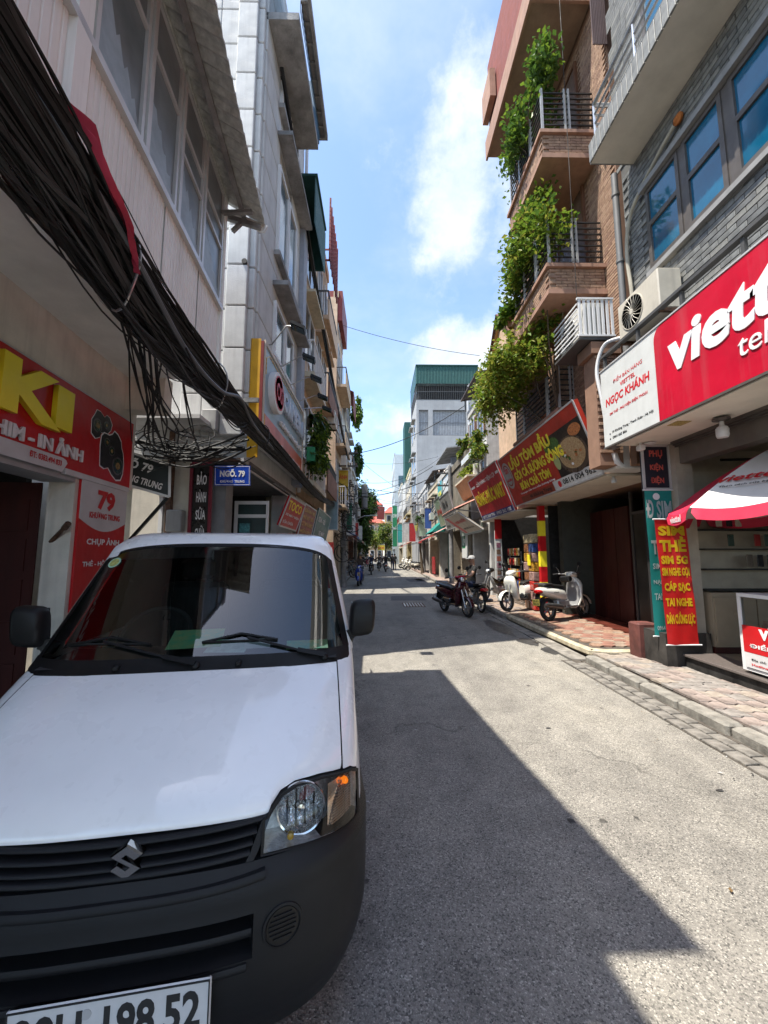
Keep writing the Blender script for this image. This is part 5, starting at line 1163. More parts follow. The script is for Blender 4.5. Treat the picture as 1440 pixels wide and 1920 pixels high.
# big projecting billboard with yellow return
bbd = thing('billboard', 'large pale blue and orange billboard with raised letters and a yellow side panel', 'billboard', (-1.95, 7.6, 3.4))
BX, BY0, BY1, BZ0, BZ1 = -1.86, 6.02, 9.25, 3.42, 5.10
box('backing', m_alu, bbd, GX + .05, BX - .012, BY0 + .01, BY1, BZ0, BZ1)
box('yellow_return', mat('yellow_panel', (.62, .33, .008), .45, var=.12, streak=.15), bbd, -2.075, BX - .05, BY0 - .02, BY0 + .008, BZ0 - .25, BZ1 + .04)
box('red_edge', mat('dark_red_edge', (.20, .02, .02), .45), bbd, BX - .05, BX, BY0 - .022, BY0 + .012, BZ0, BZ1)
m_bbl = mat('pale_blue_print', (.36, .46, .52), .35, var=.3, scale=1.2, col2=(.22, .32, .38)); m_bor = mat('orange_print', (.62, .12, .06), .35, var=.25, scale=2)
MB().quad((BX, BY0 + .01, BZ0 + .52), (BX, BY1, BZ0 + .52), (BX, BY1, BZ1), (BX, BY0 + .01, BZ1)).build('printed_face', m_bbl, bbd); MB().quad((BX, BY0 + .01, BZ0), (BX, BY1, BZ0), (BX, BY1, BZ0 + .52), (BX, BY0 + .01, BZ0 + .52)).build('printed_face', m_bor, bbd)
b = MB(); 
for y0, y1, z0, z1 in ((BY0, BY1, BZ1 - .03, BZ1 + .03), (BY0, BY1, BZ0 - .03, BZ0 + .01), (BY0, BY0 + .04, BZ0 + .01, BZ1 - .03), (BY1 - .03, BY1, BZ0 + .01, BZ1 - .03)): b.box(BX - .01, BX + .022, y0, y1, z0, z1)
b.build('frame', mat('cream_frame', (.6, .52, .42), .5), bbd)
b = MB(); b.tube([(BX + .006, BY0 + .12, BZ0 + .5), (BX + .006, BY0 + .12, BZ0 + .22), (BX + .006, BY0 + .3, BZ0 + .10), (BX + .006, BY1 - .2, BZ0 + .10)], .008, 5).tube([(BX + .006, BY0 + .12, BZ1 - .5), (BX + .006, BY0 + .12, BZ1 - .22), (BX + .006, BY0 + .3, BZ1 - .10), (BX + .006, BY1 - .2, BZ1 - .10)], .008, 5); b.build('gold_line', mat('gold_line', (.7, .45, .12), .3, .5), bbd)
MB().lathe([(.36, 0), (.36, .10), (.33, .105), (0, .105)], (BX, BY0 + .62, BZ1 - .62), (1, 0, 0), 36).build('round_emblem', m_white, bbd, smooth=True)
for r0, r1 in ((.30, .275), (.0, 0)):
    if r0: MB().lathe([(r0, 0), (r0, .004), (r1, .004), (r1, 0)], (BX + .106, BY0 + .62, BZ1 - .62), (1, 0, 0), 36).build('emblem_ring', m_lettr, bbd)
def sgn(s, m, y, z, w, h, **k): return text(s, m, bbd, (BX, y, z), (0, 1, 0), (0, 0, 1), w, h, **k)
sgn('OS', m_lettr, BY0 + .42, BZ1 - .78, .40, .32, bold=.02, off=.112, depth=.004)
m_l3d = mat('raised_white_letters', (.55, .62, .72), .4)
for i, ch in enumerate('CAMERA'): sgn(ch, m_l3d, BY0 + 1.08 + i * .345, BZ1 - .72, .27, .38, name='letter', bold=.05, depth=.07, off=.01)
sgn('CÔNG NGHỆ SỐ', m_lettw, BY0 + 1.0, BZ1 - 1.08, 1.9, .16, bold=.03, depth=.04, off=.01, name='lettering')
sgn('081 Khương Trung', m_lettw, BY0 + .35, BZ0 + .17, 1.3, .14, bold=.02); sgn('Tel: 0904 262 383', m_lettw, BY0 + 1.9, BZ0 + .17, 1.1, .13, bold=.02)
for i, (y, yr) in enumerate(((5.95, 6.2), (6.95, 6.95), (7.8, 7.75), (8.75, 8.6), (9.5, 9.1))):
    z1 = 5.32
    f = thing('floodlight', 'black floodlight on a thin arm over the billboard, %s from the lane corner' % ('first', 'second', 'third', 'fourth', 'last')[i], 'floodlight', (-1.9, yr, 5.1), 0, 'floodlights over the billboard')
    MB().tube([(-2.02, yr, 5.12), (-1.8, yr + .02, 5.16), (-1.5, y + .02, z1 + .02), (-1.36, y, z1)], .011, 6).build('arm', m_steel, f, smooth=True)
    MB().beam((-1.42, y, z1 + .03), (-1.20, y + .02, z1 - .06), .20, .05, (0, 0, 1)).build('lamp_head', m_black, f); MB().beam((-1.40, y, z1 - .012), (-1.22, y + .02, z1 - .086), .16, .006, (0, 0, 1)).build('lamp_glass', m_glass, f)

# ================================================================== more houses on the left
m_peach = mat('peach_render', (.60, .44, .31), .9, var=.15, streak=.35, bump=.2); m_tan = mat('tan_render', (.52, .40, .28), .9, var=.18, streak=.4, bump=.2)
m_brn = mat('brown_render', (.24, .13, .09), .9, var=.2, streak=.4); m_cream = mat('cream_render', (.58, .52, .40), .9, var=.15, streak=.4); m_wh = mat('aged_white_render', (.55, .55, .53), .9, var=.15, streak=.45)
m_grn = mat('dark_green_tin', (.03, .10, .09), .5, .3, streak=.3); m_mar = mat('maroon_tin', (.20, .035, .03), .55, .2, streak=.3); m_ply = mat('pale_yellow_render', (.56, .47, .26), .9, var=.15, streak=.35)
fl = lambda z, **k: dict(z=z, **k)
h1 = house(-1, -2.1, 9.72, 12.2, 11.2, m_peach, 'narrow peach house with dark green corrugated hood beyond the grey building', [fl(4.3, h=1.7, n=1, balcony=.45, rail=m_white), fl(7.2, h=1.6, n=1, balcony=.4, rail=m_white, shade=1), fl(9.6, h=1.2, n=1)], trim=m_cream)
b = MB(); y = 8.9
while y < 10.6: b.loft([[(-1.62 + o, y + dy, z) for o, dy in ((0, 0), (0, .04), (.02, .06), (.02, .10))] for z in (9.9, 11.2)], closed=False); y += .1
b.box(-2.06, -1.56, 8.9, 10.6, 11.2, 11.26).box(-2.06, -1.62, 10.56, 10.6, 9.9, 11.2); b.build('corrugated_hood', m_grn, h1)
h2 = house(-1, -2.12, 12.2, 15.0, 12.8, m_tan, 'tan house with small projecting balconies and a rust-red roof cage', [fl(4.6, h=1.5, n=2, balcony=.5, solid=m_brn), fl(7.5, h=1.5, n=2, balcony=.5, solid=m_brn, shade=1), fl(10.4, h=1.5, n=2, balcony=.45, solid=m_peach)], trim=m_peach)
b = MB()
for k in range(14): b.box(-1.74, -1.70, 12.5, 14.8, 11.9 + k * .16, 11.93 + k * .16)
for yy in frange(12.5, 14.8, 6): b.box(-1.75, -1.69, yy, yy + .05, 11.8, 14.2)
b.box(-2.5, -1.7, 12.5, 12.55, 11.8, 11.85).box(-2.5, -1.7, 14.75, 14.8, 14.1, 14.15); b.build('roof_cage', m_mar, h2)
h3 = house(-1, -2.1, 18.4, 21.4, 14.6, m_peach, 'peach house with white-fronted balconies and a red tin top beside the roof cage', [fl(4.8, h=1.5, n=2, balcony=.5, rail=m_white), fl(7.8, h=1.5, n=2, balcony=.5, solid=m_tan), fl(10.8, h=1.5, n=2, balcony=.5, solid=m_tan), fl(13, h=1.0, n=2)], trim=m_tan)  # hidden gap on its near side is made up to let a sun patch through
box('roof_shed', m_mar, h3, -2.6, -1.85, 18.5, 21.3, 13.4, 15.0)
h4 = house(-1, -2.12, 21.5, 24, 10.6, m_wh, 'whitish house with maroon roof hood and trailing plants', [fl(4.8, h=1.4, n=2, shade=1, cage=.35), fl(7.6, h=1.4, n=2, balcony=.45, rail=m_white)], trim=m_cream)
b = MB(); b.add([(-2.5, 21.6, 11.4), (-1.45, 21.6, 10.9), (-1.45, 23.9, 10.9), (-2.5, 23.9, 11.4), (-2.5, 21.6, 11.5), (-1.45, 21.6, 11.0), (-1.45, 23.9, 11.0), (-2.5, 23.9, 11.5)], [(0, 1, 2, 3), (7, 6, 5, 4), (1, 5, 6, 2), (0, 4, 5, 1), (2, 6, 7, 3)]); b.box(-1.5, -1.46, 21.6, 23.9, 9.9, 11.0); b.build('roof_hood', m_mar, h4)
h5 = house(-1, -2.1, 24, 27.4, 11.8, m_cream, 'cream house with rooftop railing and hanging greenery past the maroon hood', [fl(4.8, h=1.5, n=2, balcony=.5), fl(7.8, h=1.5, n=2, balcony=.5, shade=1), fl(10.2, h=1.2, n=2)], trim=m_wh)
h6 = house(-1, -2.15, 28.5, 34, 9.2, m_tan, 'low tan house partly behind the utility pole', [fl(4.6, h=1.4, n=3, cage=.3), fl(7.0, h=1.3, n=3)], trim=m_brn, shop='open')  # small break before this house is added for sunlight on the road
h7 = house(-1, -2.2, 34, 40, 8.6, m_wh, 'dingy white house just before the big street tree', [fl(4.6, h=1.4, n=3, shade=1), fl(6.9, h=1.2, n=3)])
h8 = house(-1, -2.5, 40, 54, 9.5, m_ply, 'long yellowish house behind the big street tree', [fl(4.6, h=1.4, n=5), fl(7.2, h=1.3, n=5)])
h9 = house(-1, -2.9, 54, 72, 10.5, m_wh, 'far white house on the left past the tree', [fl(4.6, h=1.4, n=6), fl(7.2, h=1.3, n=6)])
# greenery on the left
shrub('leafy plants spilling from the peach house balcony beside the billboard', (-1.85, 10.0, 3.6), (-1.62, 10.2, 4.5), (.36, .95, .85), 2600, .13, (1, 2, 0), 16, 'balcony_plants', False, droop=.5)
t = thing('potted_palm', 'small dark palm with drooping fronds above the balcony plants', 'plant', (-1.8, 9.9, 5.0))
for k in range(11):
    a = U(-1.8, 1.8); l = U(.5, .85); b = MB(); e = Vector((math.cos(a), math.sin(a), 0)); p0 = Vector((-1.85, 9.9, 5.2))
    spine = [p0 + e * l * s + Vector((0, 0, .5 * s - .9 * s * s)) for s in frange(0, 1, 5)]; sd_ = Vector((-e.y, e.x, 0))
    b.loft([[q - sd_ * w * .05, q, q + sd_ * w * .05] for q, w in zip(spine, (.4, 1, 1.2, 1, .6, .1))], closed=False); b.build('frond', m_leafs[0], t)
MB().cyl((-1.85, 9.9, 4.9), (-1.85, 9.9, 5.25), .05, .03).build('trunk', m_bark, t)
box('green_bin', mat('green_plastic', (.02, .22, .09), .4), None, -1.78, -1.58, 9.42, 9.70, 3.95, 4.30); tag(bpy.data.objects['green_bin'], 'small green plastic bin among the balcony plants', 'bin')
shrub('vines hanging from the rooftop of the cream house', (-1.9, 26, 11.8), (-1.55, 26, 11.6), (.4, 1.3, 1.3), 1500, .24, (1, 2), 14, 'rooftop_vines', False, droop=.8)
shrub('lower vines hanging down the cream house', (-1.6, 27, 9), (-1.52, 27.4, 8.6), (.35, .9, 1.6), 1200, .24, (0, 1), 12, 'wall_vines', False, droop=.8)
def tree(label, base, h, crown, r, n, size, mats, clumps=26, lean=(0, 0), tr=.16, name='street_tree'):
    t = thing(name, label, 'tree', base); base = Vector(base); top = Vector(crown)
    _, cs = foliage(t, crown, r, n, size, mats, clumps, 'crown', .3)
    mid = base.lerp(top, .5) + Vector((lean[0], lean[1], 0))
    MB().tube([base, base.lerp(mid, .3), base.lerp(mid, .7), mid, top], [tr * 1.35, tr, tr * .8, tr * .65, tr * .3], 9).build('trunk', m_bark, t, smooth=True); stems(t, mid, cs[:12], tr * .4, 'limb')
    return t
t = tree('big dark green street tree arching from the left pavement', (-2.35, 43, .1), 9, (-1.45, 43, 7.0), (1.35, 2.6, 2.5), 7000, .30, (0, 1, 0), 34)
foliage(t, (-1.75, 41.5, 4.0), (1.0, 2.0, 2.3), 4200, .28, (0, 0, 1), 22, 'hanging_foliage', droop=.6)
tree('small yellow-green tree at the far bend of the street', (1.3, 74, 0), 7, (1.3, 74, 5.3), (2.0, 2, 2.6), 2600, .34, (1, 3, 2), 20)
tree('pale green tree in front of the far houses', (-.6, 84, 0), 7, (-.6, 84, 5), (2.2, 2, 2.8), 2200, .4, (1, 3), 18)

# signs on the left past the awning
s1 = tilt_sign('tilted_red_sign', 'tilted red sign with yellow and white letters just over the van roof', (-2.05, 8.0, 2.25), (-2.0, 9.4, 2.22), (-1.82, 9.6, 2.86), (-1.85, 8.15, 2.90), m_bred, .05)
s1['put']('TOCO', m_letty, .1, .58, .8, .30, bold=.02); s1['put']('XE MÁY ĐIỆN', m_lettw, .1, .36, .8, .12); s1['put']('SỬA CHỮA', m_lettw, .1, .12, .6, .12)
s2 = tilt_sign('red_menu_sign', 'red sign covered in gold writing beside the tilted red one', (-2.0, 9.5, 2.0), (-1.98, 11.2, 2.0), (-1.82, 11.4, 2.92), (-1.84, 9.7, 2.94), mat('rust_red_sign', (.28, .03, .02), .4, var=.3), .05)
for k, s in enumerate(('BÁNH MÌ', 'PHỞ BÒ - BÚN', 'CƠM RANG', 'MIẾN XÀO', 'NEM RÁN')): s2['put'](s, mat('gold_letter', (.65, .42, .15), .5), .08, .80 - k * .19, .84, .13, bold=.02)
s3 = tilt_sign('teal_sign', 'tilted grey-green sign with pale letters third after the two red ones', (-1.98, 11.6, 2.1), (-1.96, 14.3, 2.05), (-1.80, 14.6, 3.02), (-1.82, 11.9, 3.05), mat('greygreen_sign', (.06, .17, .16), .4, var=.2), .05)
s3['put']('SƠN - GÒ', m_lettw, .12, .60, .5, .2); s3['put']('XE MÁY', m_lettw, .3, .2, .45, .18)
s4 = tilt_sign('yellow_sign', 'yellow hanging sign on the house beside the utility pole', (-2.1, 19.8, 4.4), (-1.55, 19.8, 4.4), (-1.55, 19.8, 6.0), (-2.1, 19.8, 6.0), mat('yellow_sign', (.62, .42, .03), .5, var=.2), .06); s4['put']('ẢNH', m_lettr, .15, .7, .7, .18)
s5 = tilt_sign('white_sign', 'blank weathered white sign hanging beyond the pole', (-2.1, 25.6, 2.9), (-1.55, 25.6, 2.9), (-1.55, 25.6, 4.3), (-2.1, 25.6, 4.4), m_white, .06)
b = MB(); b.loft([[(-2.1, y, z), (-1.5, y, z - .5)] for y, z in ((25.8, 3.1), (28, 3.1))], closed=False); tag(b.build('red_awning', mat('red_canvas', (.45, .03, .02), .7), loc=(-1.8, 26, 2.8)), 'small red canvas awning under the blank white sign', 'awning')
sb = box('red_shop_banner', mat('red_shop_cloth', (.36, .02, .02), .7, var=.4, scale=8), None, -2.4, -1.98, 17.2, 17.25, .2, 2.2); tag(sb, 'red cloth panel hanging in the shopfront near the van roof edge', 'banner')

# ================================================================== poles and cables
def pole(label, x, y, h, r=.13):
    t = thing('utility_pole', label, 'utility pole', (x, y, 0)); MB().tube([(x, y, 0), (x, y, h)], [r * 1.15, r * .8], 12).build('shaft', mat('pole_concrete', g(.24), .9, var=.3, streak=.4, bump=.3), t, smooth=True)
    b = MB(); 
    for z in (h - .4, h - 1.1): b.beam((x - .7, y, z), (x + .7, y, z), .08, .08)
    b.build('crossarm', m_iron, t); b = MB()
    for z in (h - .4, h - 1.1):
        for dx in (-.6, -.3, .3, .6): b.lathe([(.02, 0), (.045, .03), (.03, .06), (.045, .09), (.02, .13)], (x + dx, y, z + .04), (0, 0, 1), 8)
    b.build('insulator', mat('ceramic', (.2, .10, .06), .3), t); return t
p1_ = pole('concrete utility pole on the left hung with tangled cables and boxes', -1.80, 20.2, 7.4)
for k, (dy, z, w, h_) in enumerate(((-.15, 5.0, .34, .5), (.1, 3.9, .30, .4), (-.1, 2.0, .28, .45))): MB().bbox(-1.8 - w / 2, -1.8 + w / 2, 20.2 - .35, 20.2 - .12, z, z + h_, .02).build('junction_box', mat('box_grey', g(.14 + k * .1), .6), p1_)
p2_ = pole('second utility pole on the left before the big tree', -1.95, 33, 7.6)
MB().lathe([(.22, 0), (.25, .05), (.25, .8), (.20, .9), (0, .92)], (-1.2, 33, 5.6), (0, 0, 1), 16).bbox(-1.45, -.95, 32.75, 33.25, 6.55, 7.6, .03).build('transformer', mat('box_grey', g(.2)), p2_); MB().beam((-1.95, 33, 5.55), (-.9, 33, 5.55), .08, .08).beam((-1.95, 33, 6.5), (-.9, 33, 6.5), .06, .06).build('bracket', m_iron, p2_)
lamp = thing('street_lamp', 'street lamp arm reaching out from the second pole', 'street lamp', (-1.9, 32.8, 5.5)); MB().tube([(-1.9, 32.7, 4.6), (-1.2, 32.7, 4.9), (-.35, 32.7, 4.92)], [.04, .035, .03], 8).build('arm', m_steel, lamp, smooth=True); MB().bbox(-.75, -.1, 32.6, 32.8, 4.88, 4.98, .03).build('lamp_head', mat('lamp_green_grey', (.3, .36, .3), .5), lamp)
pole('utility pole against the old wall on the right', 4.0, 21.5, 6.6, .12)
pole('thin pole on the right before the tall grey building', 3.95, 34, 6.4, .11)

def wander(pts, r, off, seg=30, m=m_cable, amp=.03, n=5, flat=(1, 1)):
    """smooth cable through pts, kept at offset off, wandering a little"""
    P = [Vector(p) for p in pts]; out = []; ph = [U(0, 6) for _ in range(4)]; nn = len(P) - 1
    for k in range(seg + 1):
        t = k / seg * nn; i = min(int(t), nn - 1); f = t - i
        p0, p1, p2, p3 = P[max(i - 1, 0)], P[i], P[i + 1], P[min(i + 2, nn)]
        q = .5 * ((2 * p1) + (p2 - p0) * f + (2 * p0 - 5 * p1 + 4 * p2 - p3) * f * f + (3 * p1 - p0 - 3 * p2 + p3) * f ** 3)
        s = off[2](k / seg) if len(off) > 2 else 1
        out.append(q + Vector(((off[0] + amp * math.sin(t * 1.3 + ph[0])) * s * flat[0], 0, (off[1] + amp * 1.2 * math.sin(t * 1.7 + ph[1])) * s * flat[1])))
    return MB().tube(out, r, n, False)
m_cable3 = mat('pale_cable_sheath', (.04, .04, .04), .7, var=.3, scale=3)
cb = thing('cable_bundle', 'thick sagging bundle of hundreds of black cables crossing the upper left', 'cables', (-1.7, 3, 3.4))
main = [(-1.62, -3.0, 4.15), (-1.62, .2, 3.95), (-1.66, 1.55, 3.68), (-1.68, 1.98, 3.60), (-1.70, 2.6, 3.47), (-1.70, 3.4, 3.42), (-1.70, 4.6, 3.38), (-1.72, 7.2, 3.38), (-1.75, 12.3, 3.38), (-1.8, 20.2, 4.1)]
prof = lambda u: float(np.interp(u, [0, .1, .25, .4, .5, .6, .7, .8, .9, 1], [1, 1, 1, .95, .85, .68, .5, .36, .28, .15]))
for k in range(190):
    a = U(0, 2 * math.pi); rr = math.sqrt(R()); ox, oz = math.cos(a) * rr * .13, math.sin(a) * rr * .29
    wander(main, random.choice((.004, .006, .007, .009, .013, .018)), (ox, oz, prof), 34, amp=.05).build('cable', random.choice((m_cable, m_cable, m_cable, m_cable2, m_cable2, m_cable3)), cb, smooth=True)
wander([(-1.55, .5, 3.85), (-1.55, 2.0, 3.62), (-1.56, 3.0, 3.30), (-1.56, 3.7, 3.26), (-1.58, 4.3, 3.42), (-1.62, 4.9, 3.32), (-1.66, 6, 3.3)], .019, (0, 0), 40, amp=.0, n=8).build('conduit', mat('grey_conduit', g(.10), .5), cb, smooth=True)
for (y, z) in ((1.2, 3.72), (2.35, 3.50), (3.9, 3.40), (5.6, 3.38)):        # wire ties
    w = float(np.interp(y, [0, 3, 4.6, 7], [.31, .29, .2, .12])); MB().tube([(-1.69 + math.cos(a) * w * .48, y + .02 * math.sin(3 * a), z + math.sin(a) * w) for a in frange(0, 2 * math.pi, 20)], .008, 5).build('wire_tie', random.choice((m_cable3, m_steel)), cb, smooth=True)
for k in range(14):                                       # loose sagging strands under the bundle
    y0 = U(.6, 3.6); y1 = y0 + U(.9, 2.2); zf = lambda y: float(np.interp(y, [0, 1.5, 2.6, 4.6, 7], [3.7, 3.40, 3.18, 3.2, 3.28]))
    wander([(-1.6 + U(-.08, .08), y0, zf(y0) + .08), (-1.58, (2 * y0 + y1) / 3, zf((2 * y0 + y1) / 3) - U(.02, .18)), (-1.6, (y0 + 2 * y1) / 3, zf((y0 + 2 * y1) / 3) - U(0, .14)), (-1.66, y1, zf(y1) + .08)], random.choice((.004, .006, .008)), (0, 0), 20, amp=.02).build('cable', random.choice((m_cable, m_cable3)), cb, smooth=True)
for k in range(17):                                       # strands that leave the bundle and drop to the lane corner
    s = Vector((-1.72 + U(-.05, .05), U(2.4, 3.3), U(3.12, 3.3))); e = Vector((-2.75 + U(-.5, .4), 5.2 + U(-.2, .5), 3.12 + U(-.12, .15))); m1 = s.lerp(e, .55) + Vector((U(-.1, .15), U(-.1, .1), -U(.02, .30)))
    wander([s, s.lerp(m1, .5) + Vector((0, 0, -.04)), m1, e], random.choice((.006, .008, .010)), (0, 0), 22, amp=.02).build('cable', m_cable, cb, smooth=True)
tg = thing('cable_tangle', 'messy coils of black cable above the black lane sign', 'cables', (-2.7, 5.4, 3.1))
for k in range(14):
    x0, x1 = -3.45 + U(-.1, .3), -1.85 + U(-.3, .1); zz = 3.12 + U(-.14, .10); y = 5.35 + U(-.2, .3)
    wander([(x0, y, zz + U(-.05, .1)), (x0 * .6 + x1 * .4, y + .05, zz - U(0, .15)), (x0 * .3 + x1 * .7, y, zz - U(-.05, .12)), (x1, y + U(-.2, .1), zz + U(0, .18))], random.choice((.007, .009, .012, .018)), (0, 0), 24, amp=.02).build('cable', m_cable, tg, smooth=True)
for k in range(18):
    c = Vector((-2.85 + U(-.5, .75), 5.3 + U(-.25, .2), 3.15 + U(-.22, .22))); r1, r2 = U(.10, .34), U(.06, .2); ph = U(0, 6); tl = U(-.8, .8)
    pts = [c + Vector((math.cos(a) * r1, math.cos(a) * .2 * tl + .03 * math.sin(3 * a), math.sin(a) * r2 + tl * .1 * math.cos(a))) for a in frange(ph, ph + U(3.5, 6), 9)]
    wander(pts, random.choice((.005, .007, .009)), (0, 0), 26, amp=.012).build('cable', m_cable, tg, smooth=True)
MB().tube([(-3.4, 5.3, 3.22), (-2.6, 5.35, 3.12), (-1.9, 5.4, 3.14)], .035, 8).build('conduit', m_black, tg, smooth=True)
# cloth caught on the bundle
rc = MB(); cl_pts = [(-1.62, 1.78, 3.98, .05), (-1.53, 1.86, 3.93, .10), (-1.51, 1.98, 3.80, .14), (-1.51, 2.10, 3.71, .13), (-1.52, 2.2, 3.64, .10), (-1.54, 2.28, 3.54, .07), (-1.55, 2.31, 3.47, .04)]
rc.grid(lambda u, v: (lambda i, f: tuple(np.array(cl_pts[i][:3]) * (1 - f) + np.array(cl_pts[min(i + 1, 6)][:3]) * f + np.array([.02 * math.sin(v * 9 + u * 2), .03 * v, -v * (cl_pts[i][3] * (1 - f) + cl_pts[min(i + 1, 6)][3] * f)])))(min(int(u), 5), u - min(int(u), 5)), frange(0, 6, 30), frange(0, 1, 8))
tag(rc.build('red_cloth', mat('crimson_cloth', (.38, .03, .06), .85, var=.25), smooth=True, loc=(-1.53, 2.0, 3.7)), 'torn crimson cloth snagged on the black cable bundle', 'cloth')
def wire(label, a, b_, sag, r=.012, group='wires crossing the street', n=18, name='overhead_wire'):
    a, b_ = Vector(a), Vector(b_); w = MB().tube([a.lerp(b_, t) - Vector((0, 0, sag * 4 * t * (1 - t))) for t in frange(0, 1, n)], r, 5, False).build(name, m_cable, smooth=True, loc=tuple(a)); return tag(w, label, 'wire', group)
wire('thick black service cable sloping down the left facades, outer of the pair', (-1.93, 6.7, 11.2), (-1.62, 20.0, 6.6), .35, .040, None); wire('thick black service cable close to the grey facade, inner of the pair', (-2.03, 6.5, 11.6), (-1.7, 20.0, 6.9), .5, .030, None)
wire('thin wire high across the street under the clouds', (-1.5, 15.4, 11.2), (4.1, 15, 9.7), .15, .010, None)
wire('wire rising from the left pole to the right-hand houses', (-1.7, 20.2, 6.9), (4.4, 19, 9.2), .45, .02, None)
wire('wire from the left houses to the old wall pole', (-1.9, 33, 6.6), (4.0, 21.5, 6.5), .5, .02, None)
gl = 'wire strung across the street between the facades beyond the left pole'
for k in range(13): y = 22 + k * 2.3; wire(gl, (-2.0, y + U(-2, 2), U(4.6, 8.6)), (4.0, y + U(-3, 4), U(4.6, 8.8)), U(.2, 1.0), random.choice((.010, .014, .02)), 'wires strung across the street')
for k in range(7): wire('long cable running along the left facades past the pole', (-1.85 + U(-.1, .1), 20, 4.2 + U(-.7, 1.8)), (-1.95, 33, 4.6 + U(-.8, 1.4)), U(.3, .8), .022, 'cables along the left facades')
for k in range(6): wire('long cable running along the right facades', (4.0 + U(-.08, .05), 21.5, 4.9 + U(-.2, 1.4)), (3.95, 34, 4.9 + U(-.3, 1.3)), U(.2, .6), .018, 'cables along the right facades')
tp = thing('pole_cable_tangle', 'dark knots of cable wound round the left utility pole', 'cables', (-1.8, 20, 4.2))
for k in range(46):
    c = Vector((-1.75 + U(-.35, .4), 19.9 + U(-.5, .4), random.choice((U(3.2, 4.6), U(1.8, 3.6), U(4.4, 6))))); r1, r2 = U(.10, .5), U(.1, .4); ph = U(0, 6)
    wander([c + Vector((math.cos(a) * r1 * .8, math.sin(a * 1.3) * .2, math.sin(a) * r2 - .05 * a)) for a in frange(ph, ph + U(3, 6), 8)], random.choice((.012, .018, .024)), (0, 0), 18, amp=.02).build('cable', random.choice((m_cable, m_cable2)), tp, smooth=True)
# ================================================================== right: grey tiled building with the phone shop
m_gtile = [mat('grey_wall_tile_%d' % k, c, .55, var=.25, scale=9, streak=.2) for k, c in enumerate(((.20, .205, .20), (.24, .24, .225), (.165, .17, .17)))]
m_blue = mat('blue_window_film', (.006, .12, .22), .06, var=.5, scale=2.2, spec=.9, col2=(.004, .07, .14))
m_brf = mat('brown_grey_frame', (.13, .115, .105), .45, .3, var=.2)
m_offw = mat('offwhite_soffit', (.70, .66, .57), .8, var=.12, scale=2, streak=0)
m_lamp = mat('unlit_bulb', g(.7), .3)
gbd = thing('grey_tiled_building', 'grey tiled house with blue windows and a long balcony above the phone shop', 'building', (6, 2, 0))
RX = 4.0
box('wall', mat('tile_grout', (.11, .11, .105), .9), gbd, RX + .012, RX + 6, -4, 5.75, 3.36, 13)
WZ0, WZ1 = 5.78, 7.02; wy = [(5.20, 4.58), (4.50, 3.92), (3.82, 3.20), (3.12, 2.3), (2.2, 1.2)]
def in_win(y, z): return any(a + .05 > y > b_ - .05 for a, b_ in ((5.22, 1.18),)) and WZ0 - .06 < z < WZ1 + .08
rest = MB(); cnt = 0; zz = 4.30; row = 0
cells = []
while zz < 7.74:
    y = 5.72 - (row % 2) * .12
    while y > 1.0:
        cells.append((y - .115, zz)); y -= .24
    zz += .078; row += 1
cells = [c for c in cells if not in_win(*c)]
cells.sort(key=lambda c: -c[0])
for i, (y, z) in enumerate(cells):
    k = random.choice((0, 0, 1, 2))
    if i < 295: piece('wall_tile', m_gtile[k], gbd, lambda b: b.bbox(0, .02, -.116, .116, -.035, .035, .004), (RX - .006 + U(-.002, .002), y, z), PC, ('gt', k))
    else: rest.cm = k; rest.box(RX - .006, RX + .013, y - .116, y + .116, z - .035, z + .035)
rest.build('wall_tile', m_gtile, gbd, kind='stuff')
b = MB(); zz = 8.0
while zz < 11.5:
    for k in range(26): b.cm = random.randrange(3); b.box(RX - .006, RX + .013, 5.72 - k * .24 - (int(zz * 100) % 2) * .12 - .116, 5.72 - k * .24 - (int(zz * 100) % 2) * .12 + .116, zz, zz + .07) if not (9.0 < zz < 10.6 and 5.72 - k * .24 < 4.9) else None
    zz += .078
b.build('wall_tile', m_gtile, gbd, kind='stuff')
b = MB(); b.box(RX - .10, RX + .01, 1.1, 5.26, WZ1 + .015, WZ1 + .10).box(RX - .07, RX + .01, 1.1, 5.26, WZ0 - .09, WZ0 - .02); b.build('window_surround', mat('stone_band', g(.27), .8, streak=.2), gbd)
for a, b_ in wy:
    f = MB(); T1 = 6.42
    for p, q, r_, s in ((b_, a, WZ0, WZ0 + .06), (b_, a, WZ1 - .06, WZ1), (b_, a, T1, T1 + .07), (a - .06, a, WZ0 + .06, T1), (b_, b_ + .06, WZ0 + .06, T1), (a - .05, a, T1 + .07, WZ1 - .06), (b_, b_ + .05, T1 + .07, WZ1 - .06)): f.box(RX - .045, RX + .02, p, q, r_, s)
    f = f.build('window', m_brf, gbd)
    box('pane', m_blue, f, RX - .016, RX - .008, b_ + .06, a - .06, WZ0 + .06, T1); box('pane', m_blue, f, RX - .016, RX - .008, b_ + .05, a - .05, T1 + .07, WZ1 - .06)
for (a, _), (_, b_) in zip(wy[1:], wy[:-1]): box('mullion', m_brf, gbd, RX - .03, RX + .02, a + .002, b_ - .002, WZ0, WZ1)
for a, b_ in ((5.0, 4.3), (4.2, 3.4), (3.3, 2.4)):
    f = MB().box(RX - .04, RX, b_, b_ + .06, 9.1, 10.6).box(RX - .04, RX, a - .06, a, 9.1, 10.6).box(RX - .04, RX, b_ + .06, a - .06, 10.54, 10.6).box(RX - .04, RX, b_ + .06, a - .06, 9.1, 9.16).build('window', m_brf, gbd); box('pane', m_blue, f, RX - .018, RX - .008, b_ + .06, a - .06, 9.16, 10.54)
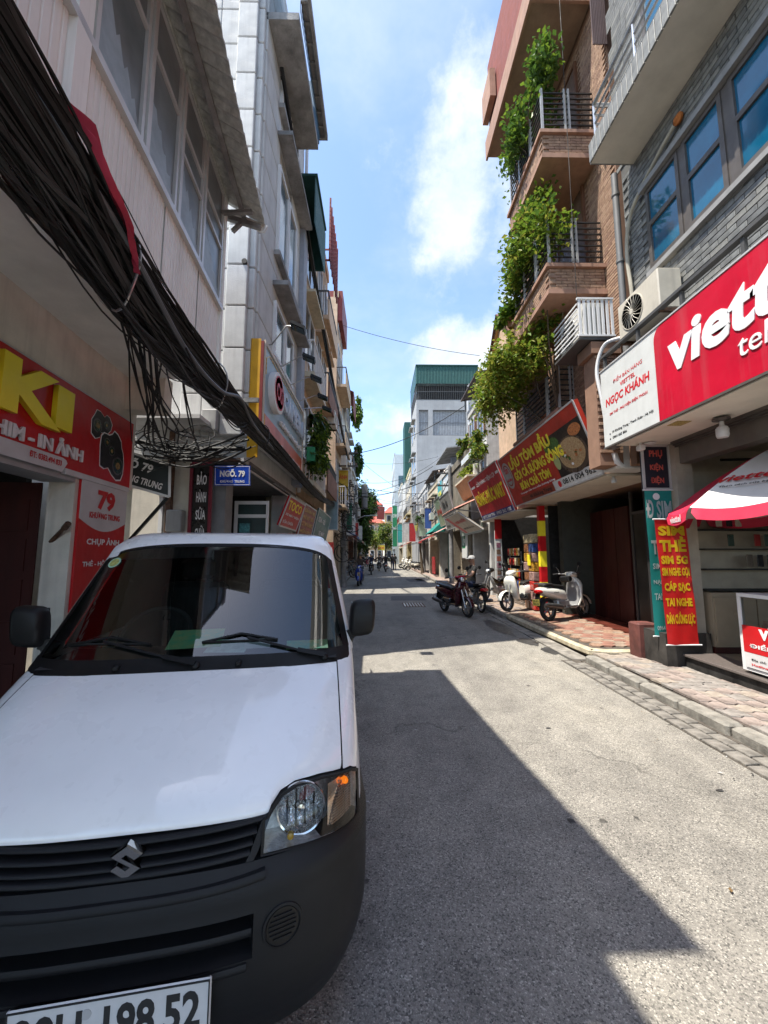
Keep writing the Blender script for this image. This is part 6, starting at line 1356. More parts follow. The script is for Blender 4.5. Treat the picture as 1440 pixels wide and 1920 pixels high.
# long balcony
sl = MB().box(3.32, RX - .008, -4, 5.43, 7.75, 7.79).build('balcony', m_offw, gbd)
b = MB(); y = 5.43
while y > -1: b.bbox(3.295, 3.32, y - .10, y - .004, 7.745, 8.06, .004); y -= .105
b.bbox(3.32, RX - .01, 5.43, 5.452, 7.745, 8.06, .004); b.build('edge_tile', m_gtile[1], sl, kind='stuff'); box('slab_core', m_conc, sl, 3.322, RX - .01, -4, 5.428, 7.79, 8.05)
b = MB()
for z in (8.20, 8.36, 8.52): b.cyl((3.38, -3, z), (3.38, 5.36, z), .018, n=8).cyl((3.38, 5.36, z), (3.98, 5.36, z), .018, n=8)
b.cyl((3.38, -3, 8.70), (3.38, 5.36, 8.70), .03, n=8).cyl((3.38, 5.36, 8.70), (3.98, 5.36, 8.70), .03, n=8)
for k in range(9): b.cyl((3.38, 5.36 - k * .95, 8.04), (3.38, 5.36 - k * .95, 8.70), .022, n=8)
b.build('railing', mat('brushed_steel', g(.6), .3, .9), sl, smooth=True)
dp = MB(); dp.cyl((3.95, 5.84, 4.3), (3.95, 5.84, 8.0), .05, n=12); 
for z in (5.0, 6.4, 7.6): dp.cyl((3.95, 5.84, z), (3.95, 5.84, z + .05), .062, n=12)
dp.build('downpipe', mat('grey_pipe', g(.16), .5, streak=.3), gbd, smooth=True)
wander([(3.94, 4.55, 7.35), (3.93, 4.85, 7.25), (3.93, 5.2, 7.12), (3.93, 5.52, 6.9), (3.93, 5.64, 6.4), (3.93, 5.60, 5.8), (3.93, 5.58, 5.2)], .028, (0, 0), 30, mat('wrapped_pipe', (.40, .37, .30), .8, streak=.3), 0, 8).build('wrapped_pipe', MATS['wrapped_pipe'], gbd, smooth=True)
MB().lathe([(.07, 0), (.075, .03), (.03, .06), (0, .06)], (3.97, 4.5, 7.38), (-1, 0, 0), 12).build('pipe_seal', mat('orange_sealant', (.40, .13, .03), .8), gbd)
# shop soffit, opening, step
box('soffit', m_offw, gbd, 3.62, 4.42, -3, 5.74, 3.30, 3.335); box('shutter_box', mat('shutter_box', (.16, .14, .12), .7, streak=.2), gbd, 4.42, 4.62, -3, 5.54, 2.98, 3.3); 
b = MB()
for k in range(3): b.box(4.30 + k * .03, 4.32 + k * .03, -3, 5.54, 3.26 - k * .02, 3.3)
b.build('soffit_rail', m_brf, gbd)
box('pillar', mat('beige_pillar', (.42, .37, .30), .8, streak=.2), gbd, 4.36, 4.60, 5.55, 5.75, .28, 3.3)
box('base_block', mat('sooty_plinth', (.05, .045, .04), .8, var=.5, streak=.3), gbd, 3.98, 4.62, 5.50, 5.98, -.02, .56); MB().bbox(3.90, 4.2, 5.95, 6.2, .10, .62, .02).build('brick_stub', mat('dark_red_stub', (.15, .05, .04), .8, var=.4), gbd)
box('shop_floor', mat('shop_floor', (.30, .25, .17), .4, var=.1), gbd, 4.6, 8, -3, 5.7, .2, .285)
st = MB().bbox(4.22, 4.62, -3, 5.49, -.02, .262, .01).build('step', mat('black_step_riser', (.03, .028, .026), .8, var=.6, scale=6, streak=.4), gbd); MB().bbox(4.19, 4.64, -3, 5.49, .263, .295, .006).build('step_tread', mat('granite_tread', (.14, .12, .11), .35, var=.3, scale=80), st)
m_shopw = mat('shop_wall', (.36, .31, .24), .8, var=.1); box('shop_end_wall', m_shopw, gbd, 4.62, 8, 5.74, 5.76, .28, 3.3); box('shop_back_wall', m_shopw, gbd, 7.9, 8, -3, 5.74, .28, 3.3); box('shop_ceiling', m_shopw, gbd, 4.63, 8, -3, 5.74, 3.22, 3.3)
MB().tube([(4.9, 5.4, 3.0), (5.9, 5.2, 2.98)], .02, 8).build('ceiling_tube', m_black, gbd)
# shelf wall
sh = thing('shelf_unit', 'beige shop shelving with hanging phone cases and a cupboard below', 'shelves', (5.4, 5.6, .29))
m_cab = mat('beige_laminate', (.34, .28, .20), .5, var=.08)
box('cupboard', m_cab, sh, 4.66, 6.6, 5.48, 5.72, .38, 1.12); box('plinth', m_darkred, sh, 4.66, 6.6, 5.50, 5.72, .29, .378)
for x in (4.68, 5.28, 5.9): box('cupboard_door', m_cab, sh, x, x + .57, 5.462, 5.479, .44, 1.05)
for z in (1.14, 1.43, 1.72, 2.0, 2.28): box('shelf', mat('dark_shelf', g(.03)), sh, 4.66, 6.6, 5.52, 5.72, z, z + .018)
box('back_board', mat('shelf_back', (.42, .36, .28), .7), sh, 4.66, 6.6, 5.722, 5.738, 1.12, 2.9)
MB().bbox(4.93, 5.06, 5.455, 5.461, .80, .87, .002).build('socket', m_cab, sh)
gid = 'phone cases hanging on the shelves'
for zi, z in enumerate((1.46, 1.75, 2.03)):
    for k in range(13):
        x = 4.84 + k * .135 + U(-.02, .02)
        if (zi == 0 and k < 3) or (zi == 1 and k in (0, 2, 3)) or R() < .1: continue
        cn, c = random.choice((('black', (.02, .02, .025)), ('dark green', (.03, .06, .05)), ('red', (.25, .02, .02)), ('cream', (.5, .47, .4)), ('slate blue', (.04, .05, .07)), ('brown', (.12, .1, .08)))); rown = ('lowest', 'middle', 'top')[zi]
        o = MB().bbox(x, x + .085, 5.50, 5.515, z + .02, z + .19, .004).build('phone_case', mat('case_%.2f_%.2f' % c[:2], c, .3), loc=(x, 5.5, z)); tag(o, '%s packaged phone case on the %s shelf row behind the umbrella' % (cn, rown), 'phone case', gid)
# display case
dc = thing('display_case', 'white wheeled glass display case with red poster under the umbrella', 'display case', (4.5, 4.0, .29))
b = MB()
for (x0, x1, y0, y1, z0, z1) in ((4.25, 4.29, 4.61, 4.65, .36, 1.16), (4.25, 4.29, 3.3, 3.34, .36, 1.16), (4.71, 4.75, 4.61, 4.65, .36, 1.16), (4.71, 4.75, 3.3, 3.34, .36, 1.16), (4.25, 4.75, 3.3, 4.65, 1.161, 1.20), (4.25, 4.75, 3.3, 4.65, .33, .359)): b.box(x0, x1, y0, y1, z0, z1)
b.build('frame', m_white, dc); box('back_panel', m_dark, dc, 4.70, 4.708, 3.34, 4.61, .36, 1.16); box('side_panel', m_white, dc, 4.29, 4.71, 4.62, 4.63, .36, .78); box('shelf', m_white, dc, 4.30, 4.70, 3.34, 4.61, .77, .785)
MB().quad((4.262, 4.61, .78), (4.262, 3.34, .78), (4.262, 3.34, 1.16), (4.262, 4.61, 1.16)).build('glass', m_lens, dc)
pn = box('poster', m_bred, dc, 4.236, 4.25, 3.32, 4.60, .54, .84); box('poster', mat('white_strip', g(.6)), dc, 4.238, 4.25, 3.32, 4.60, .37, .539)
text('viettel', m_lettw, dc, (4.236, 4.40, .71), (0, -1, 0), (0, 0, 1), .55, bold=.03, depth=.001); text('ĐIỂM BÁN HÀNG', m_lettw, dc, (4.236, 4.52, .60), (0, -1, 0), (0, 0, 1), .95, .065, bold=.03, depth=.001); text('Địa chỉ: 39 Khương Trung', m_lettk, dc, (4.238, 4.52, .45), (0, -1, 0), (0, 0, 1), .6, .03, depth=.001); text('Hotline:', m_lettr, dc, (4.238, 4.52, .40), (0, -1, 0), (0, 0, 1), .2, .025, depth=.001)
for k, (y, w, h, c) in enumerate(((4.52, .12, .11, (.5, .5, .42)), (4.36, .10, .16, (.02, .12, .12)), (4.22, .14, .13, (.03, .25, .35)), (4.02, .12, .15, (.05, .2, .3)), (3.85, .1, .1, (.4, .4, .4)))):
    tag(MB().bbox(4.40, 4.50, y - w, y, .786, .786 + h, .004).build('boxed_gadget', mat('gadget_%d' % k, c, .35), loc=(4.45, y, .786)), ('cream boxed gadget at the left end inside the display case', 'dark teal boxed earphones second inside the display case', 'blue boxed gadget third inside the display case', 'slate blue boxed gadget right of the blue one in the case', 'grey boxed gadget at the right inside the display case')[k], 'boxed gadget')
for x in (4.3, 4.7):
    for y in (3.4, 4.55): MB().cyl((x - .015, y, .32), (x + .015, y, .32), .028).build('caster', m_black, dc)
fb = thing('countertop_stand', 'small white framed stand on top of the display case', 'stand', (4.5, 4.1, 1.2)); MB().box(4.40, 4.46, 4.22, 4.26, 1.2, 1.52).box(4.40, 4.46, 3.7, 3.74, 1.2, 1.52).box(4.40, 4.46, 3.74, 4.22, 1.49, 1.52).box(4.36, 4.5, 3.68, 4.34, 1.2, 1.225).build('frame', m_white, fb); box('screen', m_dark, fb, 4.42, 4.44, 3.74, 4.22, 1.225, 1.49)
# the long fascia sign
vs = thing('phone_shop_sign', 'long red and white phone shop sign over the pavement on the right', 'sign', (3.7, 4, 3.34))
SXF = 3.60; m_vred = mat('bright_red_vinyl', (.52, .006, .028), .35, var=.10, scale=1.5, streak=.22, dirt=(.9, .6, .6), wavy=(3, .03)); m_vwh = mat('sign_white_vinyl', (.60, .61, .59), .4, var=.06, streak=.15)
box('box_frame', m_alu, vs, SXF + .004, SXF + .14, -2, 6.0, 3.34, 4.58)
box('edge_trim', m_alu, vs, SXF - .012, SXF + .15, -2, 6.012, 4.58, 4.60); box('edge_trim', m_brf, vs, SXF - .012, SXF + .15, -2, 6.012, 3.315, 3.34)
MB().quad((SXF, 6.0, 3.34), (SXF, -2, 3.34), (SXF, -2, 4.58), (SXF, 6.0, 4.58)).build('face', m_vwh, vs)
pts = [(-2, 3.345), (4.78, 3.345), (4.78, 4.40)] + [(4.78 - .14 * (1 - math.cos(a)), 4.40 + .175 * math.sin(a)) for a in frange(0, math.pi / 2, 6)][1:] + [(-2, 4.575)]
MB().prism(pts, lambda a, c, t: (SXF - t, a, c), 0, .004).build('red_field', m_vred, vs)
def vt(s, m, y, z, w, h=None, off=.005, **k): return text(s, m, vs, (SXF, y, z), (0, -1, 0), (0, 0, 1), w, h, off=off, **k)
vt('viettel', m_lettw, 4.54, 3.86, 1.86, .52, bold=.035, shear=.12, depth=.01, res=4); vt('telecom', m_lettw, 3.64, 3.60, 1.0, .22, bold=.0, shear=.1, depth=.01, res=4)
vt('ĐIỂM BÁN HÀNG', m_lettr, 5.68, 4.26, .66, .085, off=.002, bold=.0, shear=.1, depth=.001); vt('VIETTEL', m_lettr, 5.52, 4.15, .34, .062, off=.002, shear=.1, depth=.001)
vt('NGỌC KHÁNH', m_lettr, 5.90, 3.93, 1.0, .19, off=.002, bold=.03, shear=.1, depth=.001); vt('SIM THẺ - PHỤ KIỆN ĐIỆN THOẠI', m_lettr, 5.82, 3.79, .86, .062, off=.002, shear=.1, depth=.001)
vt('39 Khương Trung - Thanh Xuân - Hà Nội', m_lettk, 5.78, 3.50, .90, .05, off=.002, depth=.001); vt('0964 683 866', m_lettk, 5.78, 3.42, .34, .04, off=.002, depth=.001)
for z in (3.515, 3.435): MB().lathe([(.014, 0), (.014, .001)], (SXF - .002, 5.84, z), (-1, 0, 0), 12).build('bullet_mark', m_lettk, vs)
b = MB()
for k in range(9): b.box(3.62, 3.66, 5.9 - k * .8, 5.94 - k * .8, 4.6, 4.80)
b.box(3.60, 3.68, -2, 6.0, 4.80, 4.84).box(3.85, 3.9, -2, 6.0, 4.70, 4.74)
for k in range(9): b.beam((3.62, 5.92 - k * .8, 4.60), (3.99, 5.92 - k * .8, 4.74), .03, .03)
b.build('support_frame', m_iron, vs)
for x, y, nm in ((4.0, 5.55, 'a'), (4.25, 3.3, 'b')):
    o = MB().lathe([(0, 0), (.075, 0), (.08, .01), (.05, .018), (.08, .02)], (x, y, 3.272), (0, 0, 1), 20).build('ceiling_disc', m_lamp, smooth=True, loc=(x, y, 3.27)); tag(o, 'flat white ceiling light beside the black upright sign' if nm == 'a' else 'flat white ceiling light near the right edge of the soffit', 'ceiling light')
bl = thing('hanging_bulb', 'unlit white bulb under the shop soffit', 'lamp', (4.12, 4.48, 3.1)); MB().lathe([(0, 0), (.055, .005), (.065, .03), (.065, .11), (.05, .135), (.025, .15), (.025, .20)], (4.12, 4.48, 3.04), (0, 0, 1), 20).build('bulb', m_lamp, bl, smooth=True); MB().lathe([(.03, 0), (.09, .02), (.09, .035)], (4.12, 4.48, 3.24), (0, 0, 1), 18).build('socket', m_brf, bl, smooth=True)
stk = box('paper_label', mat('gold_label', (.45, .36, .12), .6, var=.5, scale=60), None, 3.70, 3.88, 4.62, 4.80, 3.294, 3.299); tag(stk, 'small gold and white paper label stuck on the soffit', 'label')
cam1 = MB().bbox(3.86, 3.94, 5.55, 5.66, 3.19, 3.27, .01).cyl((3.90, 5.6, 3.27), (3.90, 5.6, 3.30), .02).build('security_camera', m_white, loc=(3.9, 5.6, 3.2)); tag(cam1, 'small white security camera left of the black upright sign', 'camera')
# air conditioners on the sign frame
aircon('white air conditioner with brown round fan on top of the red sign', (3.80, 5.10, 5.12), (-1, 0, 0), .85, .56, .32, m=mat('aircon_cream', (.54, .50, .42), .5, streak=.3))
ac2 = aircon('white air conditioner in a slatted cage above the brick column', (3.62, 6.55, 5.62), (-1, 0, 0), .80, .60, .34)
b = MB()
for k in range(8): b.box(3.36 + k * .078, 3.40 + k * .078, 6.10, 6.12, 5.30, 5.94)
for z in (5.28, 5.94): b.box(3.34, 3.96, 6.09, 6.13, z, z + .03)
for k in range(7): b.box(3.34, 3.355, 6.13, 6.98, 5.32 + k * .09, 5.345 + k * .09)
b.build('cage', m_white, ac2); box('tray', m_iron, ac2, 3.34, 3.98, 6.1, 7.0, 5.22, 5.26)
wander([(3.78, 5.55, 4.95), (3.68, 5.95, 5.05), (3.62, 6.12, 4.7), (3.66, 6.10, 4.2), (3.72, 6.08, 3.6), (3.80, 6.05, 3.35)], .03, (0, 0), 30, m_white, 0, 8).build('aircon_hose', m_white, smooth=True, loc=(3.7, 6, 4)); tag(bpy.data.objects['aircon_hose'], 'white wrapped hose looping down beside the sign end', 'hose')
# upright signs and banners at the shop corner
b1 = tilt_sign('upright_black_sign', 'black upright sign with red letters over the teal banner', (3.95, 5.66, 2.62), (4.345, 5.66, 2.62), (4.345, 5.66, 3.28), (3.95, 5.66, 3.28), mat('black_red_sign', (.02, .018, .03), .4), .06)
for k, s in enumerate(('PHỤ', 'KIỆN', 'ĐIỆN')): b1['put'](s, mat('salmon_letter', (.55, .10, .08), .4), .26, .70 - k * .30, .50, .20, bold=.03, depth=.004)
def cloth(name, label, x0, x1, y, z0, z1, m, wav=.012, lean=0):
    t = thing(name, label, 'banner', (x0, y, z0))
    fn = lambda u, v: (x0 + (x1 - x0) * u + lean * (1 - v), y - wav * (math.sin(u * 5 + v * 3) + .6 * math.sin(v * 14 + u * 4) + .4 * math.sin(u * 11 - v * 9)), z0 + (z1 - z0) * v)
    MB().grid(fn, frange(0, 1, 14), frange(0, 1, 40)).build('cloth', m, t, smooth=True)
    for z in (z0, z1): MB().cyl((x0 - .02 + (lean if z == z0 else 0), y, z), (x1 + .03 + (lean if z == z0 else 0), y, z), .010).build('rod', m_white, t)
    def put(s, mm, u, v, w, h, **k):
        o = text(s, mm, t, (0, 0, 0), (1, 0, 0), (0, 0, 1), w * (x1 - x0), h * (z1 - z0), depth=.001, off=0, **k)
        me = o.data; n = len(me.vertices); co = np.empty(n * 3); me.vertices.foreach_get('co', co); co = co.reshape(-1, 3); inv = WM[t.name].inverted(); c = co - np.array(inv.translation)
        for i in range(n):
            uu = u + c[i, 0] / (x1 - x0); vv = v + c[i, 2] / (z1 - z0); p = fn(uu, vv); q = inv @ Vector((p[0], p[1] - .004, p[2])); co[i] = q
        me.vertices.foreach_set('co', co.reshape(-1)); me.update()
    return put, t, fn
m_tealc = mat('teal_banner', (.015, .22, .20), .55, var=.12, scale=2); m_redc = mat('red_banner', (.52, .012, .012), .5, var=.15, scale=3)
put, t_, fn_ = cloth('teal_banner', 'tall teal cloth banner with white letters behind the red one', 3.92, 4.32, 5.63, .50, 2.60, m_tealc, .006)
put('Đ SIM', m_lettw, .02, .80, .94, .13, bold=.03); put('THẺ', m_lettw, .10, .55, .8, .13, bold=.04); put('SIM ĐẸP', m_lettw, .1, .44, .8, .05, bold=.02); put('NẠP TIỀN', m_lettw, .1, .34, .8, .05, bold=.02); put('TAI NGHE', m_lettw, .1, .24, .8, .045, bold=.02); put('0964 683 866', m_lettw, .1, .04, .8, .03, bold=.01)
MB().lathe([(.05, 0), (.05, .004)], (4.08, 5.612, 2.50), (0, -1, 0), 20).build('round_logo', m_lettw, t_)
put, t_, fn_ = cloth('red_banner', 'red cloth banner with yellow words hanging on the teal one', 3.90, 4.34, 5.44, .42, 2.15, m_redc, .006, .06)
for s, v, h, w in (('SIM', .865, .080, .84), ('THẺ', .735, .125, .84), ('SIM 5G', .635, .068, .86), ('SIM NGHE GỌI', .525, .085, .90), ('CÁP SẠC', .405, .095, .84), ('TAI NGHE', .300, .066, .84), ('DÁN CƯỜNG LỰC', .145, .115, .90)): put(s, m_letty, .5 - w / 2, v, w, h, bold=.05)
# umbrella
um = thing('umbrella', 'red and white shop parasol at the right edge of the picture', 'umbrella', (4.80, 4.55, .3))
UC = Vector((4.80, 4.55, 0)); UR, UZ, UA = 1.1, 2.21, 2.96
m_ured = mat('parasol_red', (.55, .02, .06), .6, var=.06); m_uwh = mat('parasol_white', (.66, .64, .62), .6, var=.05)
tip = [UC + Vector((math.cos(rad(45 * k)) * UR, math.sin(rad(45 * k)) * UR, UZ)) for k in range(8)]; apex = UC + Vector((0, 0, UA))
for k in range(8):
    A, B = tip[k], tip[(k + 1) % 8]
    def pf(u, v):                                          # v 0 rim, 1 apex; panels belly slightly between the ribs
        p = A.lerp(B, u).lerp(apex, v); s = math.sin(math.pi * u) * (1 - v); return p + Vector((0, 0, -.05 * s + .05 * math.sin(math.pi * v)))
    wht = k != 3 and k != 7
    b = MB(); b.grid(pf, frange(0, 1, 10), [0, .06, .12, .17, .3, .5, .7, .85, 1]); b.m = [0 if wht else 1 for i in range(len(b.f))]; b.build('panel', [m_uwh, m_ured], um, smooth=True)
    b = MB(); out = ((A + B) / 2 - Vector((UC.x, UC.y, UZ))).normalized()
    def vf(u, v):
        u2 = .03 + .94 * u; drop = .135 * min(1, math.sin(math.pi * min(max(u2, .001), .999)) * 5) ; p = A.lerp(B, u2); s = math.sin(math.pi * u2); return p + Vector((0, 0, -.05 * s)) + Vector((0, 0, -drop * v)) + out * .03 * v
    b.grid(vf, frange(0, 1, 16), [0, .5, 1]); vm = b.build('valance', m_ured, um, smooth=True)
    if k == 3: 
        xd = (B - A).normalized(); text('viettel', m_lettw, um, A + (B - A) * .22 + out * .02 + Vector((0, 0, -.15)), xd, (0, 0, 1), .42, .09, bold=.03, depth=.001, off=.012)
A, B = tip[4], tip[5]; xd = (B - A).normalized(); mid = (A + B) / 2; ud = (apex - mid).normalized()
text('viettel', m_lettr, um, mid - xd * .30 + ud * .42 + Vector((0, 0, .035)), xd, ud, .60, .15, bold=.02, shear=.15, depth=.001, off=.012); text('Theo cách của bạn', m_lettk, um, mid - xd * .24 + ud * .30 + Vector((0, 0, .03)), xd, ud, .5, .055, depth=.001, off=.010)
b = MB()
for p in tip: b.tube([p + Vector((0, 0, -.02)), p.lerp(apex, .5) + Vector((0, 0, .0)), apex + Vector((0, 0, -.04))], .008, 5); b.tube([p.lerp(apex, .5) + Vector((0, 0, -.01)), UC + Vector((0, 0, 2.2))], .006, 5)
b.build('rib', m_steel, um); MB().cyl(UC + Vector((0, 0, .3)), apex, .02).build('pole', m_steel, um); MB().lathe([(.25, 0), (.25, .04), (.06, .08), (.05, .3)], UC + Vector((0, 0, .29)), (0, 0, 1), 18).build('base', m_conc, um)

# ================================================================== right: brick house with planted balconies and the restaurant
m_bricks = [mat('orange_brick_%d' % k, c, .8, var=.25, scale=9, bump=.3) for k, c in enumerate(((.36, .225, .15), (.43, .28, .19), (.30, .18, .125)))]
m_mort = mat('brick_mortar', (.26, .15, .10), .9); m_bslab = mat('brown_slab_render', (.38, .22, .155), .85, var=.15, streak=.3); m_bsoff = mat('brown_soffit', (.30, .20, .14), .85, var=.15)
br = thing('brick_house', 'orange brick house with stacked planted balconies above the restaurant sign', 'building', (6, 8.4, 0))
BXW = 4.12
box('wall', m_mort, br, BXW + .012, 9, 6.05, 10.6, 3.1, 14.5)
PCN = [0]
def bricks(parent, y0, y1, z0, z1, x, lim=300, bl=.21, bh=.058, axis='y'):
    b2 = MB(); z = z0; r = 0
    while z < z1 - .03:
        y = y0 + (r % 2) * bl / 2
        while y < y1 - .06:
            k = random.choice((0, 0, 1, 2)); L_ = min(bl, y1 - y)
            if PCN[0] < lim and L_ == bl:
                if axis == 'y': piece('brick', m_bricks[k], parent, lambda b: b.bbox(0, .022, -bl / 2 + .005, bl / 2 - .005, -bh / 2 + .005, bh / 2 - .005, .004), (x + U(-.003, .003), y + bl / 2, z + bh / 2), PC, ('bky', k))
                else: piece('brick', m_bricks[k], parent, lambda b: b.bbox(-bl / 2 + .005, bl / 2 - .005, 0, .022, -bh / 2 + .005, bh / 2 - .005, .004), (y + bl / 2, x + U(-.003, .003), z + bh / 2), PC, ('bkx', k))
                PCN[0] += 1
            else:
                b2.cm = k
                if axis == 'y': b2.box(x, x + .02, y + .005, y + L_ - .005, z + .005, z + bh - .005)
                else: b2.box(y + .005, y + L_ - .005, x, x + .02, z + .005, z + bh - .005)
            y += bl
        z += bh; r += 1
    if b2.v: b2.build('brick', m_bricks, parent, kind='stuff')
bricks(br, 6.07, 6.9, 4.9, 9.0, BXW - .006, 260); bricks(br, 6.07, 6.9, 9.0, 12.2, BXW - .006, 0); bricks(br, 6.9, 10.5, 4.2, 12.2, BXW - .006, 0)
col = MB().box(3.62, 4.0, 6.18, 6.52, 3.1, 5.0).box(3.55, 4.05, 6.12, 6.58, 5.0, 5.2).build('brick_column', m_mort, br); bricks(col, 3.62, 4.0, 3.3, 5.0, 6.158, 290, axis='x')
m_brail = mat('dark_railing', g(.05), .5, .4); m_bpost = mat('pale_rail_post', g(.5), .4, .4)
def bbalc(z, y0=6.5, y1=8.3, x=3.07, ap=.42, rail=True, brk=True, cage=.95):
    s = MB().box(x + .02, BXW - .01, y0 + .02, y1, z - ap, z).build('balcony', m_bsoff, br)
    box('coping', m_bslab, s, x - .05, BXW - .01, y0 - .05, y1 + .05, z, z + .07); box('coping', m_bslab, s, x - .03, BXW - .01, y0 - .03, y1 + .03, z - ap - .09, z - ap)
    if brk: bricks(s, x + .02, BXW - .02, z - ap, z, y0 + .0, 0, axis='x'); bricks(s, y0 + .02, y1, z - ap, z, x, 0)
    b = MB(); zz = z + .07
    for k in range(8):
        h = zz + .06 + k * .115; b.box(x + .03, x + .055, y0 + .03, y1 - .03, h, h + .022).box(x + .056, BXW - .02, y0 + .03, y0 + .055, h, h + .022)
    for yy in (y0 + .03, y0 + .55, y0 + .62, y1 - .6, y1 - .06): box('rail_post', m_bpost, s, x + .018, x + .06, yy - .02, yy + .02, zz, zz + cage)
    for xx in (x + .28, x + .36) if x > 3.5 else (x + .48, x + .56): box('rail_post', m_bpost, s, xx - .018, xx + .018, y0 + .015, y0 + .06, zz, zz + cage)
    b.build('railing', m_brail, s); return s
bbalc(6.82); bbalc(9.55)
bbalc(4.62, 7.8, 10.4, 3.76, .2, brk=False)
s = MB().box(2.95, BXW - .01, 6.4, 9.4, 12.35, 12.7).build('roof_overhang', m_bsoff, br); box('fascia', m_bslab, s, 2.90, 2.95, 6.35, 9.45, 12.3, 12.85); box('fascia', m_bslab, s, 2.95, BXW, 6.35, 6.4, 12.3, 12.85); box('upper_parapet', mat('deep_red_render', (.22, .05, .035), .8, streak=.3), s, 2.98, 3.1, 6.4, 9.3, 12.85, 15); box('end_block', m_bslab, s, 2.80, 2.95, 8.6, 9.3, 13.2, 14.0)
for z0 in (7.3, 10.0):
    f = MB().box(BXW - .06, BXW - .006, 7.0, 7.06, z0, z0 + 1.9).box(BXW - .06, BXW - .006, 8.1, 8.16, z0, z0 + 1.9).box(BXW - .06, BXW - .006, 7.06, 8.1, z0 + 1.84, z0 + 1.9).build('door_frame', mat('brown_wood', (.14, .06, .03), .6), br); box('door', mat('slatted_door', (.16, .10, .07), .6, var=.3), f, BXW - .03, BXW - .01, 7.06, 8.1, z0, z0 + 1.84)
sl2 = MB(); 
for k in range(9): sl2.box(3.85 + k * .03, 3.87 + k * .03, 6.0, 6.02, 10.8, 12.3)
sl2.build('slat_screen', mat('purple_brown_slat', (.12, .08, .08), .7), br)
# gabled neighbour
gh = thing('gabled_peach_house', 'peach house with a small gabled balcony front beyond the brick balconies', 'building', (6, 11.5, 0))
box('wall', m_peach, gh, 4.2, 9, 10.62, 13.2, 3.0, 8.6); m_trimy = mat('orange_trim', (.50, .26, .09), .8)
b = MB().prism([(9.0, 6.5), (11.0, 6.5), (11.0, 7.0), (10.0, 8.1), (9.0, 7.0)], lambda a, c, t: (3.35 + t, a, c), 0, .85).build('gable_front', m_peach, gh)
MB().beam((3.32, 8.95, 6.98), (3.32, 10.0, 8.15), .10, .09).beam((3.32, 11.05, 6.98), (3.32, 10.0, 8.15), .10, .09).beam((3.32, 8.95, 6.47), (3.32, 11.05, 6.47), .10, .10).beam((3.33, 9.0, 6.8), (3.33, 11.0, 6.8), .06, .06).build('gable_trim', m_trimy, gh); MB().box(3.3, 4.2, 8.96, 9.0, 6.45, 7.0).build('trim', m_trimy, gh)
MB().add([(3.2, 8.85, 6.95), (3.2, 10, 8.22), (4.3, 10, 8.22), (4.3, 8.85, 6.95), (3.2, 11.15, 6.95), (4.3, 11.15, 6.95)], [(0, 1, 2, 3), (1, 4, 5, 2)]).build('gable_roof', mat('brown_tile_roof', (.16, .07, .05), .8, var=.3), gh)
# restaurant ground floor
box('soffit', m_offw, br, 3.96, 5.0, 6.62, 10.55, 3.02, 3.06); MB().bbox(3.90, 4.5, 6.22, 6.6, 3.06, 3.55, .02).build('sign_end_box', m_white, br)
MB().tube([(3.86, 6.3, 3.55), (3.84, 6.25, 3.35), (3.90, 6.2, 3.15), (4.0, 6.2, 3.08)], [.10, .085, .06, .03], 10).build('white_cover', m_white, br, smooth=True)
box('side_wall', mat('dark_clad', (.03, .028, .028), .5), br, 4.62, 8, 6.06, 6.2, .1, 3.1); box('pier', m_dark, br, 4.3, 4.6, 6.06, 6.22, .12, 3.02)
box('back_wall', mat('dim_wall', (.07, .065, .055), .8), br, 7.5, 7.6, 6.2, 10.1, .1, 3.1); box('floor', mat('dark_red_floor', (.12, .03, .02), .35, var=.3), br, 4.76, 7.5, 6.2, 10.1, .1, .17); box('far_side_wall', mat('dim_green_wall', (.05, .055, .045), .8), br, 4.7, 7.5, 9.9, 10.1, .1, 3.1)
f = MB().box(5.4, 5.45, 6.9, 6.96, .17, 3.0).box(5.4, 5.45, 8.2, 8.26, .17, 3.0).box(5.4, 5.45, 6.96, 8.2, 2.5, 2.56).build('door_frame', m_iron, br); MB().quad((5.42, 6.96, .17), (5.42, 8.2, .17), (5.42, 8.2, 2.5), (5.42, 6.96, 2.5)).build('glass_door', mat('smoky_glass', (.03, .032, .03), .35, var=.5, scale=2), f)
for k in range(3): box('wood_door', m_darkred, br, 5.38, 5.42, 8.3 + k * .5, 8.78 + k * .5, .17, 2.7)
ubl = MB().lathe([(0, 0), (.04, .01), (.05, .05), (.03, .09), (.02, .12)], (4.15, 6.72, 2.90), (0, 0, 1), 14).build('round_bulb', m_lamp, smooth=True, loc=(4.15, 6.7, 2.9)); tag(ubl, 'round bulb under the soffit below the restaurant phone number', 'lamp')
rs = tilt_sign('restaurant_sign', 'tilted red restaurant sign with yellow dish names and a bowl of soup', (3.93, 11.0, 3.02), (3.93, 6.62, 3.06), (3.44, 6.62, 4.38), (3.44, 11.1, 4.50), mat('crimson_sign', (.55, .045, .025), .4, var=.2, scale=2, streak=.15, wavy=(4, .03)), .10)
m_food = mat('dark_photo_ground', (.03, .022, .018), .4, var=.5, scale=6); rs['patch'](m_food, .68, .16, .995, .80, 'photo_field'); rs['patch'](mat('white_strip', g(.6)), .58, .01, .995, .16, 'phone_strip', .004)
rs['patch'](mat('brick_red_print', (.30, .05, .02), .4), .14, .01, .58, .13, 'address_strip', .004)
rs['disc'](mat('logo_plate', g(.42), .4), .075, .62, .070, .27, .005); rs['disc'](mat('logo_ring', (.35, .05, .03), .4), .075, .62, .058, .22, .007); rs['disc'](mat('logo_plate', g(.42)), .075, .62, .052, .19, .009)
rs['put']('tôm', m_lettr, .045, .66, .06, .14, name='logo_lettering', off=.011); rs['put']('NHÀ HÀNG', m_lettr, .035, .50, .08, .06, name='logo_lettering', off=.011)
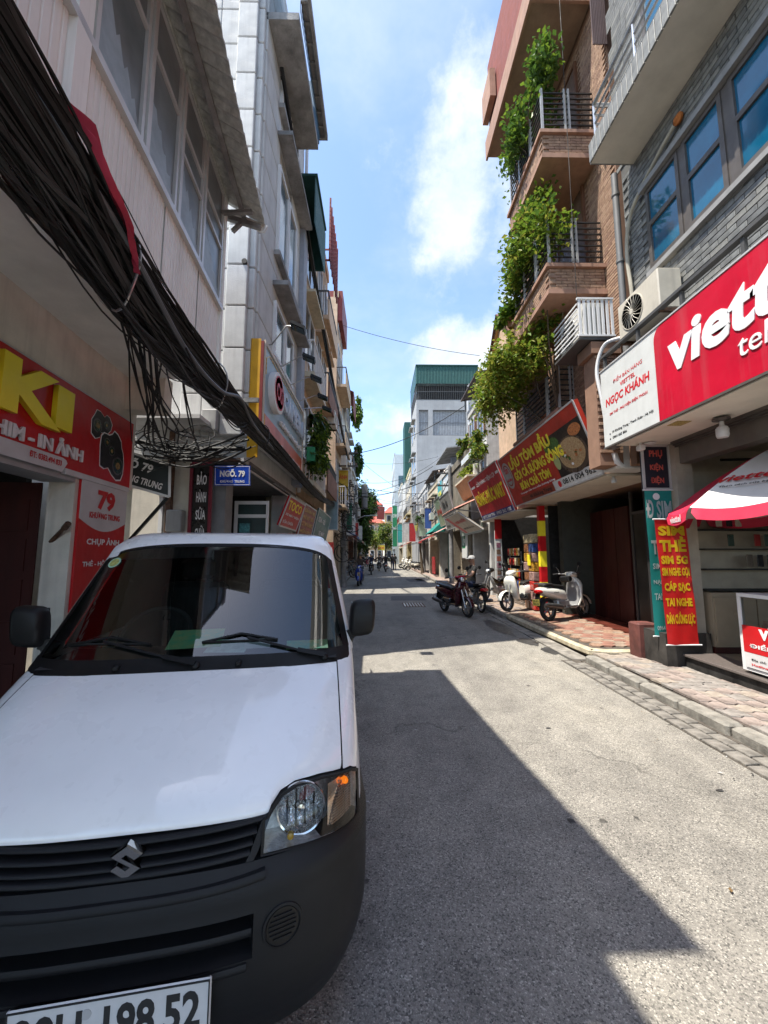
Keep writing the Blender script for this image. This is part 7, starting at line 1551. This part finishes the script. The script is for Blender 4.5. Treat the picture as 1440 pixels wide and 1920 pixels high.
y_ = mat('food_sign_yellow', (.85, .72, .05), .4)
rs['put']('LẨU TÔM BẦU', y_, .155, .67, .56, .27, bold=.05, off=.008); rs['put']('GỎI CÁ SƯƠNG SÔNG', y_, .17, .44, .62, .22, bold=.045, off=.008); rs['put']('BÚN CHẢ TÔM', y_, .20, .24, .40, .19, bold=.05, off=.008)
rs['put']('Fanpage: Lẩu tôm bầu Sương Sông', m_lettw, .16, .165, .46, .05, off=.008); rs['put']('0814 004 962', m_lettk, .68, .05, .28, .085, bold=.02, off=.008); rs['put']('40 Khương Trung', m_lettk, .27, .03, .28, .08, bold=.01, off=.008)
rs['disc'](m_lettr, .645, .085, .016, .05, .008)
for u, v, a, b_, mm, o in ((.845, .40, .125, .26, mat('bowl_rim', (.10, .07, .05), .3), .005), (.845, .42, .108, .215, mat('soup', (.50, .38, .22), .3, var=.4, scale=25, col2=(.30, .16, .07)), .007), (.70, .40, .028, .12, mat('gourd', (.42, .48, .22), .4), .006), (.73, .66, .05, .10, mat('herbs', (.08, .18, .04), .5, var=.5, scale=25), .005), (.93, .68, .05, .08, mat('prawn', (.55, .20, .07), .4, var=.4, scale=30), .005), (.66, .66, .03, .10, mat('lime_leaf', (.13, .26, .05), .5, var=.5, scale=30), .005)): rs['disc'](mm, u, v, a, b_, o, 'printed_food')
for k in range(16): 
    a = U(0, 6.28); r = U(.2, .85); rs['disc'](random.choice((MATS['herbs'], MATS['prawn'], m_lettw)), .845 + .1 * r * math.cos(a), .42 + .19 * r * math.sin(a), .010, .02, .009, 'printed_food', 9)
ms = tilt_sign('mart_sign', 'tilted red shop sign with yellow name and blue foot strip beyond the restaurant sign', (3.95, 14.6, 2.92), (3.95, 11.15, 2.92), (3.42, 11.2, 4.40), (3.42, 15.0, 4.48), mat('mart_red', (.62, .03, .035), .4, var=.2, scale=3, streak=.2), .08)
ms['patch'](mat('mart_blue', (.03, .04, .22), .4), .0, .0, 1, .12, 'blue_strip'); ms['put']('CỬA HÀNG TIỆN LỢI', m_lettw, .24, .74, .62, .13, bold=.02, off=.006); ms['put']('HOÀNG PHÚC MART', m_letty, .05, .33, .90, .34, bold=.04, off=.006); ms['put']('0972 868 396 - 0983 262 183', m_lettw, .06, .03, .88, .07, bold=.02, off=.008)
ms['patch'](m_lettw, .03, .78, .18, .83, 'white_dash', .006); ms['patch'](m_lettw, .90, .78, .98, .83, 'white_dash', .006)
box('soffit', m_offw, gh, 3.98, 4.9, 11.0, 15.0, 2.90, 2.94)
us_ = tilt_sign('under_awning_sign', 'white and red sign board lying tilted under the small tiled awning', (4.02, 17.9, 2.62), (4.02, 14.9, 2.62), (3.10, 15.1, 3.30), (3.10, 18.2, 3.36), mat('cream_sign', (.50, .44, .36), .5, var=.15, streak=.2), .05)
us_['patch'](m_bred, 0, .0, .18, 1, 'red_end'); us_['put']('PHONG NGUYỄN', m_lettr, .24, .55, .6, .22, bold=.02, off=.006); us_['put']('SIM SỐ ĐẸP - SỬA CHỮA', m_lettk, .24, .18, .6, .14, bold=.01, off=.006)
b = MB()
for k in range(9): y = 15.0 + k * .36; b.loft([[(3.9 - .95 * s, y + dy, 3.85 - .42 * s + .05 * math.sin(math.pi * dy / .36)) for dy in frange(0, .36, 4)] for s in (0, .5, 1)], closed=False)
ta = thing('tiled_awning', 'small pinkish tiled awning beyond the mart sign', 'awning', (3.9, 16, 3.6)); b.build('roof_tile', mat('pink_tile', (.42, .20, .15), .8, var=.3, streak=.2), ta); MB().beam((3.0, 15.0, 3.40), (3.0, 18.2, 3.40), .05, .05).beam((3.0, 15, 3.4), (3.95, 15, 3.3), .04, .04).build('frame', m_iron, ta)
# mart front: posts, snack racks
mp = thing('mart_post', 'red and yellow striped post at the mart entrance', 'post', (4.32, 10.25, .14)); 
for k in range(7): box('stripe', m_letty if k % 2 else m_bred, mp, 4.24, 4.40, 10.2, 10.34, .14 + k * .40, .14 + (k + 1) * .40 - .001)
pp = thing('picture_post', 'white post of goods pictures at the far side of the mart', 'post', (4.2, 13.75, .12)); box('board', m_vwh, pp, 4.10, 4.34, 13.7, 13.76, .12, 2.5); box('header', m_bred, pp, 4.10, 4.34, 13.69, 13.70, 2.2, 2.9)
for k in range(8): MB().bbox(4.15, 4.29, 13.69, 13.699, .25 + k * .235, .42 + k * .235, .002).build('picture', mat('goods_picture_%d' % (k % 3), (.2 + .1 * (k % 3), .12, .08 + .1 * (k % 2)), .5, var=.6, scale=30), pp)
box('shop_side', m_dark, gh, 4.7, 8, 10.66, 10.7, .1, 3); box('shop_back', mat('mart_back', (.16, .03, .025), .7, var=.4, scale=2), gh, 6.4, 6.5, 10.7, 13.8, .1, 3); box('shop_side', m_dark, gh, 4.3, 8, 14.0, 14.1, .1, 3)
rk = thing('snack_rack', 'rack of bright snack packets in front of the mart', 'rack', (4.4, 12.4, .14)); b = MB()
for y in (11.9, 12.9): b.cyl((4.35, y, .14), (4.35, y, 1.75), .015, n=6)
for z in (.5, .85, 1.2, 1.55): b.cyl((4.35, 11.9, z), (4.35, 12.9, z), .012, n=6)
b.build('rail', m_steel, rk); pc = [mat('packet_%d' % k, c, .3, var=.5, scale=18, spots=.5, spotcol=(.6, .6, .5, 1)) for k, c in enumerate(((.55, .28, .03), (.5, .03, .02), (.6, .5, .3), (.05, .10, .3), (.55, .42, .05), (.3, .12, .05)))]
for z in (.30, .62, .98, 1.32, 1.62):
    for k in range(7): MB().loft([[(4.26 + dx, 11.86 + k * .155 + dy, z + dz) for dx, dy in ((0, -.06), (-.03 * s, 0), (0, .06), (.03 * s, 0))] for dz, s in ((0, .2), (.06, 1), (.17, 1), (.23, .2))], True, True).build('packet', pc[random.randrange(3) if z > .9 else random.randrange(6)], rk, smooth=True)
dk = thing('goods_tower', 'wrapped stack of drinks and goods beside the striped post', 'goods', (4.35, 10.9, .14))
for k in range(8):
    for j in range(2): MB().bbox(4.20 + U(-.02, .02), 4.46, 10.65 + j * .34, 10.97 + j * .34, .15 + k * .26, .40 + k * .26, .02).build('carton', random.choice(pc + [mat('pink_wrap', (.4, .25, .22), .2, var=.4, scale=12)] * 4), dk)
MB().bbox(4.17, 4.19, 10.75, 10.95, 1.35, 1.65, .004).build('yellow_price_card', m_letty, dk)
# plants on the brick balconies
shrub('grey-green shrub filling the highest brick balcony', (3.2, 7.4, 9.62), (3.18, 7.4, 10.75), (.50, 1.15, 1.05), 2500, .12, (1, 2, 1), 16, 'balcony_shrub')
shrub('bright green shrub on the middle brick balcony', (3.3, 7.3, 6.9), (3.13, 7.3, 7.95), (.54, 1.15, .95), 4000, .12, (2, 2, 3, 1), 20, 'balcony_shrub')
shrub('small spiky plant at the far corner of the middle balcony', (3.1, 8.5, 6.9), (3.0, 8.55, 7.3), (.22, .3, .35), 420, .2, (1, 2), 6, 'balcony_shrub')
lt = shrub('loose yellow-green tree spilling over the lowest brick balcony', (3.95, 8.8, 4.69), (3.22, 9.2, 6.0), (.66, 2.5, 1.0), 6000, .13, (2, 3, 3, 2), 34, 'balcony_tree', True, cat='tree')
foliage(lt, (3.35, 7.4, 6.5), (.36, .5, .5), 600, .11, (2, 3, 1), 12, 'upper_foliage', droop=.2); foliage(lt, (3.1, 11.9, 5.0), (.35, .8, .55), 900, .13, (2, 3, 1), 12, 'lower_foliage', droop=.5)
stems(lt, (3.85, 8.0, 4.69), [(3.2, 6.9, 6.4), (3.4, 6.7, 6.1), (3.1, 7.2, 5.9)], .03, 'limb')
wire('thin vertical cord hanging in front of the upper brick balconies', (3.45, 6.3, 13), (3.45, 6.3, 5.9), 0, .006, None, name='vertical_wire')

# ================================================================== houses farther along on the right
m_oldc = mat('old_mossy_wall', (.24, .21, .17), .95, var=.5, scale=2.2, bump=.8, bscale=14, streak=.5, col2=(.12, .11, .08)); m_slate = mat('slate_roof', (.10, .08, .08), .85, var=.3)
r1 = house(1, 4.25, 14.9, 17.8, 8.0, m_wh, 'white house with grey pitched roof and brown shutters past the mart', [fl(4.2, h=1.3, n=2, cage=.3), fl(6.4, h=1.3, n=2, shutters=m_brn)], roofm=m_slate, trim=m_wh, shop='open')
box('balcony_ledge', m_vwh, r1, 3.85, 4.25, 14.9, 17.8, 5.75, 6.0)
aircon('white air conditioner on the white house past the mart', (3.95, 15.6, 5.0), (-1, 0, 0))
r2 = house(1, 4.15, 17.8, 22.5, 6.2, m_oldc, 'low old building with stained mossy upper wall behind the grey signs', [], base=3.4, shop='shutter', shopcol=mat('tan_shutter', (.32, .27, .20), .6, streak=.3), trim=m_oldc)
shrub('bushes growing on top of the old mossy wall', (4.3, 18.5, 6.5), (4.1, 18.6, 6.9), (.5, 1.2, .5), 900, .2, (1, 3), 10, 'wall_top_bush', False)
pb = thing('planter_balcony', 'peach planter balcony with bright plants beside the mart sign', 'balcony', (3.7, 16.4, 4.3)); MB().add([(3.55, 15.2, 4.75), (3.55, 17.6, 4.75), (3.85, 17.6, 4.1), (3.85, 15.2, 4.1), (4.3, 15.2, 4.75), (4.3, 17.6, 4.75), (4.3, 17.6, 4.1), (4.3, 15.2, 4.1)], [(3, 2, 1, 0), (0, 1, 5, 4), (3, 0, 4, 7), (1, 2, 6, 5), (2, 3, 7, 6)]).build('planter', mat('peach_planter', (.55, .36, .20), .85, streak=.3), pb); MB().box(3.5, 4.3, 15.15, 17.65, 4.75, 4.83).build('rim', m_cream, pb)
shrub('yellow-green plants in the peach planter', (3.8, 16.4, 4.83), (3.75, 16.4, 5.05), (.3, 1.2, .3), 1300, .14, (2, 3), 14, 'planter_plants', False)
r3 = house(1, 4.2, 22.5, 27, 6.6, m_vwh, 'plain white low house with a turquoise side sign', [], base=3.6, shop='shutter', shopcol=mat('teal_shutter', (.05, .22, .20), .6, streak=.3), trim=m_wh)
box('dark_upper_room', m_iron, r3, 4.3, 6.5, 22.6, 22.7, 6.6, 7.4); MB().add([(4.0, 22.4, 7.9), (4.0, 26.8, 7.9), (7, 26.8, 8.3), (7, 22.4, 8.3), (4.0, 22.4, 7.96), (4.0, 26.8, 7.96), (7, 26.8, 8.36), (7, 22.4, 8.36)], [(3, 2, 1, 0), (4, 5, 6, 7), (0, 1, 5, 4), (0, 4, 7, 3)]).build('roof', m_conc, r3); box('upper_wall', m_wh, r3, 5.4, 9, 23, 26.8, 6.6, 7.9)
r4 = house(1, 4.15, 27, 32, 6.6, m_cream, 'cream two-storey house with dark awning past the turquoise sign', [fl(4.4, h=1.4, n=3, shade=1)], roofm=m_slate)
r5_ = house(1, 4.1, 32, 39.8, 7.4, m_wh, 'white two-storey house next to the tall grey one', [fl(4.3, h=1.4, n=4), fl(6.0, h=1.0, n=4)])
# tall grey house facing the camera
tg2 = thing('tall_grey_house', 'tall grey rendered house with green tin top and barred openings facing the camera', 'building', (7, 43, 0))
GF = 40.0; m_tgr = mat('pale_grey_render', (.34, .35, .36), .9, var=.12, scale=.8, streak=.25, bump=.2)
box('wall', m_tgr, tg2, 4.0, 10.6, GF, 47, 0, 14.2); box('wall', m_tgr, tg2, 4.0, 10.6, GF, 47, 17.0, 18.1)
for x0, x1 in ((4.0, 4.25), (5.25, 5.75), (9.3, 10.6)): box('pier', m_tgr, tg2, x0, x1, GF + .002, 47, 14.2, 17.0)
box('top_storey_void', m_dark, tg2, 4.3, 10.5, GF + .6, 46.8, 18.1, 19.9)
for x0, x1 in ((4.25, 5.25), (5.75, 9.3)):
    box('backing', mat('pale_sheet', (.45, .47, .50), .7, var=.2, streak=.3), tg2, x0, x1, GF + .25, GF + .3, 14.2, 17.0); b = MB(); x = x0
    while x < x1: b.box(x, x + .025, GF + .02, GF + .045, 14.2, 17.0); x += .17
    for z in (14.2, 15.55, 16.95): b.box(x0, x1, GF + .01, GF + .05, z, z + .05)
    b.build('bars', m_iron, tg2)
b = MB(); x = 4.2
while x < 10.5: b.box(x, x + .03, GF, GF + .03, 18.1, 19.9); x += .2
for z in (18.1, 19.0, 19.85): b.box(4.1, 10.5, GF - .01, GF + .04, z, z + .05)
y = 40.2
while y < 47: b.box(4.02, 4.05, y, y + .03, 18.1, 19.9); y += .2
b.build('bars', m_iron, tg2)
b = MB(); x = 4.0
while x < 10.6: b.loft([[(x + dx, GF - .03 - o, z) for dx, o in ((0, 0), (.08, .05), (.16, 0))] for z in (19.9, 21.9)], closed=False); x += .16
b.box(3.95, 10.7, GF - .15, 47, 21.9, 22.0).box(3.97, 4.0, GF, 47, 19.9, 21.9); b.build('tin_top', m_grn, tg2)
for z in (5.5, 8.2, 10.9, 14.6): 
    for y in (41.2, 44): f = MB().box(3.94, 4.0, y, y + 1.6, z, z + .1).box(3.94, 4.0, y, y + .1, z + .1, z + 1.5).box(3.94, 4.0, y + 1.5, y + 1.6, z + .1, z + 1.5).box(3.94, 4.0, y, y + 1.6, z + 1.5, z + 1.6).build('window', m_alu, tg2); box('pane', m_pane_dk, f, 3.97, 3.99, y + .1, y + 1.5, z + .1, z + 1.5); box('sunshade', m_tgr, tg2, 3.6, 4.0, y - .15, y + 1.75, z + 1.7, z + 1.8)
box('drainpipe', m_white, tg2, 9.45, 9.55, GF - .1, GF, 6, 18)
r6 = house(1, 3.9, 47.1, 54, 12.0, m_cream, 'cream house with arched cornices just beyond the tall grey one', [fl(4.5, h=1.5, n=3, shade=1), fl(7.4, h=1.5, n=3, balcony=.5), fl(10, h=1.3, n=3)], trim=m_ply)
b = MB(); y = 54
while y < 57: b.loft([[(3.7 - o, y + dy, z) for dy, o in ((0, 0), (.12, .06), (.24, 0))] for z in (12, 20.5)], closed=False); y += .24
b.box(3.7, 6, 53.9, 54, 12, 20.5); t_ = thing('green_tin_tower', 'narrow green corrugated tower rising beyond the cream house', 'building', (4.5, 55.5, 0)); b.build('cladding', m_grn, t_); box('wall', m_wh, t_, 3.75, 8, 54.05, 60, 0, 12); 
r7 = house(1, 3.6, 60, 70, 12.5, m_wh, 'far white house with maroon awning on the right', [fl(4.5, h=1.5, n=4, shade=1), fl(7.4, h=1.5, n=4, balcony=.5, rail=m_mar), fl(10.2, h=1.5, n=4)], trim=m_cream)
r8 = house(1, 2.9, 70, 84, 20, mat('pale_blue_render', (.46, .52, .56), .9, var=.08, streak=.2), 'tall pale blue-grey block farthest on the right side', [fl(4.5, h=1.5, n=4), fl(8, h=1.5, n=4), fl(12, h=1.5, n=4), fl(16, h=1.5, n=4)])
box('side_window', m_pane_bl, r8, 3.6, 4.6, 69.95, 69.99, 14, 16)
# street end
def end_block(label, x0, x1, y, h, m, roof=None, fl_=3, win=m_pane_dk):
    t = thing('far_house', label, 'building', ((x0 + x1) / 2, y, 0)); box('wall', m, t, x0, x1, y, y + 8, 0, h)
    for k in range(int(h / 3.1)):
        n = max(2, int((x1 - x0) / 1.8))
        for i in range(n):
            a = x0 + (x1 - x0) * (i + .28) / n; b_ = x0 + (x1 - x0) * (i + .72) / n; z = 1.0 + k * 3.1
            f = MB().box(a - .1, b_ + .1, y - .08, y - .002, z - .1, z + 1.7).build('window', m_white, t); box('pane', win, f, a, b_, y - .10, y - .085, z, z + 1.6)
        box('balcony', m_cream, t, x0, x1, y - .6, y - .003, .35 + k * 3.1, .5 + k * 3.1)
    if roof: MB().add([(x0 - .4, y - .8, h), (x1 + .4, y - .8, h), (x1 + .4, y + 8.4, h), (x0 - .4, y + 8.4, h), ((x0 + x1) / 2 - .8, y + 4, h + 2.2), ((x0 + x1) / 2 + .8, y + 4, h + 2.2)], [(0, 1, 5, 4), (1, 2, 5), (2, 3, 4, 5), (3, 0, 4), (3, 2, 1, 0)]).build('roof', roof, t)
    return t
m_rtile = mat('red_roof_tile', (.42, .09, .06), .8, var=.2)
end_block('far house with red hipped roof closing the street, left of centre', -4.5, .8, 108, 15.5, m_cream, m_rtile); end_block('far peach house in front of the red roofed one', -2.5, 1.2, 98, 9.5, m_peach, m_rtile); end_block('far yellowish house closing the street on the right', 1.6, 6, 102, 12.5, m_ply, m_rtile)
end_block('far white block behind the trees on the left', -10, -4.7, 100, 14, m_wh, None); end_block('far grey block to the right of the bend', 6.2, 14, 104, 15, m_grayp, None)
# shop signs along the right, far
def rsign(name, label, y0, y1, z0, z1, m, words, x=3.85, tilt=.45, lm=None):
    t_ = tilt_sign(name, label, (x + tilt / 2, y1, z0), (x + tilt / 2, y0, z0), (x - tilt / 2, y0, z1), (x - tilt / 2, y1, z1), m, .08)
    for (s, u, v, w, h) in words: t_['put'](s, lm or m_lettk, u, v, w, h, bold=.03, off=.006)
    return t_
rsign('grey_shop_sign', 'weathered grey sign with faded dark letters under the mossy wall', 18.6, 21.6, 3.0, 4.75, mat('grey_sign', (.30, .29, .26), .7, var=.2, streak=.5), [('Vạn An', .15, .55, .5, .32), ('THUỐC NAM - BẤM HUYỆT', .12, .30, .76, .12), ('0912 626 262', .1, .07, .3, .07), ('KHƯƠNG TRUNG', .6, .07, .3, .07)], 3.6)
rsign('green_shop_sign', 'small white and green sign above the pink awning', 22.2, 24.4, 3.4, 5.0, mat('green_white_sign', (.45, .50, .42), .6, var=.3, col2=(.15, .30, .12)), [('MỸ PHẨM', .1, .4, .8, .3)], 3.7, lm=m_lettr)
rsign('yellow_orange_sign', 'grey, yellow and orange sign farther along the right', 34, 38, 3.2, 5.4, mat('grey_yellow_sign', (.30, .31, .28), .6, var=.2), [('BIA HƠI', .15, .3, .7, .3)], 3.5, lm=m_letty)
ts = tilt_sign('turquoise_sign', 'tall turquoise sign with yellow letters on the plain white house', (4.15, 27.0, 3.9), (4.15, 25.2, 3.9), (4.15, 25.2, 6.6), (4.15, 27.0, 6.6), mat('turquoise', (.05, .36, .38), .5, var=.2), .08)
ts['put']('SƠN', m_letty, .15, .60, .7, .16, bold=.04, off=.006); ts['put']('TÓC', m_letty, .15, .35, .7, .16, bold=.04, off=.006); ts['put']('NAM NỮ', m_lettw, .15, .15, .7, .08, bold=.03, off=.006)
b = MB(); b.add([(4.2, 24.6, 3.9), (3.35, 24.6, 3.1), (3.35, 28, 3.1), (4.2, 28, 3.9), (4.2, 24.6, 3.1), (4.2, 28, 3.1)], [(0, 1, 2, 3), (0, 4, 1), (3, 2, 5)]); tag(b.build('green_canvas_awning', mat('green_canvas', (.01, .20, .16), .7), loc=(3.8, 26, 3)), 'emerald canvas awning under the turquoise sign', 'awning')
b = MB(); 
for k in range(6): b.loft([[(4.0 - .7 * s, 22.3 + k * .36 + dy, 3.25 - .35 * s + .03 * math.sin(math.pi * dy / .36)) for dy in frange(0, .36, 3)] for s in (0, 1)], closed=False)
tag(b.build('pink_striped_awning', mat('pink_awning', (.50, .30, .27), .7, var=.3, scale=12), loc=(3.7, 23, 3)), 'small pink scalloped awning under the green and white sign', 'awning')
gs = tilt_sign('hanging_green_sign', 'tall narrow green hanging sign far down on the right', (2.35, 66, 3.0), (3.15, 66, 3.0), (3.15, 66, 10.0), (2.35, 66, 10.0), mat('deep_green_sign', (.02, .22, .10), .5), .1); gs['put']('CƠM', m_lettw, .15, .7, .7, .1, bold=.03); gs['put']('PHỞ', m_lettw, .15, .4, .7, .1, bold=.03)
ys = tilt_sign('small_yellow_sign', 'small bright yellow sign in the distance above the riders', (-.2, 70, 2.4), (1.1, 70, 2.4), (1.1, 70, 3.4), (-.2, 70, 3.4), mat('bright_yellow', (.75, .60, .08), .5), .1); ys['put']('BÚN BÒ', m_lettr, .1, .3, .8, .4, bold=.03)
rb = tilt_sign('dark_red_banner_far', 'dark red banner high over the far street', (-.4, 76, 8.6), (1.1, 76, 8.4), (1.2, 76, 11), (-.2, 76, 11.2), m_mar, .1)
gp = tilt_sign('green_phone_poster', 'green and white poster in the shopfront behind the man in black', (4.2, 19.6, 1.5), (4.2, 18.3, 1.5), (4.2, 18.3, 2.8), (4.2, 19.6, 2.8), mat('green_poster', (.02, .18, .07), .5), .03); gp['put']('ỐP', m_lettw, .1, .45, .4, .4, bold=.04); gp['patch'](m_vwh, .55, 0, 1, 1, 'white_half'); gp['patch'](m_vwh, .0, 0, .55, .35, 'white_half')
hs = rsign('pale_header_sign', 'pale green header sign above the green poster', 15.2, 19.0, 2.55, 3.0, mat('pale_green_sign', (.34, .40, .33), .6), [('CHĂM SÓC DA', .1, .25, .8, .5)], 4.0, .05)
rp = box('red_poster', mat('red_poster', (.40, .03, .03), .5, var=.5, scale=8), None, 3.95, 4.0, 27.6, 29, .3, 1.5); tag(rp, 'red poster board at the foot of the cream house wall', 'poster')
tree('bare pale trunk of a small street tree on the right pavement', (3.7, 33, .1), 5, (3.5, 33, 4.6), (.7, 1, .6), 260, .2, (1, 0), 6, (-.1, 0), .12, 'pavement_tree')
# ================================================================== clutter on the farther facades
for i, (sx, y, z, nm) in enumerate(((-1.72, 14.0, 6.6, 'beside the rust-red roof cage house'), (-1.75, 19.3, 6.3, 'just before the left utility pole'), (-1.72, 22.6, 6.2, 'under the maroon roof hood'), (-1.75, 25.0, 6.4, 'low on the cream house'),
        (-1.78, 30.0, 5.9, 'on the low tan house'), (-1.85, 36.0, 5.4, 'on the dingy white house'))):
    aircon('small air conditioner on the left facades, ' + nm, (sx, y, z), (1, 0, 0), .75, .5, .28)
for i, (x, y, z, nm) in enumerate(((3.85, 28.2, 4.4, 'on the cream two-storey house'), (3.85, 30.6, 4.3, 'beside the first one on the cream house'), (3.8, 34.0, 5.4, 'on the white two-storey house'), (3.6, 49, 6.4, 'beyond the tall grey house'))):
    aircon('small air conditioner on the right facades, ' + nm, (x, y, z), (-1, 0, 0), .75, .5, .28)
def blade(label, x0, x1, y, z0, z1, c):
    t = thing('blade_sign', label, 'sign', ((x0 + x1) / 2, y, z0)); MB().bbox(x0, x1, y - .06, y + .06, z0, z1, .01).build('panel', mat('blade_%.2f_%.2f_%.2f' % c, c, .5, var=.15, streak=.2), t)
    MB().box(x0 - .02, x1 + .02, y - .075, y - .061, z1 - .03, z1).box(x0 - .02, x1 + .02, y - .075, y - .061, z0, z0 + .03).box(x0 - .02, x0 + .01, y - .075, y - .061, z0 + .03, z1 - .03).box(x1 - .01, x1 + .02, y - .075, y - .061, z0 + .03, z1 - .03).build('frame', m_alu, t)
    MB().cyl((x0 if x0 > 0 else x1, y, z1 - .2), ((4.2 if x0 > 0 else -2.2), y, z1 - .2), .02).build('bracket', m_iron, t)
for a in (('narrow pale blue blade sign low on the left, past the teal sign', -2.05, -1.6, 15.2, 2.6, 4.2, (.25, .38, .45)), ('dark green blade sign on the left behind the utility pole', -2.0, -1.5, 22.0, 3.0, 4.6, (.02, .14, .08)),
          ('small red blade sign on the left near the second pole', -2.1, -1.6, 31.0, 3.0, 4.2, (.42, .03, .03)), ('white blade sign on the left beside the big tree', -2.2, -1.6, 37.5, 2.8, 4.4, (.6, .6, .58)), ('orange blade sign on the left beyond the big tree', -2.6, -1.8, 49, 3.0, 4.6, (.55, .22, .04)),
          ('blue blade sign high on the right past the turquoise one', 3.5, 4.0, 29.5, 3.6, 5.2, (.05, .12, .4)), ('pale green blade sign on the right white two-storey house', 3.4, 4.0, 33.0, 3.2, 4.8, (.35, .48, .36)), ('red blade sign on the right at the foot of the tall grey house', 3.2, 3.9, 41, 3.0, 5.0, (.45, .03, .03)),
          ('white blade sign on the right beyond the tall grey house', 3.0, 3.7, 48, 3.2, 5.6, (.6, .6, .58)), ('teal blade sign on the right before the green hanging sign', 2.8, 3.5, 58, 3.4, 6.2, (.04, .3, .3))): blade(*a)
def awn(label, side, X, y0, y1, z, c, d=.9, dz=.4):
    t = thing('canvas_awning', label, 'awning', (X, (y0 + y1) / 2, z)); n = max(4, int((y1 - y0) / .35)); w = (y1 - y0) / n; b = MB()
    ya = [y0 + w * k / 2 for k in range(2 * n + 1)]
    b.grid(lambda y, s: (X - side * d * s, y, z - dz * s + .02 * math.sin(math.pi * (y - y0) / w)), ya, [0, .5, 1]); b.grid(lambda y, s: (X - side * (d + .01), y, z - dz - .16 * s + .03 * s * abs(math.sin(math.pi * (y - y0) / w))), ya, [0, 1]); b.build('canvas', mat('awn_%.2f_%.2f_%.2f' % c, c, .7, var=.2, scale=6, streak=.2), t)
    MB().beam((X, y0, z - dz * .9), (X - side * d, y0, z - dz), .03, .03).beam((X, y1, z - dz * .9), (X - side * d, y1, z - dz), .03, .03).beam((X - side * d, y0, z - dz), (X - side * d, y1, z - dz), .03, .03).build('frame', m_iron, t)
for a in (('blue canvas awning on the left under the maroon hooded house', -1, -2.1, 21.7, 23.8, 3.1, (.05, .12, .32)), ('brown canvas awning on the left under the low tan house', -1, -2.15, 28.8, 33.5, 3.1, (.2, .1, .06)), ('green canvas awning on the left at the dingy white house', -1, -2.2, 34.5, 39, 3.1, (.03, .16, .08)),
          ('red canvas awning on the right under the cream two-storey house', 1, 4.15, 29.2, 31.8, 3.1, (.4, .04, .03)), ('grey canvas awning on the right under the white two-storey house', 1, 4.1, 32.5, 38.5, 3.1, (.2, .2, .21)), ('dark red canvas awning on the right beyond the tall grey house', 1, 3.9, 47.5, 53.5, 3.2, (.3, .03, .03))): awn(*a)
box('gap_gate', m_iron, None, -2.5, -2.42, 15.1, 18.3, .1, 2.3); tag(bpy.data.objects['gap_gate'], 'dark iron gate closing the added gap between the tan and peach houses', 'gate')
# drip stains, pipes and meter boxes on the grey house and the lane corner
for y, z0, z1 in ((6.55, 3.4, 11.2), (9.62, 3.3, 13)): pass
dpp = MB().cyl((-2.0, 9.66, 3.2), (-2.0, 9.66, 12.8), .045); tag(dpp.build('downpipe', m_white, loc=(-2.0, 9.66, 3.2)), 'white plastic downpipe between the grey and peach houses', 'pipe')
for k, (x, y, z) in enumerate(((-2.62, 5.93, 3.55), (-3.15, 6.08, 2.0))): tag(MB().bbox(x - .12, x + .12, y - .09, y + .05, z, z + .34, .015).build('meter_box', mat('meter_grey', g(.3), .6, streak=.3), loc=(x, y, z)), ('grey meter box above the upright black sign' if k == 0 else 'grey meter box half hidden by the van roof at the lane'), 'meter box')
# leaf litter, paper scraps and cigarette ends along the gutter
lt_ = MB()
for k in range(260):
    x = random.choice((U(2.75, 3.12), U(2.2, 3.1), U(3.4, 4.1), U(-.1, 3.0))); y = U(1.6, 14); z = .012 if x < 3.12 else .145; s = U(.006, .022); a = U(0, 3.1)
    lt_.cm = random.randrange(3); lt_.add([(x + math.cos(a) * s, y + math.sin(a) * s, z), (x - math.sin(a) * s * .5, y + math.cos(a) * s * .5, z + .002), (x - math.cos(a) * s, y - math.sin(a) * s, z + .001), (x + math.sin(a) * s * .5, y - math.cos(a) * s * .5, z)], [(0, 1, 2, 3)])
tag(lt_.build('leaf_litter', [mat('dry_leaf', (.16, .10, .04), .8), mat('dark_scrap', g(.04), .8), mat('pale_scrap', g(.45), .8)]), 'scattered dry leaves and scraps along the gutter', 'litter', kind='stuff')
